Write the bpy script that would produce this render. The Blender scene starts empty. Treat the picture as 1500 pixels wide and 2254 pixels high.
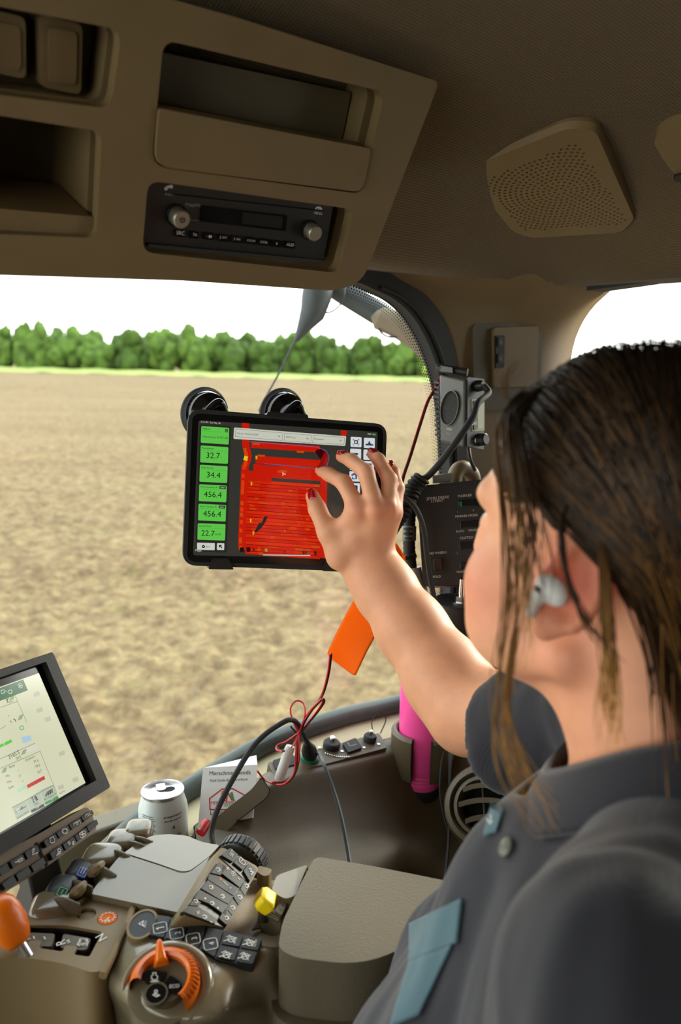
import bpy, bmesh, math, random
import numpy as np
from math import sin, cos, radians, pi
from mathutils import Vector, Matrix
from mathutils.geometry import delaunay_2d_cdt

random.seed(7); RNG = np.random.default_rng(7)
scene = bpy.context.scene
COL = scene.collection

# ---------------------------------------------------------------- camera
F, IW, IH = 1750.0, 1500, 2254            # focal length in pixels of the 1500 x 2254 frame
PITCH, ROLL = radians(10.6), radians(1.4)
EYE = np.array([0.0, 0.0, 1.30])          # 1.3 m above the cab floor
FWD = np.array([0, cos(PITCH), -sin(PITCH)])
_u0 = np.array([0, sin(PITCH), cos(PITCH)]); _r0 = np.array([1.0, 0, 0])
RGT = cos(ROLL) * _r0 + sin(ROLL) * _u0
UPV = -sin(ROLL) * _r0 + cos(ROLL) * _u0
cam = bpy.data.cameras.new('camera')
cam.sensor_fit = 'VERTICAL'; cam.sensor_height = 36.0; cam.sensor_width = 24.0
cam.lens = F / IH * 36.0
cam.clip_start = 0.02; cam.clip_end = 2000
cam.dof.use_dof = True; cam.dof.focus_distance = 0.99; cam.dof.aperture_fstop = 4.5
camo = bpy.data.objects.new('camera', cam); COL.objects.link(camo)
camo.matrix_world = Matrix(((RGT[0], UPV[0], -FWD[0], EYE[0]), (RGT[1], UPV[1], -FWD[1], EYE[1]),
                            (RGT[2], UPV[2], -FWD[2], EYE[2]), (0, 0, 0, 1)))
scene.camera = camo

# ---------------------------------------------------------------- sky, sun, exposure
world = bpy.data.worlds.new('overcast_sky'); scene.world = world; world.use_nodes = True
wn = world.node_tree.nodes; wl = world.node_tree.links
bg = wn['Background']; bg.inputs['Strength'].default_value = 4.2
tc = wn.new('ShaderNodeTexCoord'); sx = wn.new('ShaderNodeSeparateXYZ'); rp = wn.new('ShaderNodeValToRGB')
wl.new(tc.outputs['Generated'], sx.inputs[0]); wl.new(sx.outputs['Z'], rp.inputs[0]); wl.new(rp.outputs[0], bg.inputs['Color'])
rp.color_ramp.elements[0].position = 0.0; rp.color_ramp.elements[0].color = (1.0, 0.985, 0.95, 1)
rp.color_ramp.elements[1].position = 0.9; rp.color_ramp.elements[1].color = (0.80, 0.90, 1.0, 1)
sun = bpy.data.lights.new('sun', 'SUN'); sun.energy = 4.8; sun.angle = radians(16); sun.color = (1.0, 0.93, 0.80)
suno = bpy.data.objects.new('sun', sun); COL.objects.link(suno)
SUN_FROM = Vector((0.66, 0.62, 0.40)).normalized()      # hazy afternoon sun, ahead and to the right
suno.rotation_euler = SUN_FROM.to_track_quat('Z', 'Y').to_euler()
vs = scene.view_settings
vs.view_transform = 'Standard'; vs.look = 'None'; vs.exposure = 0.0; vs.gamma = 1.0; vs.use_curve_mapping = False
cy = scene.cycles
cy.use_denoising = True; cy.max_bounces = 10; cy.diffuse_bounces = 5; cy.glossy_bounces = 4; cy.transparent_max_bounces = 16
cy.transmission_bounces = 6; cy.sample_clamp_indirect = 6.0; cy.caustics_reflective = False; cy.caustics_refractive = False
cy.blur_glossy = 0.5

# ---------------------------------------------------------------- geometry of the place
# wall frame: S runs along the big window (away from the camera), N points out through it
SV = np.array([.79, .613, 0]); SV /= np.linalg.norm(SV)
NV = np.array([-.613, .79, 0]); NV /= np.linalg.norm(NV)
def W(s, n, z): return SV * s + NV * n + np.array([0, 0, z])
def ray(px, py): return FWD + RGT * (px - 750) / F - UPV * (py - 1127) / F
def at(px, py, dep): return EYE + ray(px, py) * dep
def onp(px, py, p0, n):
    d = ray(px, py); n = np.asarray(n, float)
    return EYE + d * (n @ (np.asarray(p0, float) - EYE)) / (n @ d)
def onz(px, py, z): return onp(px, py, (0, 0, z), (0, 0, 1))
def onN(px, py, n): return onp(px, py, NV * n, NV)
def onS(px, py, s): return onp(px, py, SV * s, SV)
def unit(v): v = np.asarray(v, float); return v / np.linalg.norm(v)

# ---------------------------------------------------------------- materials
MATS = {}
def mat(name, col, rough=0.5, metal=0.0, bump=0.0, bscale=300.0, vary=0.0, vscale=8.0, spec=0.5, sheen=0.0, coat=0.0,
        emit=None, estr=1.0, attr=None, sss=0.0, sssr=(1.0, .35, .15), trans=0.0, alpha=1.0, aniso_bump=None):
    if name in MATS: return MATS[name]
    m = bpy.data.materials.new(name); m.use_nodes = True; MATS[name] = m
    nt = m.node_tree; N = nt.nodes; L = nt.links; b = N['Principled BSDF']
    b.inputs['Base Color'].default_value = (*col, 1); b.inputs['Roughness'].default_value = rough
    b.inputs['Metallic'].default_value = metal; b.inputs['Specular IOR Level'].default_value = spec
    b.inputs['Sheen Weight'].default_value = sheen; b.inputs['Coat Weight'].default_value = coat
    if sss:
        b.inputs['Subsurface Weight'].default_value = sss; b.inputs['Subsurface Radius'].default_value = sssr
        b.inputs['Subsurface Scale'].default_value = 0.006
    if trans: b.inputs['Transmission Weight'].default_value = trans
    b.inputs['Alpha'].default_value = alpha
    src = None
    if attr:
        a = N.new('ShaderNodeAttribute'); a.attribute_name = attr; src = a.outputs['Color']
        L.new(src, b.inputs['Base Color'])
    co = N.new('ShaderNodeTexCoord')
    if vary:
        n = N.new('ShaderNodeTexNoise'); n.inputs['Scale'].default_value = vscale; n.inputs['Detail'].default_value = 5
        L.new(co.outputs['Object'], n.inputs['Vector'])
        mr = N.new('ShaderNodeMapRange'); mr.inputs[1].default_value = .3; mr.inputs[2].default_value = .7
        mr.inputs[3].default_value = 1 - vary; mr.inputs[4].default_value = 1 + vary
        L.new(n.outputs['Fac'], mr.inputs[0])
        mx = N.new('ShaderNodeMix'); mx.data_type = 'RGBA'; mx.blend_type = 'MULTIPLY'; mx.inputs[0].default_value = 1
        if src: L.new(src, mx.inputs[6])
        else: mx.inputs[6].default_value = (*col, 1)
        L.new(mr.outputs[0], mx.inputs[7]); L.new(mx.outputs[2], b.inputs['Base Color'])
        r2 = N.new('ShaderNodeMapRange'); r2.inputs[1].default_value = .3; r2.inputs[2].default_value = .7
        r2.inputs[3].default_value = max(0.03, rough - vary * .25); r2.inputs[4].default_value = min(1, rough + vary * .25)
        L.new(n.outputs['Fac'], r2.inputs[0]); L.new(r2.outputs[0], b.inputs['Roughness'])
    if bump:
        n = N.new('ShaderNodeTexNoise'); n.inputs['Scale'].default_value = bscale; n.inputs['Detail'].default_value = 2
        L.new(co.outputs['Object'], n.inputs['Vector'])
        bp = N.new('ShaderNodeBump'); bp.inputs['Strength'].default_value = bump; bp.inputs['Distance'].default_value = 0.0006
        L.new(n.outputs['Fac'], bp.inputs['Height']); L.new(bp.outputs[0], b.inputs['Normal'])
    if emit:
        if emit == 'attr': L.new(src, b.inputs['Emission Color']); b.inputs['Base Color'].default_value = (0, 0, 0, 1)
        else: b.inputs['Emission Color'].default_value = (*emit, 1)
        b.inputs['Emission Strength'].default_value = estr
        if emit == 'attr':
            for l in list(b.inputs['Base Color'].links): L.remove(l)
    return m
def srgb(r, g, b):
    f = lambda c: ((c / 255 + .055) / 1.055) ** 2.4 if c > 10 else c / 255 / 12.92
    return (f(r), f(g), f(b))

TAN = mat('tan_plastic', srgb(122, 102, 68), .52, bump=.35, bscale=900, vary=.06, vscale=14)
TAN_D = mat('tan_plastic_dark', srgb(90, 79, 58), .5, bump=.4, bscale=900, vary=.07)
TAN_G = mat('tan_plastic_glossy', srgb(122, 111, 88), .22, bump=.08, bscale=700, vary=.10, vscale=9, coat=.35)
PAD = mat('armrest_leatherette', srgb(97, 88, 69), .55, bump=.9, bscale=420, vary=.05)
BLK = mat('black_plastic', (.012, .012, .012), .42, bump=.15, bscale=700)
BLK_G = mat('black_gloss', (.006, .006, .007), .12)
BLK_M = mat('black_rubber', (.014, .014, .014), .7)
GRY = mat('charcoal_plastic', (.03, .03, .028), .4, bump=.3, bscale=900)
KEY = mat('key_rubber', (.016, .018, .02), .55, vary=.1, vscale=60)
WHT_P = mat('white_print', (.75, .75, .72), .6)
GREY_P = mat('grey_print', (.28, .28, .26), .6)
CHROME = mat('bright_metal', (.8, .8, .8), .22, 1.0)
ALU = mat('brushed_aluminium', (.72, .72, .73), .35, 1.0)
ORANGE = mat('orange_plastic', srgb(235, 112, 8), .32, vary=.05, coat=.2)
YELLOW = mat('yellow_plastic', srgb(246, 214, 10), .4)
RED_W = mat('red_wire', srgb(190, 12, 18), .4)
WHITE = mat('white_plastic', (.82, .82, .80), .35)
PINK = mat('pink_enamel', srgb(255, 84, 164), .38, coat=.15)
GREEN_P = mat('green_plastic', srgb(10, 120, 80), .4)
BLUE_P = mat('blue_print', srgb(50, 95, 190), .5)
DARKHOLE = mat('dark_cavity', (.004, .004, .004), .9)

# ---------------------------------------------------------------- mesh building
class MB:
    def __init__(s): s.v = []; s.f = []; s.m = []; s.c = []; s.cur = 0; s.col = (1, 1, 1)
    def add(s, vs, fs):
        o = len(s.v); s.v += [tuple(map(float, p)) for p in vs]
        for f in fs: s.f.append(tuple(i + o for i in f)); s.m.append(s.cur); s.c.append(s.col)
        return s
    def tube(s, path, r, n=8, cap=True):
        P = np.array(path, float); k = len(P)
        R = np.full(k, r) if np.isscalar(r) else np.array(r, float)
        T = np.gradient(P, axis=0); T /= np.linalg.norm(T, axis=1)[:, None] + 1e-12
        a = np.array([0, 0, 1.0]) if abs(T[0][2]) < .9 else np.array([1.0, 0, 0])
        nrm = np.cross(T[0], a); nrm /= np.linalg.norm(nrm); vs = []
        for i in range(k):
            nrm = nrm - T[i] * (nrm @ T[i]); nrm /= np.linalg.norm(nrm) + 1e-12
            b = np.cross(T[i], nrm)
            for j in range(n):
                t = 2 * pi * j / n; vs.append(P[i] + R[i] * (nrm * cos(t) + b * sin(t)))
        fs = [(i * n + j, i * n + (j + 1) % n, (i + 1) * n + (j + 1) % n, (i + 1) * n + j) for i in range(k - 1) for j in range(n)]
        if cap: fs += [tuple(range(n))[::-1], tuple((k - 1) * n + j for j in range(n))]
        return s.add(vs, fs)
    def lathe(s, base, axis, prof, n=24, a0=0.0, a1=2 * pi, xref=None):
        ax = unit(axis); base = np.asarray(base, float)
        x = np.cross(ax, [0, 0, 1.0] if abs(ax[2]) < .9 else [1.0, 0, 0]) if xref is None else np.asarray(xref, float) - ax * (ax @ np.asarray(xref, float))
        x = unit(x); y = np.cross(ax, x); full = abs(a1 - a0 - 2 * pi) < 1e-6
        m = n if full else n + 1; vs = []
        for (r, h) in prof:
            for j in range(m):
                t = a0 + (a1 - a0) * j / n; vs.append(base + ax * h + r * (x * cos(t) + y * sin(t)))
        fs = []
        for i in range(len(prof) - 1):
            for j in range(n):
                j2 = (j + 1) % m if full else j + 1
                fs.append((i * m + j, i * m + j2, (i + 1) * m + j2, (i + 1) * m + j))
        return s.add(vs, fs)
    def box8(s, lo, hi):                       # four bottom + four top corners
        return s.add(list(lo) + list(hi), [(3, 2, 1, 0), (4, 5, 6, 7), (0, 1, 5, 4), (1, 2, 6, 5), (2, 3, 7, 6), (3, 0, 4, 7)])
    def ellipsoid(s, c, ax, ay, az, n=16, m=10):
        vs = []; c = np.asarray(c, float)
        for i in range(m + 1):
            p = pi * i / m
            for j in range(n):
                t = 2 * pi * j / n
                vs.append(c + np.asarray(ax) * sin(p) * cos(t) + np.asarray(ay) * sin(p) * sin(t) + np.asarray(az) * cos(p))
        fs = [(i * n + j, (i + 1) * n + j, (i + 1) * n + (j + 1) % n, i * n + (j + 1) % n) for i in range(m) for j in range(n)]
        return s.add(vs, fs)
    def grid(s, G):
        r, c = len(G), len(G[0])
        return s.add([p for row in G for p in row], [(i * c + j, i * c + j + 1, (i + 1) * c + j + 1, (i + 1) * c + j) for i in range(r - 1) for j in range(c - 1)])
    def build(s, name, mats, parent=None, smooth=None, bevel=0, seg=2, sub=0, solid=0, weld=False, offset=-1):
        me = bpy.data.meshes.new(name)
        V = np.array(s.v); o = np.zeros(3)
        if parent is not None:
            p = parent
            while p is not None: o = o + np.array(p.location); p = p.parent
        else: o = np.array([(V[:, 0].min() + V[:, 0].max()) / 2, (V[:, 1].min() + V[:, 1].max()) / 2, V[:, 2].min()])
        me.from_pydata((V - o).tolist(), [], s.f)
        if not isinstance(mats, (list, tuple)): mats = [mats]
        for m in mats: me.materials.append(m)
        me.polygons.foreach_set('material_index', s.m)
        if any(c != (1, 1, 1) for c in s.c):
            at_ = me.color_attributes.new('tint', 'FLOAT_COLOR', 'CORNER')
            arr = []
            for poly, c in zip(me.polygons, s.c): arr += [c[0], c[1], c[2], 1.0] * poly.loop_total
            at_.data.foreach_set('color', arr)
        ob = bpy.data.objects.new(name, me); COL.objects.link(ob)
        if parent is not None: ob.parent = parent
        else: ob.location = o
        bm = bmesh.new(); bm.from_mesh(me)
        if weld: bmesh.ops.remove_doubles(bm, verts=bm.verts, dist=1e-6)
        bmesh.ops.recalc_face_normals(bm, faces=bm.faces); bm.to_mesh(me); bm.free()
        if smooth is None: smooth = True
        if smooth:
            me.polygons.foreach_set('use_smooth', [True] * len(me.polygons))
            if smooth is True and not sub: me.set_sharp_from_angle(angle=radians(38))
        if solid:
            md = ob.modifiers.new('solid', 'SOLIDIFY'); md.thickness = solid; md.offset = offset
        if sub:
            md = ob.modifiers.new('sub', 'SUBSURF'); md.levels = sub; md.render_levels = sub
        if bevel:
            md = ob.modifiers.new('bevel', 'BEVEL'); md.width = bevel; md.segments = seg; md.limit_method = 'ANGLE'; md.angle_limit = radians(35)
            md.harden_normals = False
            if smooth is True:
                pass
        return ob

def smoothpath(pts, n=8):
    P = np.array(pts, float); out = []
    Q = np.vstack([2 * P[0] - P[1], P, 2 * P[-1] - P[-2]])
    for i in range(1, len(Q) - 2):
        p0, p1, p2, p3 = Q[i - 1:i + 3]
        for j in range(n):
            t = j / n
            out.append(.5 * (2 * p1 + (p2 - p0) * t + (2 * p0 - 5 * p1 + 4 * p2 - p3) * t * t + (3 * p1 - p0 - 3 * p2 + p3) * t ** 3))
    out.append(P[-1]); return np.array(out)
def rounded(pts, r, n=5):
    P = [np.array(p, float) for p in pts]; out = []; k = len(P)
    for i in range(k):
        a, b, c = P[i - 1], P[i], P[(i + 1) % k]
        ra = r[i] if isinstance(r, (list, tuple)) else r
        la, lc = np.linalg.norm(a - b), np.linalg.norm(c - b)
        if ra <= 0 or la < 1e-9 or lc < 1e-9: out.append(b); continue
        q = min(ra, la * .49, lc * .49); s = b + (a - b) / la * q; e = b + (c - b) / lc * q
        for j in range(n + 1):
            t = j / n; out.append(s * (1 - t) ** 2 + 2 * b * t * (1 - t) + e * t * t)
    return out
def circ(c, r, n=20, ry=None, rot=0):
    ry = r if ry is None else ry
    return [(c[0] + r * cos(2 * pi * i / n) * cos(rot) - ry * sin(2 * pi * i / n) * sin(rot), c[1] + r * cos(2 * pi * i / n) * sin(rot) + ry * sin(2 * pi * i / n) * cos(rot)) for i in range(n)]
def fill(outer, holes=()):
    vs = [Vector((float(p[0]), float(p[1]))) for p in outer]; es = [(i, (i + 1) % len(outer)) for i in range(len(outer))]
    for h in holes:
        o = len(vs); vs += [Vector((float(p[0]), float(p[1]))) for p in h]; es += [(o + i, o + (i + 1) % len(h)) for i in range(len(h))]
    r = delaunay_2d_cdt(vs, es, [], 0, 1e-7)
    V = np.array([tuple(p) for p in r[0]]); T = [f for f in r[2]]
    def inside(q, poly):
        x, y = q; c = False; P = poly; j = len(P) - 1
        for i in range(len(P)):
            if (P[i][1] > y) != (P[j][1] > y) and x < (P[j][0] - P[i][0]) * (y - P[i][1]) / (P[j][1] - P[i][1]) + P[i][0]: c = not c
            j = i
        return c
    HB = [(min(p[0] for p in h), max(p[0] for p in h), min(p[1] for p in h), max(p[1] for p in h), h) for h in holes]
    keep = []
    for t in T:
        q = V[list(t)].mean(0)
        if not inside(q, outer): continue
        if any(a <= q[0] <= b and c <= q[1] <= d and inside(q, h) for a, b, c, d, h in HB): continue
        keep.append(tuple(t))
    return V, keep

_TXT = {}
def textmesh(s):
    if s in _TXT: return _TXT[s]
    cu = bpy.data.curves.new('t', 'FONT'); cu.body = s; cu.resolution_u = 3; cu.size = 1
    ob = bpy.data.objects.new('t', cu); COL.objects.link(ob)
    dg = bpy.context.evaluated_depsgraph_get(); me = ob.evaluated_get(dg).to_mesh()
    V = np.array([v.co[:2] for v in me.vertices]); Fc = [tuple(p.vertices) for p in me.polygons]
    ob.evaluated_get(dg).to_mesh_clear(); bpy.data.objects.remove(ob); bpy.data.curves.remove(cu)
    _TXT[s] = (V, Fc); return _TXT[s]

class Fr:
    """A flat panel: a plane in the cab with its own axes. px() finds where a line of sight meets it."""
    def __init__(s, p0, nrm, ex=None):
        s.o = np.asarray(p0, float); s.n = unit(nrm)
        if s.n @ (EYE - s.o) < 0: s.n = -s.n
        ex = RGT if ex is None else np.asarray(ex, float)
        s.ex = unit(ex - s.n * (ex @ s.n)); s.ey = np.cross(s.n, s.ex)
    def px(s, x, y):
        p = onp(x, y, s.o, s.n) - s.o; return np.array([p @ s.ex, p @ s.ey])
    def pxs(s, pts): return [s.px(*p) for p in pts]
    def w(s, a, h=0.0): return s.o + s.ex * a[0] + s.ey * a[1] + s.n * h
    def slab(s, mb, outline, h0, h1, holes=()):
        V, T = fill(outline, holes); n = len(V)
        mb.add([s.w(p, h1) for p in V], T)
        for loop in [outline] + list(holes):
            k = len(loop)
            mb.add([s.w(p, h1) for p in loop] + [s.w(p, h0) for p in loop], [(i, (i + 1) % k, k + (i + 1) % k, k + i) for i in range(k)])
        mb.add([s.w(p, h0) for p in V], [t[::-1] for t in T])
        return mb
    def pslab(s, mb, pts, h0, h1, r=0.0, holes=()): return s.slab(mb, rounded(s.pxs(pts), r) if r else s.pxs(pts), h0, h1, holes)
    def text(s, mb, t, p0, p1, h=.0006, flat=False, vscale=1.0):
        a, b = (np.asarray(p0), np.asarray(p1)) if flat else (s.px(*p0), s.px(*p1))
        V, Fc = textmesh(t); w = V[:, 0].max() - V[:, 0].min(); d = b - a; L = np.linalg.norm(d); d = d / L; k = L / w
        if len(t) == 1 and k > 1.55 * L: k = 1.55 * L; a = a + d * (L - w * k) / 2
        e = np.array([-d[1], d[0]])
        mb.add([s.w(a + d * (p[0] - V[:, 0].min()) * k + e * p[1] * k * vscale, h) for p in V], Fc); return mb
    def line(s, mb, pts, wd, h=.0006, closed=False, flat=False):
        P = [np.asarray(p) for p in pts] if flat else s.pxs(pts); k = len(P)
        for i in range(k if closed else k - 1):
            a, b = P[i], P[(i + 1) % k]; d = b - a; L = np.linalg.norm(d)
            if L < 1e-9: continue
            d = d / L; e = np.array([-d[1], d[0]]) * wd / 2; x = d * wd * .3
            mb.add([s.w(a - x - e, h), s.w(b + x - e, h), s.w(b + x + e, h), s.w(a - x + e, h)], [(0, 1, 2, 3)])
        return mb
    def flatpoly(s, mb, pts, h=.0004, flat=False):
        P = [np.asarray(p) for p in pts] if flat else s.pxs(pts)
        return mb.add([s.w(p, h) for p in P], [tuple(range(len(P)))])

def prop(o, label=None, cat=None, group=None, kind=None):
    if label: o['label'] = label
    if cat: o['category'] = cat
    if group: o['group'] = group
    if kind: o['kind'] = kind
    return o
def thing(name, loc, label, cat, group=None):
    o = bpy.data.objects.new(name, None); COL.objects.link(o); o.empty_display_size = .02
    o.location = tuple(map(float, loc)); return prop(o, label, cat, group)
def plab(o, t): o['label'] = t; return o
def letters(mb, m, parent, lab=None, name='lettering'):
    o = mb.build(name, m, parent, smooth=False); o['kind'] = 'stuff'
    if lab: o['label'] = lab
    return o
def P3(lst): return [at(*p) for p in lst]
# ================================================================ the field, the trees and the sky edge
from mathutils import noise as mn
GZ = -1.5
def field_mat():
    m = bpy.data.materials.new('tilled_soil'); m.use_nodes = True; nt = m.node_tree; N = nt.nodes; L = nt.links
    b = N['Principled BSDF']; b.inputs['Roughness'].default_value = .95; b.inputs['Specular IOR Level'].default_value = .1
    co = N.new('ShaderNodeTexCoord')
    def noise(sc, stretch=(1, 1, 1), det=6):
        mp = N.new('ShaderNodeMapping'); mp.inputs['Scale'].default_value = stretch; L.new(co.outputs['Object'], mp.inputs[0])
        n = N.new('ShaderNodeTexNoise'); n.inputs['Scale'].default_value = sc; n.inputs['Detail'].default_value = det; n.inputs['Roughness'].default_value = .65
        L.new(mp.outputs[0], n.inputs[0]); return n.outputs['Fac']
    def ramp(f, stops):
        r = N.new('ShaderNodeValToRGB'); L.new(f, r.inputs[0]); e = r.color_ramp.elements
        while len(e) < len(stops): e.new(.5)
        for q, (p, c) in zip(e, stops): q.position = p; q.color = (*c, 1)
        return r.outputs[0]
    def mix(f, a, c, mode='MIX'):
        x = N.new('ShaderNodeMix'); x.data_type = 'RGBA'; x.blend_type = mode
        if isinstance(f, float): x.inputs[0].default_value = f
        else: L.new(f, x.inputs[0])
        for s, k in ((a, 6), (c, 7)):
            if isinstance(s, tuple): x.inputs[k].default_value = (*s, 1)
            else: L.new(s, x.inputs[k])
        return x.outputs[2]
    soil = ramp(noise(6.5), [(.33, srgb(60, 45, 33)), (.49, srgb(107, 89, 67)), (.66, srgb(140, 123, 90))])
    band = ramp(noise(.35, (.12, 1, 1), 4), [(.38, srgb(115, 95, 66)), (.62, srgb(144, 127, 90))])
    base = mix(.28, soil, band)
    g = ramp(noise(1.6, (.55, 1, 1), 5), [(.60, (0, 0, 0)), (.70, (.55, .55, .55))])
    base = mix(g, base, srgb(100, 104, 52)); L.new(base, b.inputs['Base Color'])
    bp = N.new('ShaderNodeBump'); bp.inputs['Strength'].default_value = .6; bp.inputs['Distance'].default_value = .05
    L.new(noise(14.0, det=8), bp.inputs['Height']); L.new(bp.outputs[0], b.inputs['Normal']); return m
mb = MB(); rs = np.concatenate([np.geomspace(2.2, 45, 190), np.geomspace(48, 600, 26)])
th = np.concatenate([np.linspace(-80, -34, 18), np.linspace(-33, 14, 190), np.linspace(17, 80, 22)])
G = []
for r in rs:
    row = []
    for t in th:
        x, y = r * sin(radians(t)), r * cos(radians(t)); z = GZ
        if r < 48:
            z += (mn.fractal((x * 4.2, y * 4.2, 0), .8, 2.1, 4) * .07 + mn.noise((x * .8, y * 2.2, 3)) * .03) * min(1, (46 - min(r, 46)) / 20 + .15)
        row.append((x, y, z))
    G.append(row)
mb.grid(G); ground = mb.build('ground', field_mat(), smooth='all'); prop(ground, kind='structure')

GRASS = mat('margin_grass', srgb(132, 146, 66), .9, vary=.25, vscale=.5)
mb = MB(); G = []
for k, y in enumerate((138, 143, 148, 152, 154.5)):
    G.append([(x, y + 1.2 * sin(x * .11) - .06 * max(0, x - 5), GZ + (.0, .35, .5, .55, .5)[k] + .15 * sin(x * .7 + k)) for x in np.linspace(-130, 110, 90)])
mb.grid(G); prop(mb.build('grass_margin', GRASS, smooth='all'), 'strip of pale green grass between the tilled field and the trees', 'grass', kind='stuff')

LEAF = mat('tree_leaves', srgb(62, 84, 30), .8, vary=.55, vscale=3.5, spec=.2)
LEAF2 = mat('tree_leaves_pale', srgb(76, 100, 38), .8, vary=.55, vscale=3.5, spec=.2)
BARK = mat('bark', srgb(80, 66, 50), .9)
def crown_mesh(seed, name, m):
    r = random.Random(seed); bm = bmesh.new()
    for k in range(20):
        a = r.uniform(0, 2 * pi); hh = r.uniform(.04, .88); rad = (.34 + .2 * sin(pi * min(1, hh * 1.1))) * r.uniform(.55, 1.0)
        c = Vector((cos(a) * rad * .8, sin(a) * rad * .8, hh)); sz = r.uniform(.15, .26) * (1.15 - .35 * hh)
        bmesh.ops.create_icosphere(bm, subdivisions=3, radius=sz, matrix=Matrix.Translation(c))
    bmesh.ops.create_icosphere(bm, subdivisions=3, radius=.34, matrix=Matrix.Translation((0, 0, .48)))
    for v in bm.verts:
        n = mn.noise(v.co * 9 + Vector((seed, 0, 0))) * .06 + mn.noise(v.co * 24) * .07
        v.co += v.co.normalized() * 0 + (v.co - Vector((0, 0, .45))).normalized() * n
        v.co.z = max(v.co.z, 0.0)
    me = bpy.data.meshes.new(name); bm.to_mesh(me); bm.free(); me.materials.append(m)
    me.polygons.foreach_set('use_smooth', [True] * len(me.polygons)); return me
crowns = [crown_mesh(k, 'crown', LEAF if k % 2 else LEAF2) for k in range(6)]
mbt = MB(); mbt.tube([(0, 0, 0), (.01, 0, .3), (0, .01, .6)], [.03, .024, .012], 7)
trunk_me = None
ORD = 'first second third fourth fifth sixth seventh eighth ninth tenth eleventh twelfth thirteenth fourteenth fifteenth sixteenth seventeenth eighteenth nineteenth twentieth'.split()
tr = random.Random(4); xs = np.arange(-75, 25, 3.3)
for i, x in enumerate(xs):
    x = x + tr.uniform(-.15, .15); h = tr.uniform(8.0, 9.7) * (1 - .0012 * (x + 70)); wd = tr.uniform(5.9, 6.7); y = 160 + 8 * (i % 2) + tr.uniform(-.4, .4)
    if i % 5 == 3: h *= .86
    ci = tr.randrange(6); kind_ = ORD[i // 2] + ' tree from the left, ' + ('front' if i % 2 == 0 else 'back') + ' row of the far tree line, ' + ('pale' if ci % 2 == 0 else 'dark') + ' green'
    t = thing('tree', (x, y, GZ), kind_, 'tree', 'trees along the far edge of the field')
    c = bpy.data.objects.new('crown', crowns[ci]); COL.objects.link(c); c.parent = t
    c.scale = (wd, wd, h); c.rotation_euler.z = tr.uniform(0, 6.28)
    if trunk_me is None:
        k = mbt.build('trunk', BARK); k.location = (0, 0, 0); trunk_me = k.data; k.parent = t
    else:
        k = bpy.data.objects.new('trunk', trunk_me); COL.objects.link(k); k.parent = t
    k.scale = (h, h, h)
c = bpy.data.objects.new('shrub', crowns[2].copy()); COL.objects.link(c); c.location = (17.0, 150.5, GZ + .45); c.scale = (3.8, 3.8, 3.4)
c.data.materials.clear(); c.data.materials.append(mat('shrub_leaves', srgb(146, 162, 76), .85, vary=.25, vscale=2))
prop(c, 'low pale yellow green shrub at the field edge beside the window pillar', 'shrub')

# ================================================================ cab shell
HEAD = mat('headliner_fabric', srgb(100, 82, 50), .9, sheen=.1)
def fabric_bump(m, scale, strength, dist):
    N = m.node_tree.nodes; L = m.node_tree.links; b = N['Principled BSDF']; co = N.new('ShaderNodeTexCoord')
    v = N.new('ShaderNodeTexVoronoi'); v.inputs['Scale'].default_value = scale; v.inputs['Randomness'].default_value = 0.0
    L.new(co.outputs['UV'], v.inputs['Vector'])
    r = N.new('ShaderNodeMapRange'); r.inputs[1].default_value = .12; r.inputs[2].default_value = .42; L.new(v.outputs['Distance'], r.inputs[0])
    mx = N.new('ShaderNodeMix'); mx.data_type = 'RGBA'; c = b.inputs['Base Color'].default_value
    mx.inputs[6].default_value = (c[0] * .35, c[1] * .35, c[2] * .35, 1); mx.inputs[7].default_value = c
    L.new(r.outputs[0], mx.inputs[0]); L.new(mx.outputs[2], b.inputs['Base Color'])
    bp = N.new('ShaderNodeBump'); bp.inputs['Strength'].default_value = strength; bp.inputs['Distance'].default_value = dist
    L.new(r.outputs[0], bp.inputs['Height']); L.new(bp.outputs[0], b.inputs['Normal'])
fabric_bump(HEAD, 1.0, .6, .001)
S0, S1, N0, N1 = -1.0, 1.21, -.80, .985
def ceil_z(s, n):
    a, b = max(N1 - n, 1e-4), max(S1 - s, 1e-4); d = a * b / math.hypot(a, b); d = min(d, n - N0) - .075
    q = 1 - min(max(d, 0) / .42, 1)
    return 1.437 + .205 * (1 - q ** 2.1)
ns, nn = 120, 104
mb = MB(); mb.grid([[W(s, n, ceil_z(s, n)) for s in np.linspace(S0, S1, ns)] for n in np.linspace(N0, N1, nn)])
ceiling = mb.build('ceiling', HEAD, smooth='all'); prop(ceiling, kind='structure')
uv = ceiling.data.uv_layers.new(name='UVMap'); cs = np.linspace(S0, S1, ns); cn = np.linspace(N0, N1, nn)
for lp in ceiling.data.loops:
    i = lp.vertex_index; uv.data[lp.index].uv = (cs[i % ns] / .0036, cn[i // ns] / .0036)
# roof skin above, so no sky leaks in past the headliner
def wslab(name, s0, s1, n0, n1, z0, z1, m, kind='structure', bevel=.004):
    mb = MB(); c = [(s0, n0), (s1, n0), (s1, n1), (s0, n1)]
    mb.box8([W(s, n, z0) for s, n in c], [W(s, n, z1) for s, n in c]); o = mb.build(name, m, bevel=bevel)
    return prop(o, kind=kind) if kind else o
wslab('roof', S0 - .05, S1 + .07, N0 - .05, N1 + .09, 1.69, 1.74, TAN_D)
wslab('floor', S0, S1, N0, N1, -.04, 0.0, BLK_M)
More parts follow.
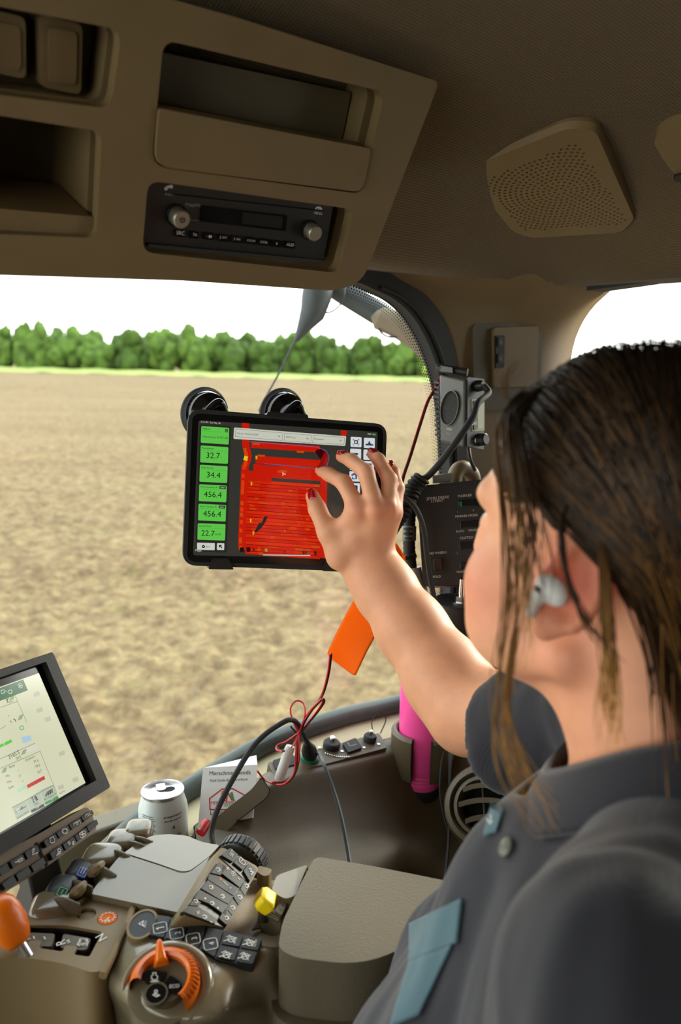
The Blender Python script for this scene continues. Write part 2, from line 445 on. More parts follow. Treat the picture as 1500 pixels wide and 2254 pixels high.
# lower walls and corner posts; glass above them on three sides, left wall closed
wslab('wall_right', .28, S1 + .05, .99, 1.03, 0.0, .655, TAN_D)
wslab('wall_rear', S1, S1 + .04, N0, .99, 0.0, .80, TAN_D)
wslab('wall_left', S0, S1, N0 - .04, N0, 0.0, 1.40, TAN_D)  # unseen; left window closed up to keep the overhead console dark
wslab('wall_front', S0 - .04, S0, N0, N1, 0.0, .88, TAN_D)  # unseen; sill raised so less light reaches the lower cab
wslab('trim_2', S0 - .04, S0 + .05, .93, 1.03, 0.0, 1.69, TAN_D)
wslab('trim_3', S0 - .04, S0 + .06, N0 - .04, N0 + .06, 0.0, 1.69, TAN_D)
wslab('trim_4', S1 - .16, S1 + .04, N0 - .04, N0 + .1, 0.0, 1.69, TAN_D)
wslab('trim_5', S0, S1, N0 - .05, N0, 1.38, 1.69, TAN_D)
wslab('trim_6', S0 - .05, S0, N0, N1, 1.63, 1.69, TAN_D)
wslab('trim_7', S0, S1 + .06, N1 + .04, N1 + .08, 1.445, 1.69, TAN_D)
wslab('trim_8', S1 + .03, S1 + .07, N0, N1 + .02, 1.485, 1.69, BLK)

# glass: thin panes that pass light and mirror a little of the cab
def glass_mat(name, tint):
    m = bpy.data.materials.new(name); m.use_nodes = True; N = m.node_tree.nodes; L = m.node_tree.links
    N.remove(N['Principled BSDF']); out = N['Material Output']
    t = N.new('ShaderNodeBsdfTransparent'); t.inputs[0].default_value = (*tint, 1)
    g = N.new('ShaderNodeBsdfGlossy'); g.inputs['Roughness'].default_value = .02; g.inputs[0].default_value = (1, 1, 1, 1)
    dd = N.new('ShaderNodeBsdfDiffuse'); dd.inputs[0].default_value = (.8, .8, .75, 1)
    fr = N.new('ShaderNodeFresnel'); fr.inputs[0].default_value = 1.45
    co = N.new('ShaderNodeTexCoord'); no = N.new('ShaderNodeTexNoise'); no.inputs['Scale'].default_value = 90; no.inputs['Detail'].default_value = 6
    mr = N.new('ShaderNodeMapRange'); mr.inputs[1].default_value = .6; mr.inputs[2].default_value = .8; mr.inputs[3].default_value = .01; mr.inputs[4].default_value = .12
    L.new(co.outputs['Object'], no.inputs[0]); L.new(no.outputs['Fac'], mr.inputs[0])
    m1 = N.new('ShaderNodeMixShader'); m2 = N.new('ShaderNodeMixShader')
    L.new(mr.outputs[0], m1.inputs[0]); L.new(t.outputs[0], m1.inputs[1]); L.new(dd.outputs[0], m1.inputs[2])
    L.new(fr.outputs[0], m2.inputs[0]); L.new(m1.outputs[0], m2.inputs[1]); L.new(g.outputs[0], m2.inputs[2]); L.new(m2.outputs[0], out.inputs[0])
    return m
GLASS = glass_mat('window_glass', (.93, .97, .93))
win1 = prop(thing('window_1', W(.3, .97, .7), 'wide side window of the cab looking over the field', 'window'), kind='structure')
del win1['category']
FW = Fr(W(.5, .975, 1.0), NV)
mb = MB(); c = [(-.95, .46), (.30, .46), (1.0, .69), (1.04, .72), (1.04, 1.45), (-.95, 1.45)]
mb.add([W(s, .975, z) for s, z in c] , [tuple(range(6))]); mb.build('pane', GLASS, win1)
# rubber gasket with a rounded upper corner
inner = [(640, 600), (760, 622), (805, 640), (850, 662), (890, 700), (925, 762), (948, 830), (962, 900), (969, 1000), (972, 1130), (972, 1300), (965, 1510)]
outer = [(640, 560), (780, 580), (880, 622), (935, 672), (972, 740), (993, 830), (1000, 900), (1006, 1000), (1010, 1130), (1012, 1300), (1005, 1530)]
a = smoothpath([FW.px(*p) for p in inner], 4); b = smoothpath([FW.px(*p) for p in outer], 4)
mb = MB(); FW.slab(mb, [tuple(p) for p in a] + [tuple(p) for p in b[::-1]], -.004, .022); mb.build('gasket', BLK_M, win1, bevel=.004)
mb = MB(); mid = smoothpath([FW.px(x + 14, y - 6) for x, y in inner[2:]], 4)
mb.tube([FW.w(p, .024) for p in mid], .0032, 6); plab(mb.build('gasket_bead', GRY, win1), 'grey bead along the black gasket')
# printed dot border on the glass
mb = MB(); dots = smoothpath([FW.px(*p) for p in inner[1:]], 30); step = .0042; acc = 0; last = dots[0]; seq = []
for p in dots[1:]:
    if np.linalg.norm(p - last) > step: seq.append((p, unit(p - last))); last = p
for i, (p, t) in enumerate(seq):
    nrm = np.array([-t[1], t[0]]); nrm = nrm if (nrm @ np.array([-1, -1]) > 0) else -nrm
    nrm = nrm if nrm[0] < .2 else -nrm
    for k in range(5):
        q = p + nrm * (k * .0042 + .001) + t * (step / 2 if k % 2 else 0); r = .0019 * (1 - k * .14)
        mb.add([FW.w(q + r * np.array([cos(a), sin(a)]), .0012) for a in np.arange(6) * pi / 3], [tuple(range(6))])
prop(mb.build('dot_border', BLK, win1), kind='stuff')
# sill: rubber seal tube, cream mesh strip, lower frame
SEAL = mat('sill_seal', srgb(66, 74, 70), .55, bump=.5, bscale=60, vary=.2, vscale=40)
sill = smoothpath([onN(1010, 1505, .985), onN(890, 1548, .985), onN(750, 1582, .985), onN(600, 1634, .985), onN(500, 1688, .985), onN(420, 1737, .975), onN(310, 1812, .955), onN(235, 1880, .93), onN(150, 1960, .91)], 6)
mb = MB(); mb.tube(sill, .0175, 12); mb.build('seal', SEAL, win1)
CREAM = mat('cream_mesh', srgb(218, 206, 168), .8); 
mb = MB(); rowa = [p + np.array([0, 0, -.006]) - NV * .012 for p in sill]; rowb = [p - NV * .062 + np.array([0, 0, -.022]) for p in sill]; rowc = [p + np.array([0, 0, -.12]) for p in rowb]
mb.grid([rowa, rowb, rowc]); plab(mb.build('sill_strip', CREAM, win1, solid=.004), 'cream perforated strip along the sill')
win2 = prop(thing('window_2', W(S1 + .02, .3, .8)), kind='structure') if False else prop(thing('window_2', W(S1 + .02, .3, .8), 'window at the right edge behind the head', 'window'), kind='structure')
del win2['category']
mb = MB(); c = [(N0, .78), (.86, .78), (.86, 1.50), (N0, 1.50)]
mb.add([W(S1 + .02, n, z) for n, z in c], [(0, 1, 2, 3)]); mb.build('pane', GLASS, win2)
FW2 = Fr(W(S1 - .03, .3, 1.0), SV)
top = smoothpath([FW2.px(1300, 641), FW2.px(1350, 634), FW2.px(1420, 624), FW2.px(1500, 611), FW2.px(1700, 582)], 4)
mb = MB(); FW2.slab(mb, [tuple(p) for p in top] + [tuple(p + np.array([0, .03])) for p in top[::-1]], -.03, .01); mb.build('gasket', BLK_M, win2, bevel=.003)
win3 = MB(); win3.add([W(S0 - .02, n, z) for n, z in ((N0, .86), (N1, .86), (N1, 1.64), (N0, 1.64))], [(0, 1, 2, 3)]); prop(win3.build('window_3', GLASS), kind='structure')

# pillar trim between the two windows
rowsP = [(470, 770, 1500), (530, 780, 1440), (570, 800, 1400), (600, 830, 1350), (622, 868, 1325), (640, 905, 1308), (665, 932, 1278), (700, 955, 1252), (740, 975, 1234), (790, 986, 1222), (900, 1000, 1216), (1050, 1006, 1214), (1250, 1012, 1214), (1450, 1008, 1214), (1700, 1000, 1214), (1950, 1000, 1214)]
G = []
for y, xl, xr in rowsP:
    A = onN(xl, y, .958); B = onS(xr, y, S1 - .012); row = []
    lip_a = A + NV * .045; lip_b = B + SV * .045
    row.append(lip_a)
    for t in np.linspace(0, 1, 11):
        p = A * (1 - t) + B * t; corner = W(A @ SV * 0 + B @ SV, A @ NV, p[2])
        row.append(p + (corner - p) * .10 * sin(pi * t) * 2 * min(t, 1 - t))
    row.append(lip_b); G.append(row)
mb = MB(); mb.grid(G); pillar = mb.build('trim_1', TAN, smooth='all', sub=1); prop(pillar, kind='structure')
PIL_MID = lambda x, y, k=0.0: (onN(x, y, .958) * .5 + onS(x, y, S1 - .012) * .5)
# ================================================================ overhead console
OP = Fr(at(330, 480, .72), (-.554, .714, .426), SV)
oc = thing('overhead_console', OP.w(OP.px(500, 560), -.06), 'large tan plastic overhead console with storage bins above the window', 'console')
rec_top = rounded(OP.pxs([(360, 87), (848, 203), (822, 312), (797, 427), (333, 366), (346, 237)]), [.012, .014, .01, .012, .016, .004])
rec_rad = rounded(OP.pxs([(326, 397), (779, 461), (745, 601), (313, 555)]), .012)
rec_l1 = rounded(OP.pxs([(-130, -10), (268, 66), (244, 240), (-130, 192)]), .012)
rec_l2 = rounded(OP.pxs([(-130, 234), (224, 290), (212, 524), (-130, 510)]), .01)
out = OP.pxs([(-180, 602), (0, 606), (400, 618), (742, 641), (800, 618), (968, 180), (520, 38), (262, -34), (-180, -160)])
out = rounded(out, [0, 0, 0, .03, .03, .008, 0, 0, 0])
mb = MB(); OP.slab(mb, out, -.013, 0, [rec_top, rec_rad, rec_l1, rec_l2]); mb.build('fascia', TAN, oc, bevel=.0035, seg=3)
big = OP.pxs([(-180, 600), (0, 603), (400, 614), (735, 637), (800, 638), (832, 618), (974, 262), (966, 235), (520, 60), (262, -20), (-180, -150)])
mb = MB(); OP.slab(mb, rounded(big, [0, 0, 0, .02, .03, .03, .006, .006, 0, 0, 0]), -.13, -.026, [rec_top, rec_rad, rec_l1, rec_l2]); mb.build('shell', TAN, oc, bevel=.003)
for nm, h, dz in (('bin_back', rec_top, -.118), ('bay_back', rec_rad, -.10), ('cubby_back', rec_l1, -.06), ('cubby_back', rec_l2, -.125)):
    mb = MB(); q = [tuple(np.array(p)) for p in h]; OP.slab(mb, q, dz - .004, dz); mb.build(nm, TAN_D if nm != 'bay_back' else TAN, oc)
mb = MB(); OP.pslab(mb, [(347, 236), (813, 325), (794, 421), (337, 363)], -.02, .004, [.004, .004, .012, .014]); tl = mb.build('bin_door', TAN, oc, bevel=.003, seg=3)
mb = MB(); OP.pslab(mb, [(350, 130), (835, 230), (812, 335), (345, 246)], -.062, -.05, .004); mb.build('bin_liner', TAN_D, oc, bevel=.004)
for pts, ins, lab in (([(8, 38), (84, 55), (84, 195), (12, 180)], [(18, 62), (70, 75), (71, 175), (22, 165)], 0), ([(114, 48), (213, 70), (208, 230), (116, 212)], [(134, 74), (198, 86), (195, 206), (134, 200)], 0)):
    mb = MB(); OP.pslab(mb, pts, -.06, -.032, .006); bp = mb.build('blank_cover', TAN, oc, bevel=.002)
    mb = MB(); OP.pslab(mb, ins, -.034, -.0295, .005); mb.build('cover_inset', TAN, bp, bevel=.001)
mb = MB(); OP.pslab(mb, [(-130, 455), (214, 484), (211, 524), (-130, 508)], -.10, -.008, .003); mb.build('cubby_lip', TAN, oc, bevel=.004)

# ---------------------------------------------------------------- car stereo
c = lambda x, y: (300 + x / 3, 380 + y / 3)
RF = Fr(OP.w(OP.px(500, 480), -.012), OP.n, SV)
st = thing('car_stereo', RF.w(RF.px(520, 560), -.05), 'black single slot car stereo with two round silver knobs in the overhead console', 'radio')
mb = MB(); RF.pslab(mb, [c(62, 52), c(1305, 200), c(1238, 582), c(50, 470)], -.07, 0, .004); mb.build('faceplate', BLK, st, bevel=.0025)
mb = MB(); RF.pslab(mb, [c(70, 462), c(1240, 572), c(1232, 592), c(56, 484)], -.05, .004, .003); mb.build('lower_lip', GRY, st, bevel=.002)
DISP = mat('lcd_off', (.008, .008, .009), .15)
mb = MB(); RF.pslab(mb, [c(425, 215), c(995, 280), c(985, 385), c(420, 320)], -.001, .0012, .002); mb.build('display', BLK_G, st, bevel=.0006)
mb = MB(); RF.pslab(mb, [c(700, 258), c(965, 288), c(955, 365), c(695, 332)], .001, .0018, .001); mb.build('display_window', mat('lcd_dim', (.02, .02, .017), .25), st)
mb = MB(); RF.line(mb, [c(150, 130), c(1230, 250)], .0012, .0006); mb.build('slot_line', BLK_G, st)
KNOB = mat('knob_silver', (.34, .31, .24), .4, .75)
for (x, y, r) in ((263, 280, 62), (1142, 375, 60)):
    a = RF.px(*c(x, y)); rr = r / 3 / F * .74
    mb = MB(); mb.lathe(RF.w(a, 0), RF.n, [(rr * 1.22, 0), (rr * 1.22, .002), (rr * 1.05, .003)], 32); ring = None
    kn = MB(); kn.lathe(RF.w(a, 0), RF.n, [(rr, 0), (rr, .010), (rr * .94, .013), (rr * .85, .0138), (0, .0138)], 32)
    ko = kn.build('knob', KNOB, st); mb.build('knob_ring', BLK_G, ko)
    if x < 500:
        mb = MB(); RF.line(mb, [c(265, 262), c(265, 282)], .0011, .0142)
        RF.line(mb, [c(265 + 15 * cos(t), 280 + 15 * sin(t)) for t in np.linspace(-.9, pi + .9, 14)], .0011, .0142); mb.build('power_mark', GRY, ko)
for i, (x0, x1, y) in enumerate(((248, 322, 398), (345, 412, 408), (438, 512, 416), (532, 606, 428), (622, 696, 438), (712, 786, 446), (800, 872, 456), (886, 956, 466), (972, 1046, 474))):
    mb = MB(); RF.pslab(mb, [c(x0, y - 26), c(x1, y - 19), c(x1 - 2, y + 26), c(x0 - 2, y + 19)], 0, .0016, .0012); mb.build('button', BLK_G, st, bevel=.0005)
mb = MB(); T = lambda s, x0, y0, x1, y1, h=.0022: RF.text(mb, s, c(x0, y0), c(x1, y1), h)
T('SRC', 258, 402, 312, 408); T('TA', 366, 412, 396, 416); T('1', 454, 420, 464, 421); T('2', 541, 430, 556, 432); T('3', 634, 440, 647, 441)
T('4', 722, 449, 735, 450); T('5', 810, 459, 822, 460); T('6', 915, 470, 928, 471); T('AUD', 984, 478, 1034, 484)
T('RPT', 563, 430, 592, 433); T('MIX', 655, 440, 682, 443); T('SCAN', 738, 449, 778, 453); T('SCRL', 825, 460, 862, 464)
T('MENU', 1172, 272, 1224, 278, .0008)
RF.line(mb, [c(192, 104), c(200, 94), c(232, 86)], .0018, .0008); RF.line(mb, [c(190, 106), c(200, 102)], .0026, .0008); RF.line(mb, [c(222, 90), c(234, 92)], .0026, .0008)
RF.line(mb, [c(1184, 236), c(1194, 228), c(1212, 230), c(1222, 240)], .0018, .0008); RF.flatpoly(mb, [c(1198, 240), c(1206, 236), c(1210, 242), c(1202, 245)], .0008)
RF.line(mb, [c(476, 410), c(476, 424), c(486, 418), c(476, 410)], .001, .0022); RF.line(mb, [c(490, 411), c(490, 424)], .001, .0022)
letters(mb, WHT_P, st)
mb = MB(); RF.text(mb, 'BND >', c(188, 148), c(246, 154), .0008); RF.text(mb, '((SiriusXM))', c(320, 212), c(418, 221), .0008); RF.text(mb, 'READY', c(350, 222), c(386, 226), .0008)
RF.text(mb, 'Bluetooth', c(355, 315), c(412, 319), .0008); RF.line(mb, [c(341 + 6 * cos(t), 306 + 11 * sin(t)) for t in np.linspace(0, 6.28, 12)], .001, .0008); RF.line(mb, [c(338, 302), c(345, 310), c(341, 314), c(341, 298), c(345, 302), c(338, 310)], .0007, .0008)
letters(mb, GREY_P, st, 'small grey words and badges')

# ---------------------------------------------------------------- speaker grille and interior lamp on the headliner
def ceil_hit(x, y):
    lo, hi = .3, 2.5; d = ray(x, y)
    for t in np.linspace(.3, 2.2, 400):
        p = EYE + d * t
        if p[2] > ceil_z(p @ SV, p @ NV): break
        lo = t
    return EYE + d * lo
p0, px_, py_ = ceil_hit(1215, 395), ceil_hit(1330, 395), ceil_hit(1215, 460)
nrm = np.cross(px_ - p0, py_ - p0); SPK = Fr(p0, nrm)
sg = thing('speaker_grille', SPK.w((0, 0), -.01), 'tan perforated speaker grille set in the ceiling fabric', 'speaker')
oq = [(1022, 352), (1252, 258), (1312, 262), (1398, 462), (1370, 492), (1170, 505), (1130, 490)]
outl = rounded(SPK.pxs(oq), [.010, .012, .014, .012, .012, .014, .012], 6)
iq = SPK.pxs([(1062, 379), (1250, 296), (1276, 294), (1380, 462), (1370, 473), (1176, 488), (1154, 486)])
ctr = np.array(SPK.px(1235, 400)); holes = []
def inpoly(q, P):
    cc = False; j = len(P) - 1
    for i in range(len(P)):
        if (P[i][1] > q[1]) != (P[j][1] > q[1]) and q[0] < (P[j][0] - P[i][0]) * (q[1] - P[i][1]) / (P[j][1] - P[i][1]) + P[i][0]: cc = not cc
        j = i
    return cc
for k in range(1, 24):
    R = k * .0072; m = max(6, int(2 * pi * R / .0072))
    for j in range(m):
        t = 2 * pi * (j + (k % 2) * .5) / m; q = ctr + R * np.array([cos(t), sin(t)])
        if inpoly(q, iq): holes.append(circ(q, .00215, 7))
mb = MB(); V, Tt = fill(outl, holes); mb.add([SPK.w(p, .014) for p in V], Tt)
for h in holes:
    k = len(h); mb.add([SPK.w(p, .014) for p in h] + [SPK.w(p, .009) for p in h], [(i, (i + 1) % k, k + (i + 1) % k, k + i) for i in range(k)])
k = len(outl); cen = np.mean(outl, 0); ol2 = [tuple(cen + (np.array(p) - cen) * 1.045) for p in outl]; ol3 = [tuple(cen + (np.array(p) - cen) * 1.06) for p in outl]
mb.add([SPK.w(p, .014) for p in outl] + [SPK.w(p, .008) for p in ol2] + [SPK.w(p, -.03) for p in ol3], [(i, (i + 1) % k, k + (i + 1) % k, k + i) for i in range(k)] + [(k + i, k + (i + 1) % k, 2 * k + (i + 1) % k, 2 * k + i) for i in range(k)])
mb.build('grille', TAN, sg)
mb = MB(); SPK.slab(mb, outl, -.004, .006); plab(mb.build('backing', DARKHOLE, sg), 'dark backing seen through the holes')
p0, px_, py_ = ceil_hit(1500, 300), ceil_hit(1560, 300), ceil_hit(1500, 350); LPF = Fr(p0, np.cross(px_ - p0, py_ - p0))
il = thing('interior_lamp', LPF.w((0, 0), -.01), 'tan plastic ceiling fitting cut off by the frame beside the speaker', 'lamp')
mb = MB(); LPF.pslab(mb, [(1440, 285), (1475, 258), (1620, 230), (1660, 330), (1530, 395), (1480, 352)], -.02, .014, .02); mb.build('housing', TAN, il, bevel=.006, seg=3)
mb = MB(); LPF.slab(mb, circ(LPF.px(1503, 365), .008, 16), .012, .017); mb.build('push_button', BLK, il)
# ================================================================ right-hand side console under the window
cols_led_b = [(425, 1800), (478, 1760), (586, 1680), (692, 1646), (836, 1612), (900, 1592), (1010, 1570), (1090, 1560), (1180, 1570)]
cols_led_f = [(432, 1838), (492, 1795), (604, 1722), (720, 1694), (871, 1655), (940, 1640), (1040, 1622), (1120, 1622), (1210, 1630)]
cols_m1 = [(432, 1870), (510, 1832), (615, 1798), (725, 1770), (871, 1738), (945, 1730), (1045, 1735), (1125, 1740), (1220, 1750)]
cols_m2 = [(440, 1925), (520, 1885), (625, 1862), (735, 1850), (860, 1842), (930, 1846), (1025, 1862), (1120, 1875), (1220, 1890)]
cols_s1 = [(440, 1975), (530, 1940), (640, 1912), (745, 1890), (860, 1852), (925, 1856), (1000, 1900), (1110, 1930), (1220, 1940)]
cols_s2 = [(440, 2080), (530, 2060), (640, 2030), (745, 2000), (850, 1965), (930, 1955), (1010, 1960), (1110, 1990), (1220, 2010)]
dn = [0, 0, 0, 0, 0, 0, -.03, -.12, -.22]
def rown(cols, n): return [onN(x, y, n + k) for (x, y), k in zip(cols, dn)]
rows = [rown(cols_led_b, .93), rown(cols_led_b, .915), rown(cols_led_f, .872), rown(cols_led_f, .866), rown(cols_m1, .845), rown(cols_m2, .80), rown(cols_s1, .785), rown(cols_s2, .725), rown(cols_s2, .715)]
rows[0] = [p - np.array([0, 0, .05]) for p in rows[0]]; rows[-1] = [p - np.array([0, 0, .25]) for p in rows[-1]]
R2 = [smoothpath(r, 4) for r in rows]
sc = thing('side_console', W(.75, .8, .05), 'moulded tan side console with outlets and round vent below the big window', 'console')
mb = MB(); mb.grid(R2); so = mb.build('body', TAN_D, sc, smooth='all', sub=2)
LED = Fr(onN(720, 1670, .894), np.cross(onN(836, 1612, .915) - onN(586, 1680, .915), onN(604, 1722, .872) - onN(586, 1680, .915)))
mb = MB(); LED.pslab(mb, [(588, 1684), (834, 1618), (852, 1650), (606, 1716)], -.01, .004, .004); op = mb.build('outlet_plate', TAN_D, sc, bevel=.0015)
k6 = lambda x, y: (560 + x / 3.409, 1400 + y / 3.409)
def disc_on(fr, px, r, h0, h1, m, name, parent, dome=.3):
    a = fr.px(*px); mb = MB(); mb.lathe(fr.w(a, h0), fr.n, [(r, 0), (r, (h1 - h0) * .8), (r * .85, h1 - h0), (0, h1 - h0)], 22); return mb.build(name, m, parent)
mb = MB(); LED.pslab(mb, [k6(135, 960), k6(285, 915), k6(325, 985), k6(160, 1025)], .003, .0065, .002); mb.build('outlet_cover', BLK_M, sc, bevel=.001)
mb = MB(); LED.pslab(mb, [k6(655, 835), k6(755, 795), k6(805, 868), k6(700, 905)], .003, .008, .003); mb.build('outlet_cover', BLK_M, sc, bevel=.0015)
mb = MB(); LED.line(mb, [k6(695, 835), k6(712, 862), k6(760, 848)], .003, .0084); mb.build('cover_mark', GRY, sc)
so1 = disc_on(LED, k6(415, 935), .0145, .003, .008, GREEN_P, 'socket_ring', sc); plab(so1, 'green socket ring')
disc_on(LED, k6(415, 930), .0122, .006, .0105, WHITE, 'socket_collar', so1)
for (x, y, r) in ((575, 850, .0135), (862, 800, .0105)):
    cp = disc_on(LED, k6(x, y), r, .003, .014, BLK_M, 'socket_cap', sc); disc_on(LED, k6(x, y - 14), r * .32, .012, .019, CHROME, 'cap_stud', cp)
    if x > 700:
        a = LED.px(*k6(880, 770)); mb = MB(); mb.tube(smoothpath([LED.w(a, .012), LED.w(a + (-.004, .006), .03), LED.w(a + (.008, .012), .042), LED.w(a + (.018, .008), .034), LED.w(a + (.012, -.004), .014)], 5), .001, 6); mb.build('cap_strap', BLK_M, cp)
    else:
        a = LED.px(*k6(590, 900)); mb = MB()
        for i in range(12): mb.ellipsoid(LED.w(a + np.array([-.012 + i * .0033, -.004 * sin(pi * i / 11) - .004]), .005), (.0014, 0, 0), (0, .0014, 0), (0, 0, .0014), 6, 4)
        prop(mb.build('bead_chain', CHROME, cp), kind='stuff')
mb = MB()
for x, y in ((485, 858), (822, 856), (930, 832), (655, 885)): mb.lathe(LED.w(LED.px(*k6(x, y)), .004), LED.n, [(.0026, 0), (.0024, .0014), (0, .0018)], 8)
prop(mb.build('screw_heads', CHROME, op), kind='stuff')
# cup holder with a slot in the front, the tumbler in it
cc = at(932, 1604, 1.275); tocam = unit(np.array([*(EYE - cc)[:2], 0]))
mb = MB(); gap = .34
mb.lathe(cc - np.array([0, 0, .062]), (0, 0, 1), [(.0405, .06), (.0435, .063), (.047, .063), (.051, .058), (.0505, .02), (.047, -.01), (.041, -.012), (.0405, .0), (.0405, .06)], 40, gap, 2 * pi - gap, xref=tocam + np.cross([0, 0, 1.0], tocam) * -.0)
mb.build('cup_holder', TAN_D, sc)
tb = thing('tumbler', cc - np.array([0, 0, .115]), 'bright pink tall tumbler standing in the side console cup holder', 'tumbler')
b0 = cc - np.array([0, 0, .115])
mb = MB(); mb.lathe(b0, (0, 0, 1), [(.0, 0), (.028, 0), (.0295, .003), (.0295, .020)], 36); plab(mb.build('base', BLK_M, tb), 'black base')
mb = MB(); pr = [(.0295, .020), (.0300, .026)]
for z in (.030, .036, .042): pr += [(.0300, z), (.0294, z + .0015), (.0300, z + .003)]
pr += [(.0305, .06), (.0318, .078), (.0378, .098), (.0385, .115), (.0395, .19), (.0405, .262), (.0395, .265), (.0, .265)]
mb.lathe(b0, (0, 0, 1), pr, 40); mb.build('cup', PINK, tb)
mb = MB(); mb.lathe(b0 + np.array([0, 0, .262]), (0, 0, 1), [(.0412, 0), (.0412, .012), (.036, .016), (0, .016)], 36); mb.build('lid', PINK, tb)
# round vent
vc = at(1063, 1775, 1.16); vn = unit(EYE - vc) * .8 + np.array([-.25, 0, .12]); VF = Fr(vc, vn)
vt = thing('air_vent', VF.w((0, 0), -.02), 'round tan air vent with three louvers beside the shirt', 'vent')
mb = MB(); mb.lathe(VF.w((0, 0), -.05), VF.n, [(.068, -.06), (.064, .0), (.060, .045), (.055, .056), (.048, .058), (.045, .052), (.044, .0)], 44); mb.build('outer_ring', TAN_D, vt)
mb = MB(); mb.lathe(VF.w((0, 0), -.012), VF.n, [(.044, 0), (.0425, .016), (.037, .018), (.035, .012), (.034, -.01)], 40); mb.build('inner_ring', TAN_D, vt)
mb = MB(); VF.slab(mb, circ((0, 0), .043, 30), -.045, -.035); mb.build('vent_back', DARKHOLE, vt)
for y in (-.022, .0015, .022):
    hw = math.sqrt(.0335 ** 2 - y * y); G = []
    for a in np.linspace(-1, 1, 9): 
        yy = y + .0045 * (1 - a * a)
        G.append([VF.w((a * hw, yy - .002), .008), VF.w((a * hw, yy + .0045), .010), VF.w((a * hw, yy + .006), .004), VF.w((a * hw, yy + .001), -.006), VF.w((a * hw, yy - .002), .008)])
    mb = MB(); mb.grid(G); mb.build('louver', TAN_D, vt)
mb = MB(); mb.tube([VF.w((0.002, -.030), .001), VF.w((.002, .030), .001)], .0012, 6); mb.build('linkage_rod', TAN_D, vt)
cd = MB(); cd.tube(smoothpath(P3([(990, 1640, 1.22), (991, 1700, 1.2), (990, 1790, 1.18), (988, 1850, 1.16), (984, 1900, 1.12), (978, 1960, 1.06)]), 6), .0022, 7)
prop(cd.build('black_cord', BLK_M), 'thin black cord hanging straight down beside the round air vent', 'cord')
cd = MB(); cd.tube(smoothpath(P3([(984, 1640, 1.235), (972, 1680, 1.225), (969, 1740, 1.21), (976, 1790, 1.2), (987, 1830, 1.19)]), 6), .0016, 6)
prop(cd.build('looped_cord', BLK_M), 'thinner bowed cord between the pink tumbler and the round air vent', 'cord')

# ---------------------------------------------------------------- drink can, booklet, small red lighter
CAN = mat('can_paint', srgb(205, 213, 212), .34)
ck = at(358, 1737, 1.08); ax = unit(np.array([-.02, .04, 1])); base = ck - ax * .122
can = thing('drink_can', base, 'opened silver white drink can standing behind the armrest console', 'can')
mb = MB(); mb.lathe(base, ax, [(.0, .004), (.022, .002), (.025, 0), (.029, .006), (.033, .012), (.033, .096), (.032, .102), (.0275, .1165)], 44); mb.build('body', CAN, can)
mb = MB(); mb.lathe(base, ax, [(.0275, .1165), (.0285, .119), (.0290, .1212), (.0283, .1222), (.0272, .1215), (.0262, .1165), (.0, .1168)], 44); mb.build('lid', ALU, can)
CF = Fr(base + ax * .1169, ax)
mb = MB(); CF.slab(mb, circ(CF.px(372, 1737), .0085, 18, .0062, .5), -.0005, .0003); mb.build('mouth', DARKHOLE, can)
mb = MB(); CF.slab(mb, rounded([CF.px(340, 1719), CF.px(362, 1722), CF.px(366, 1741), CF.px(346, 1742)], .006), .0008, .002); mb.build('pull_tab', ALU, can, bevel=.0006)
mb = MB(); mb2 = MB()
def onc(a, z, r=.03315): 
    tc_ = unit(np.array([*(EYE - base)[:2], 0])); rt = np.cross([0, 0, 1.0], tc_); return base + ax * z + r * (tc_ * cos(a) + rt * sin(a))
def can_text(mbx, t, a0, a1, z, hs=1.0):
    V, Fc = textmesh(t); w = np.ptp(V[:, 0]); k = (a1 - a0) / w
    mbx.add([onc(a0 + (p[0] - V[:, 0].min()) * k, z + p[1] * k * .033 * hs) for p in V], Fc)
    mbx.add([onc(a0 + .008 + (p[0] - V[:, 0].min()) * k, z + .0002 + p[1] * k * .033 * hs) for p in V], Fc)
for i in range(20): can_text(mb, ['INGREDIENTS WATER', 'NATURAL FLAVOR AND', 'CARBONATED CONTENT', 'SERVING SIZE ONE CAN'][i % 4], -.95, -.42 + .05 * (i % 3), (.099 - i * .0025), .9)
can_text(mb, 'all natural flavors', .0, .80, .098); can_text(mb, 'naturally essenced', .04, .76, .0925)
can_text(mb, 'zero sweetener', .1, .76, .070); can_text(mb, 'zero sodium', .14, .7, .0645); can_text(mb, 'refreshing water', .1, .7, .046)
letters(mb, mat('can_print', srgb(70, 84, 88), .5), can)
for z in (.083, .057): mb2.add([onc(.42 + .06 * cos(t), z + .0026 * sin(t)) for t in np.arange(10) * 2 * pi / 10], [tuple(range(10))])
letters(mb2, mat('teal_print', srgb(40, 140, 165), .5), can, 'teal drop marks', 'drop_mark')
mb = MB(); mb.lathe(base - ax * .002, ax, [(.0, 0), (.036, 0), (.039, .01), (.041, .045), (.045, .05), (.043, .055), (.037, .05), (.036, .01)], 36); mb.build('can_holder', TAN_D, sc)

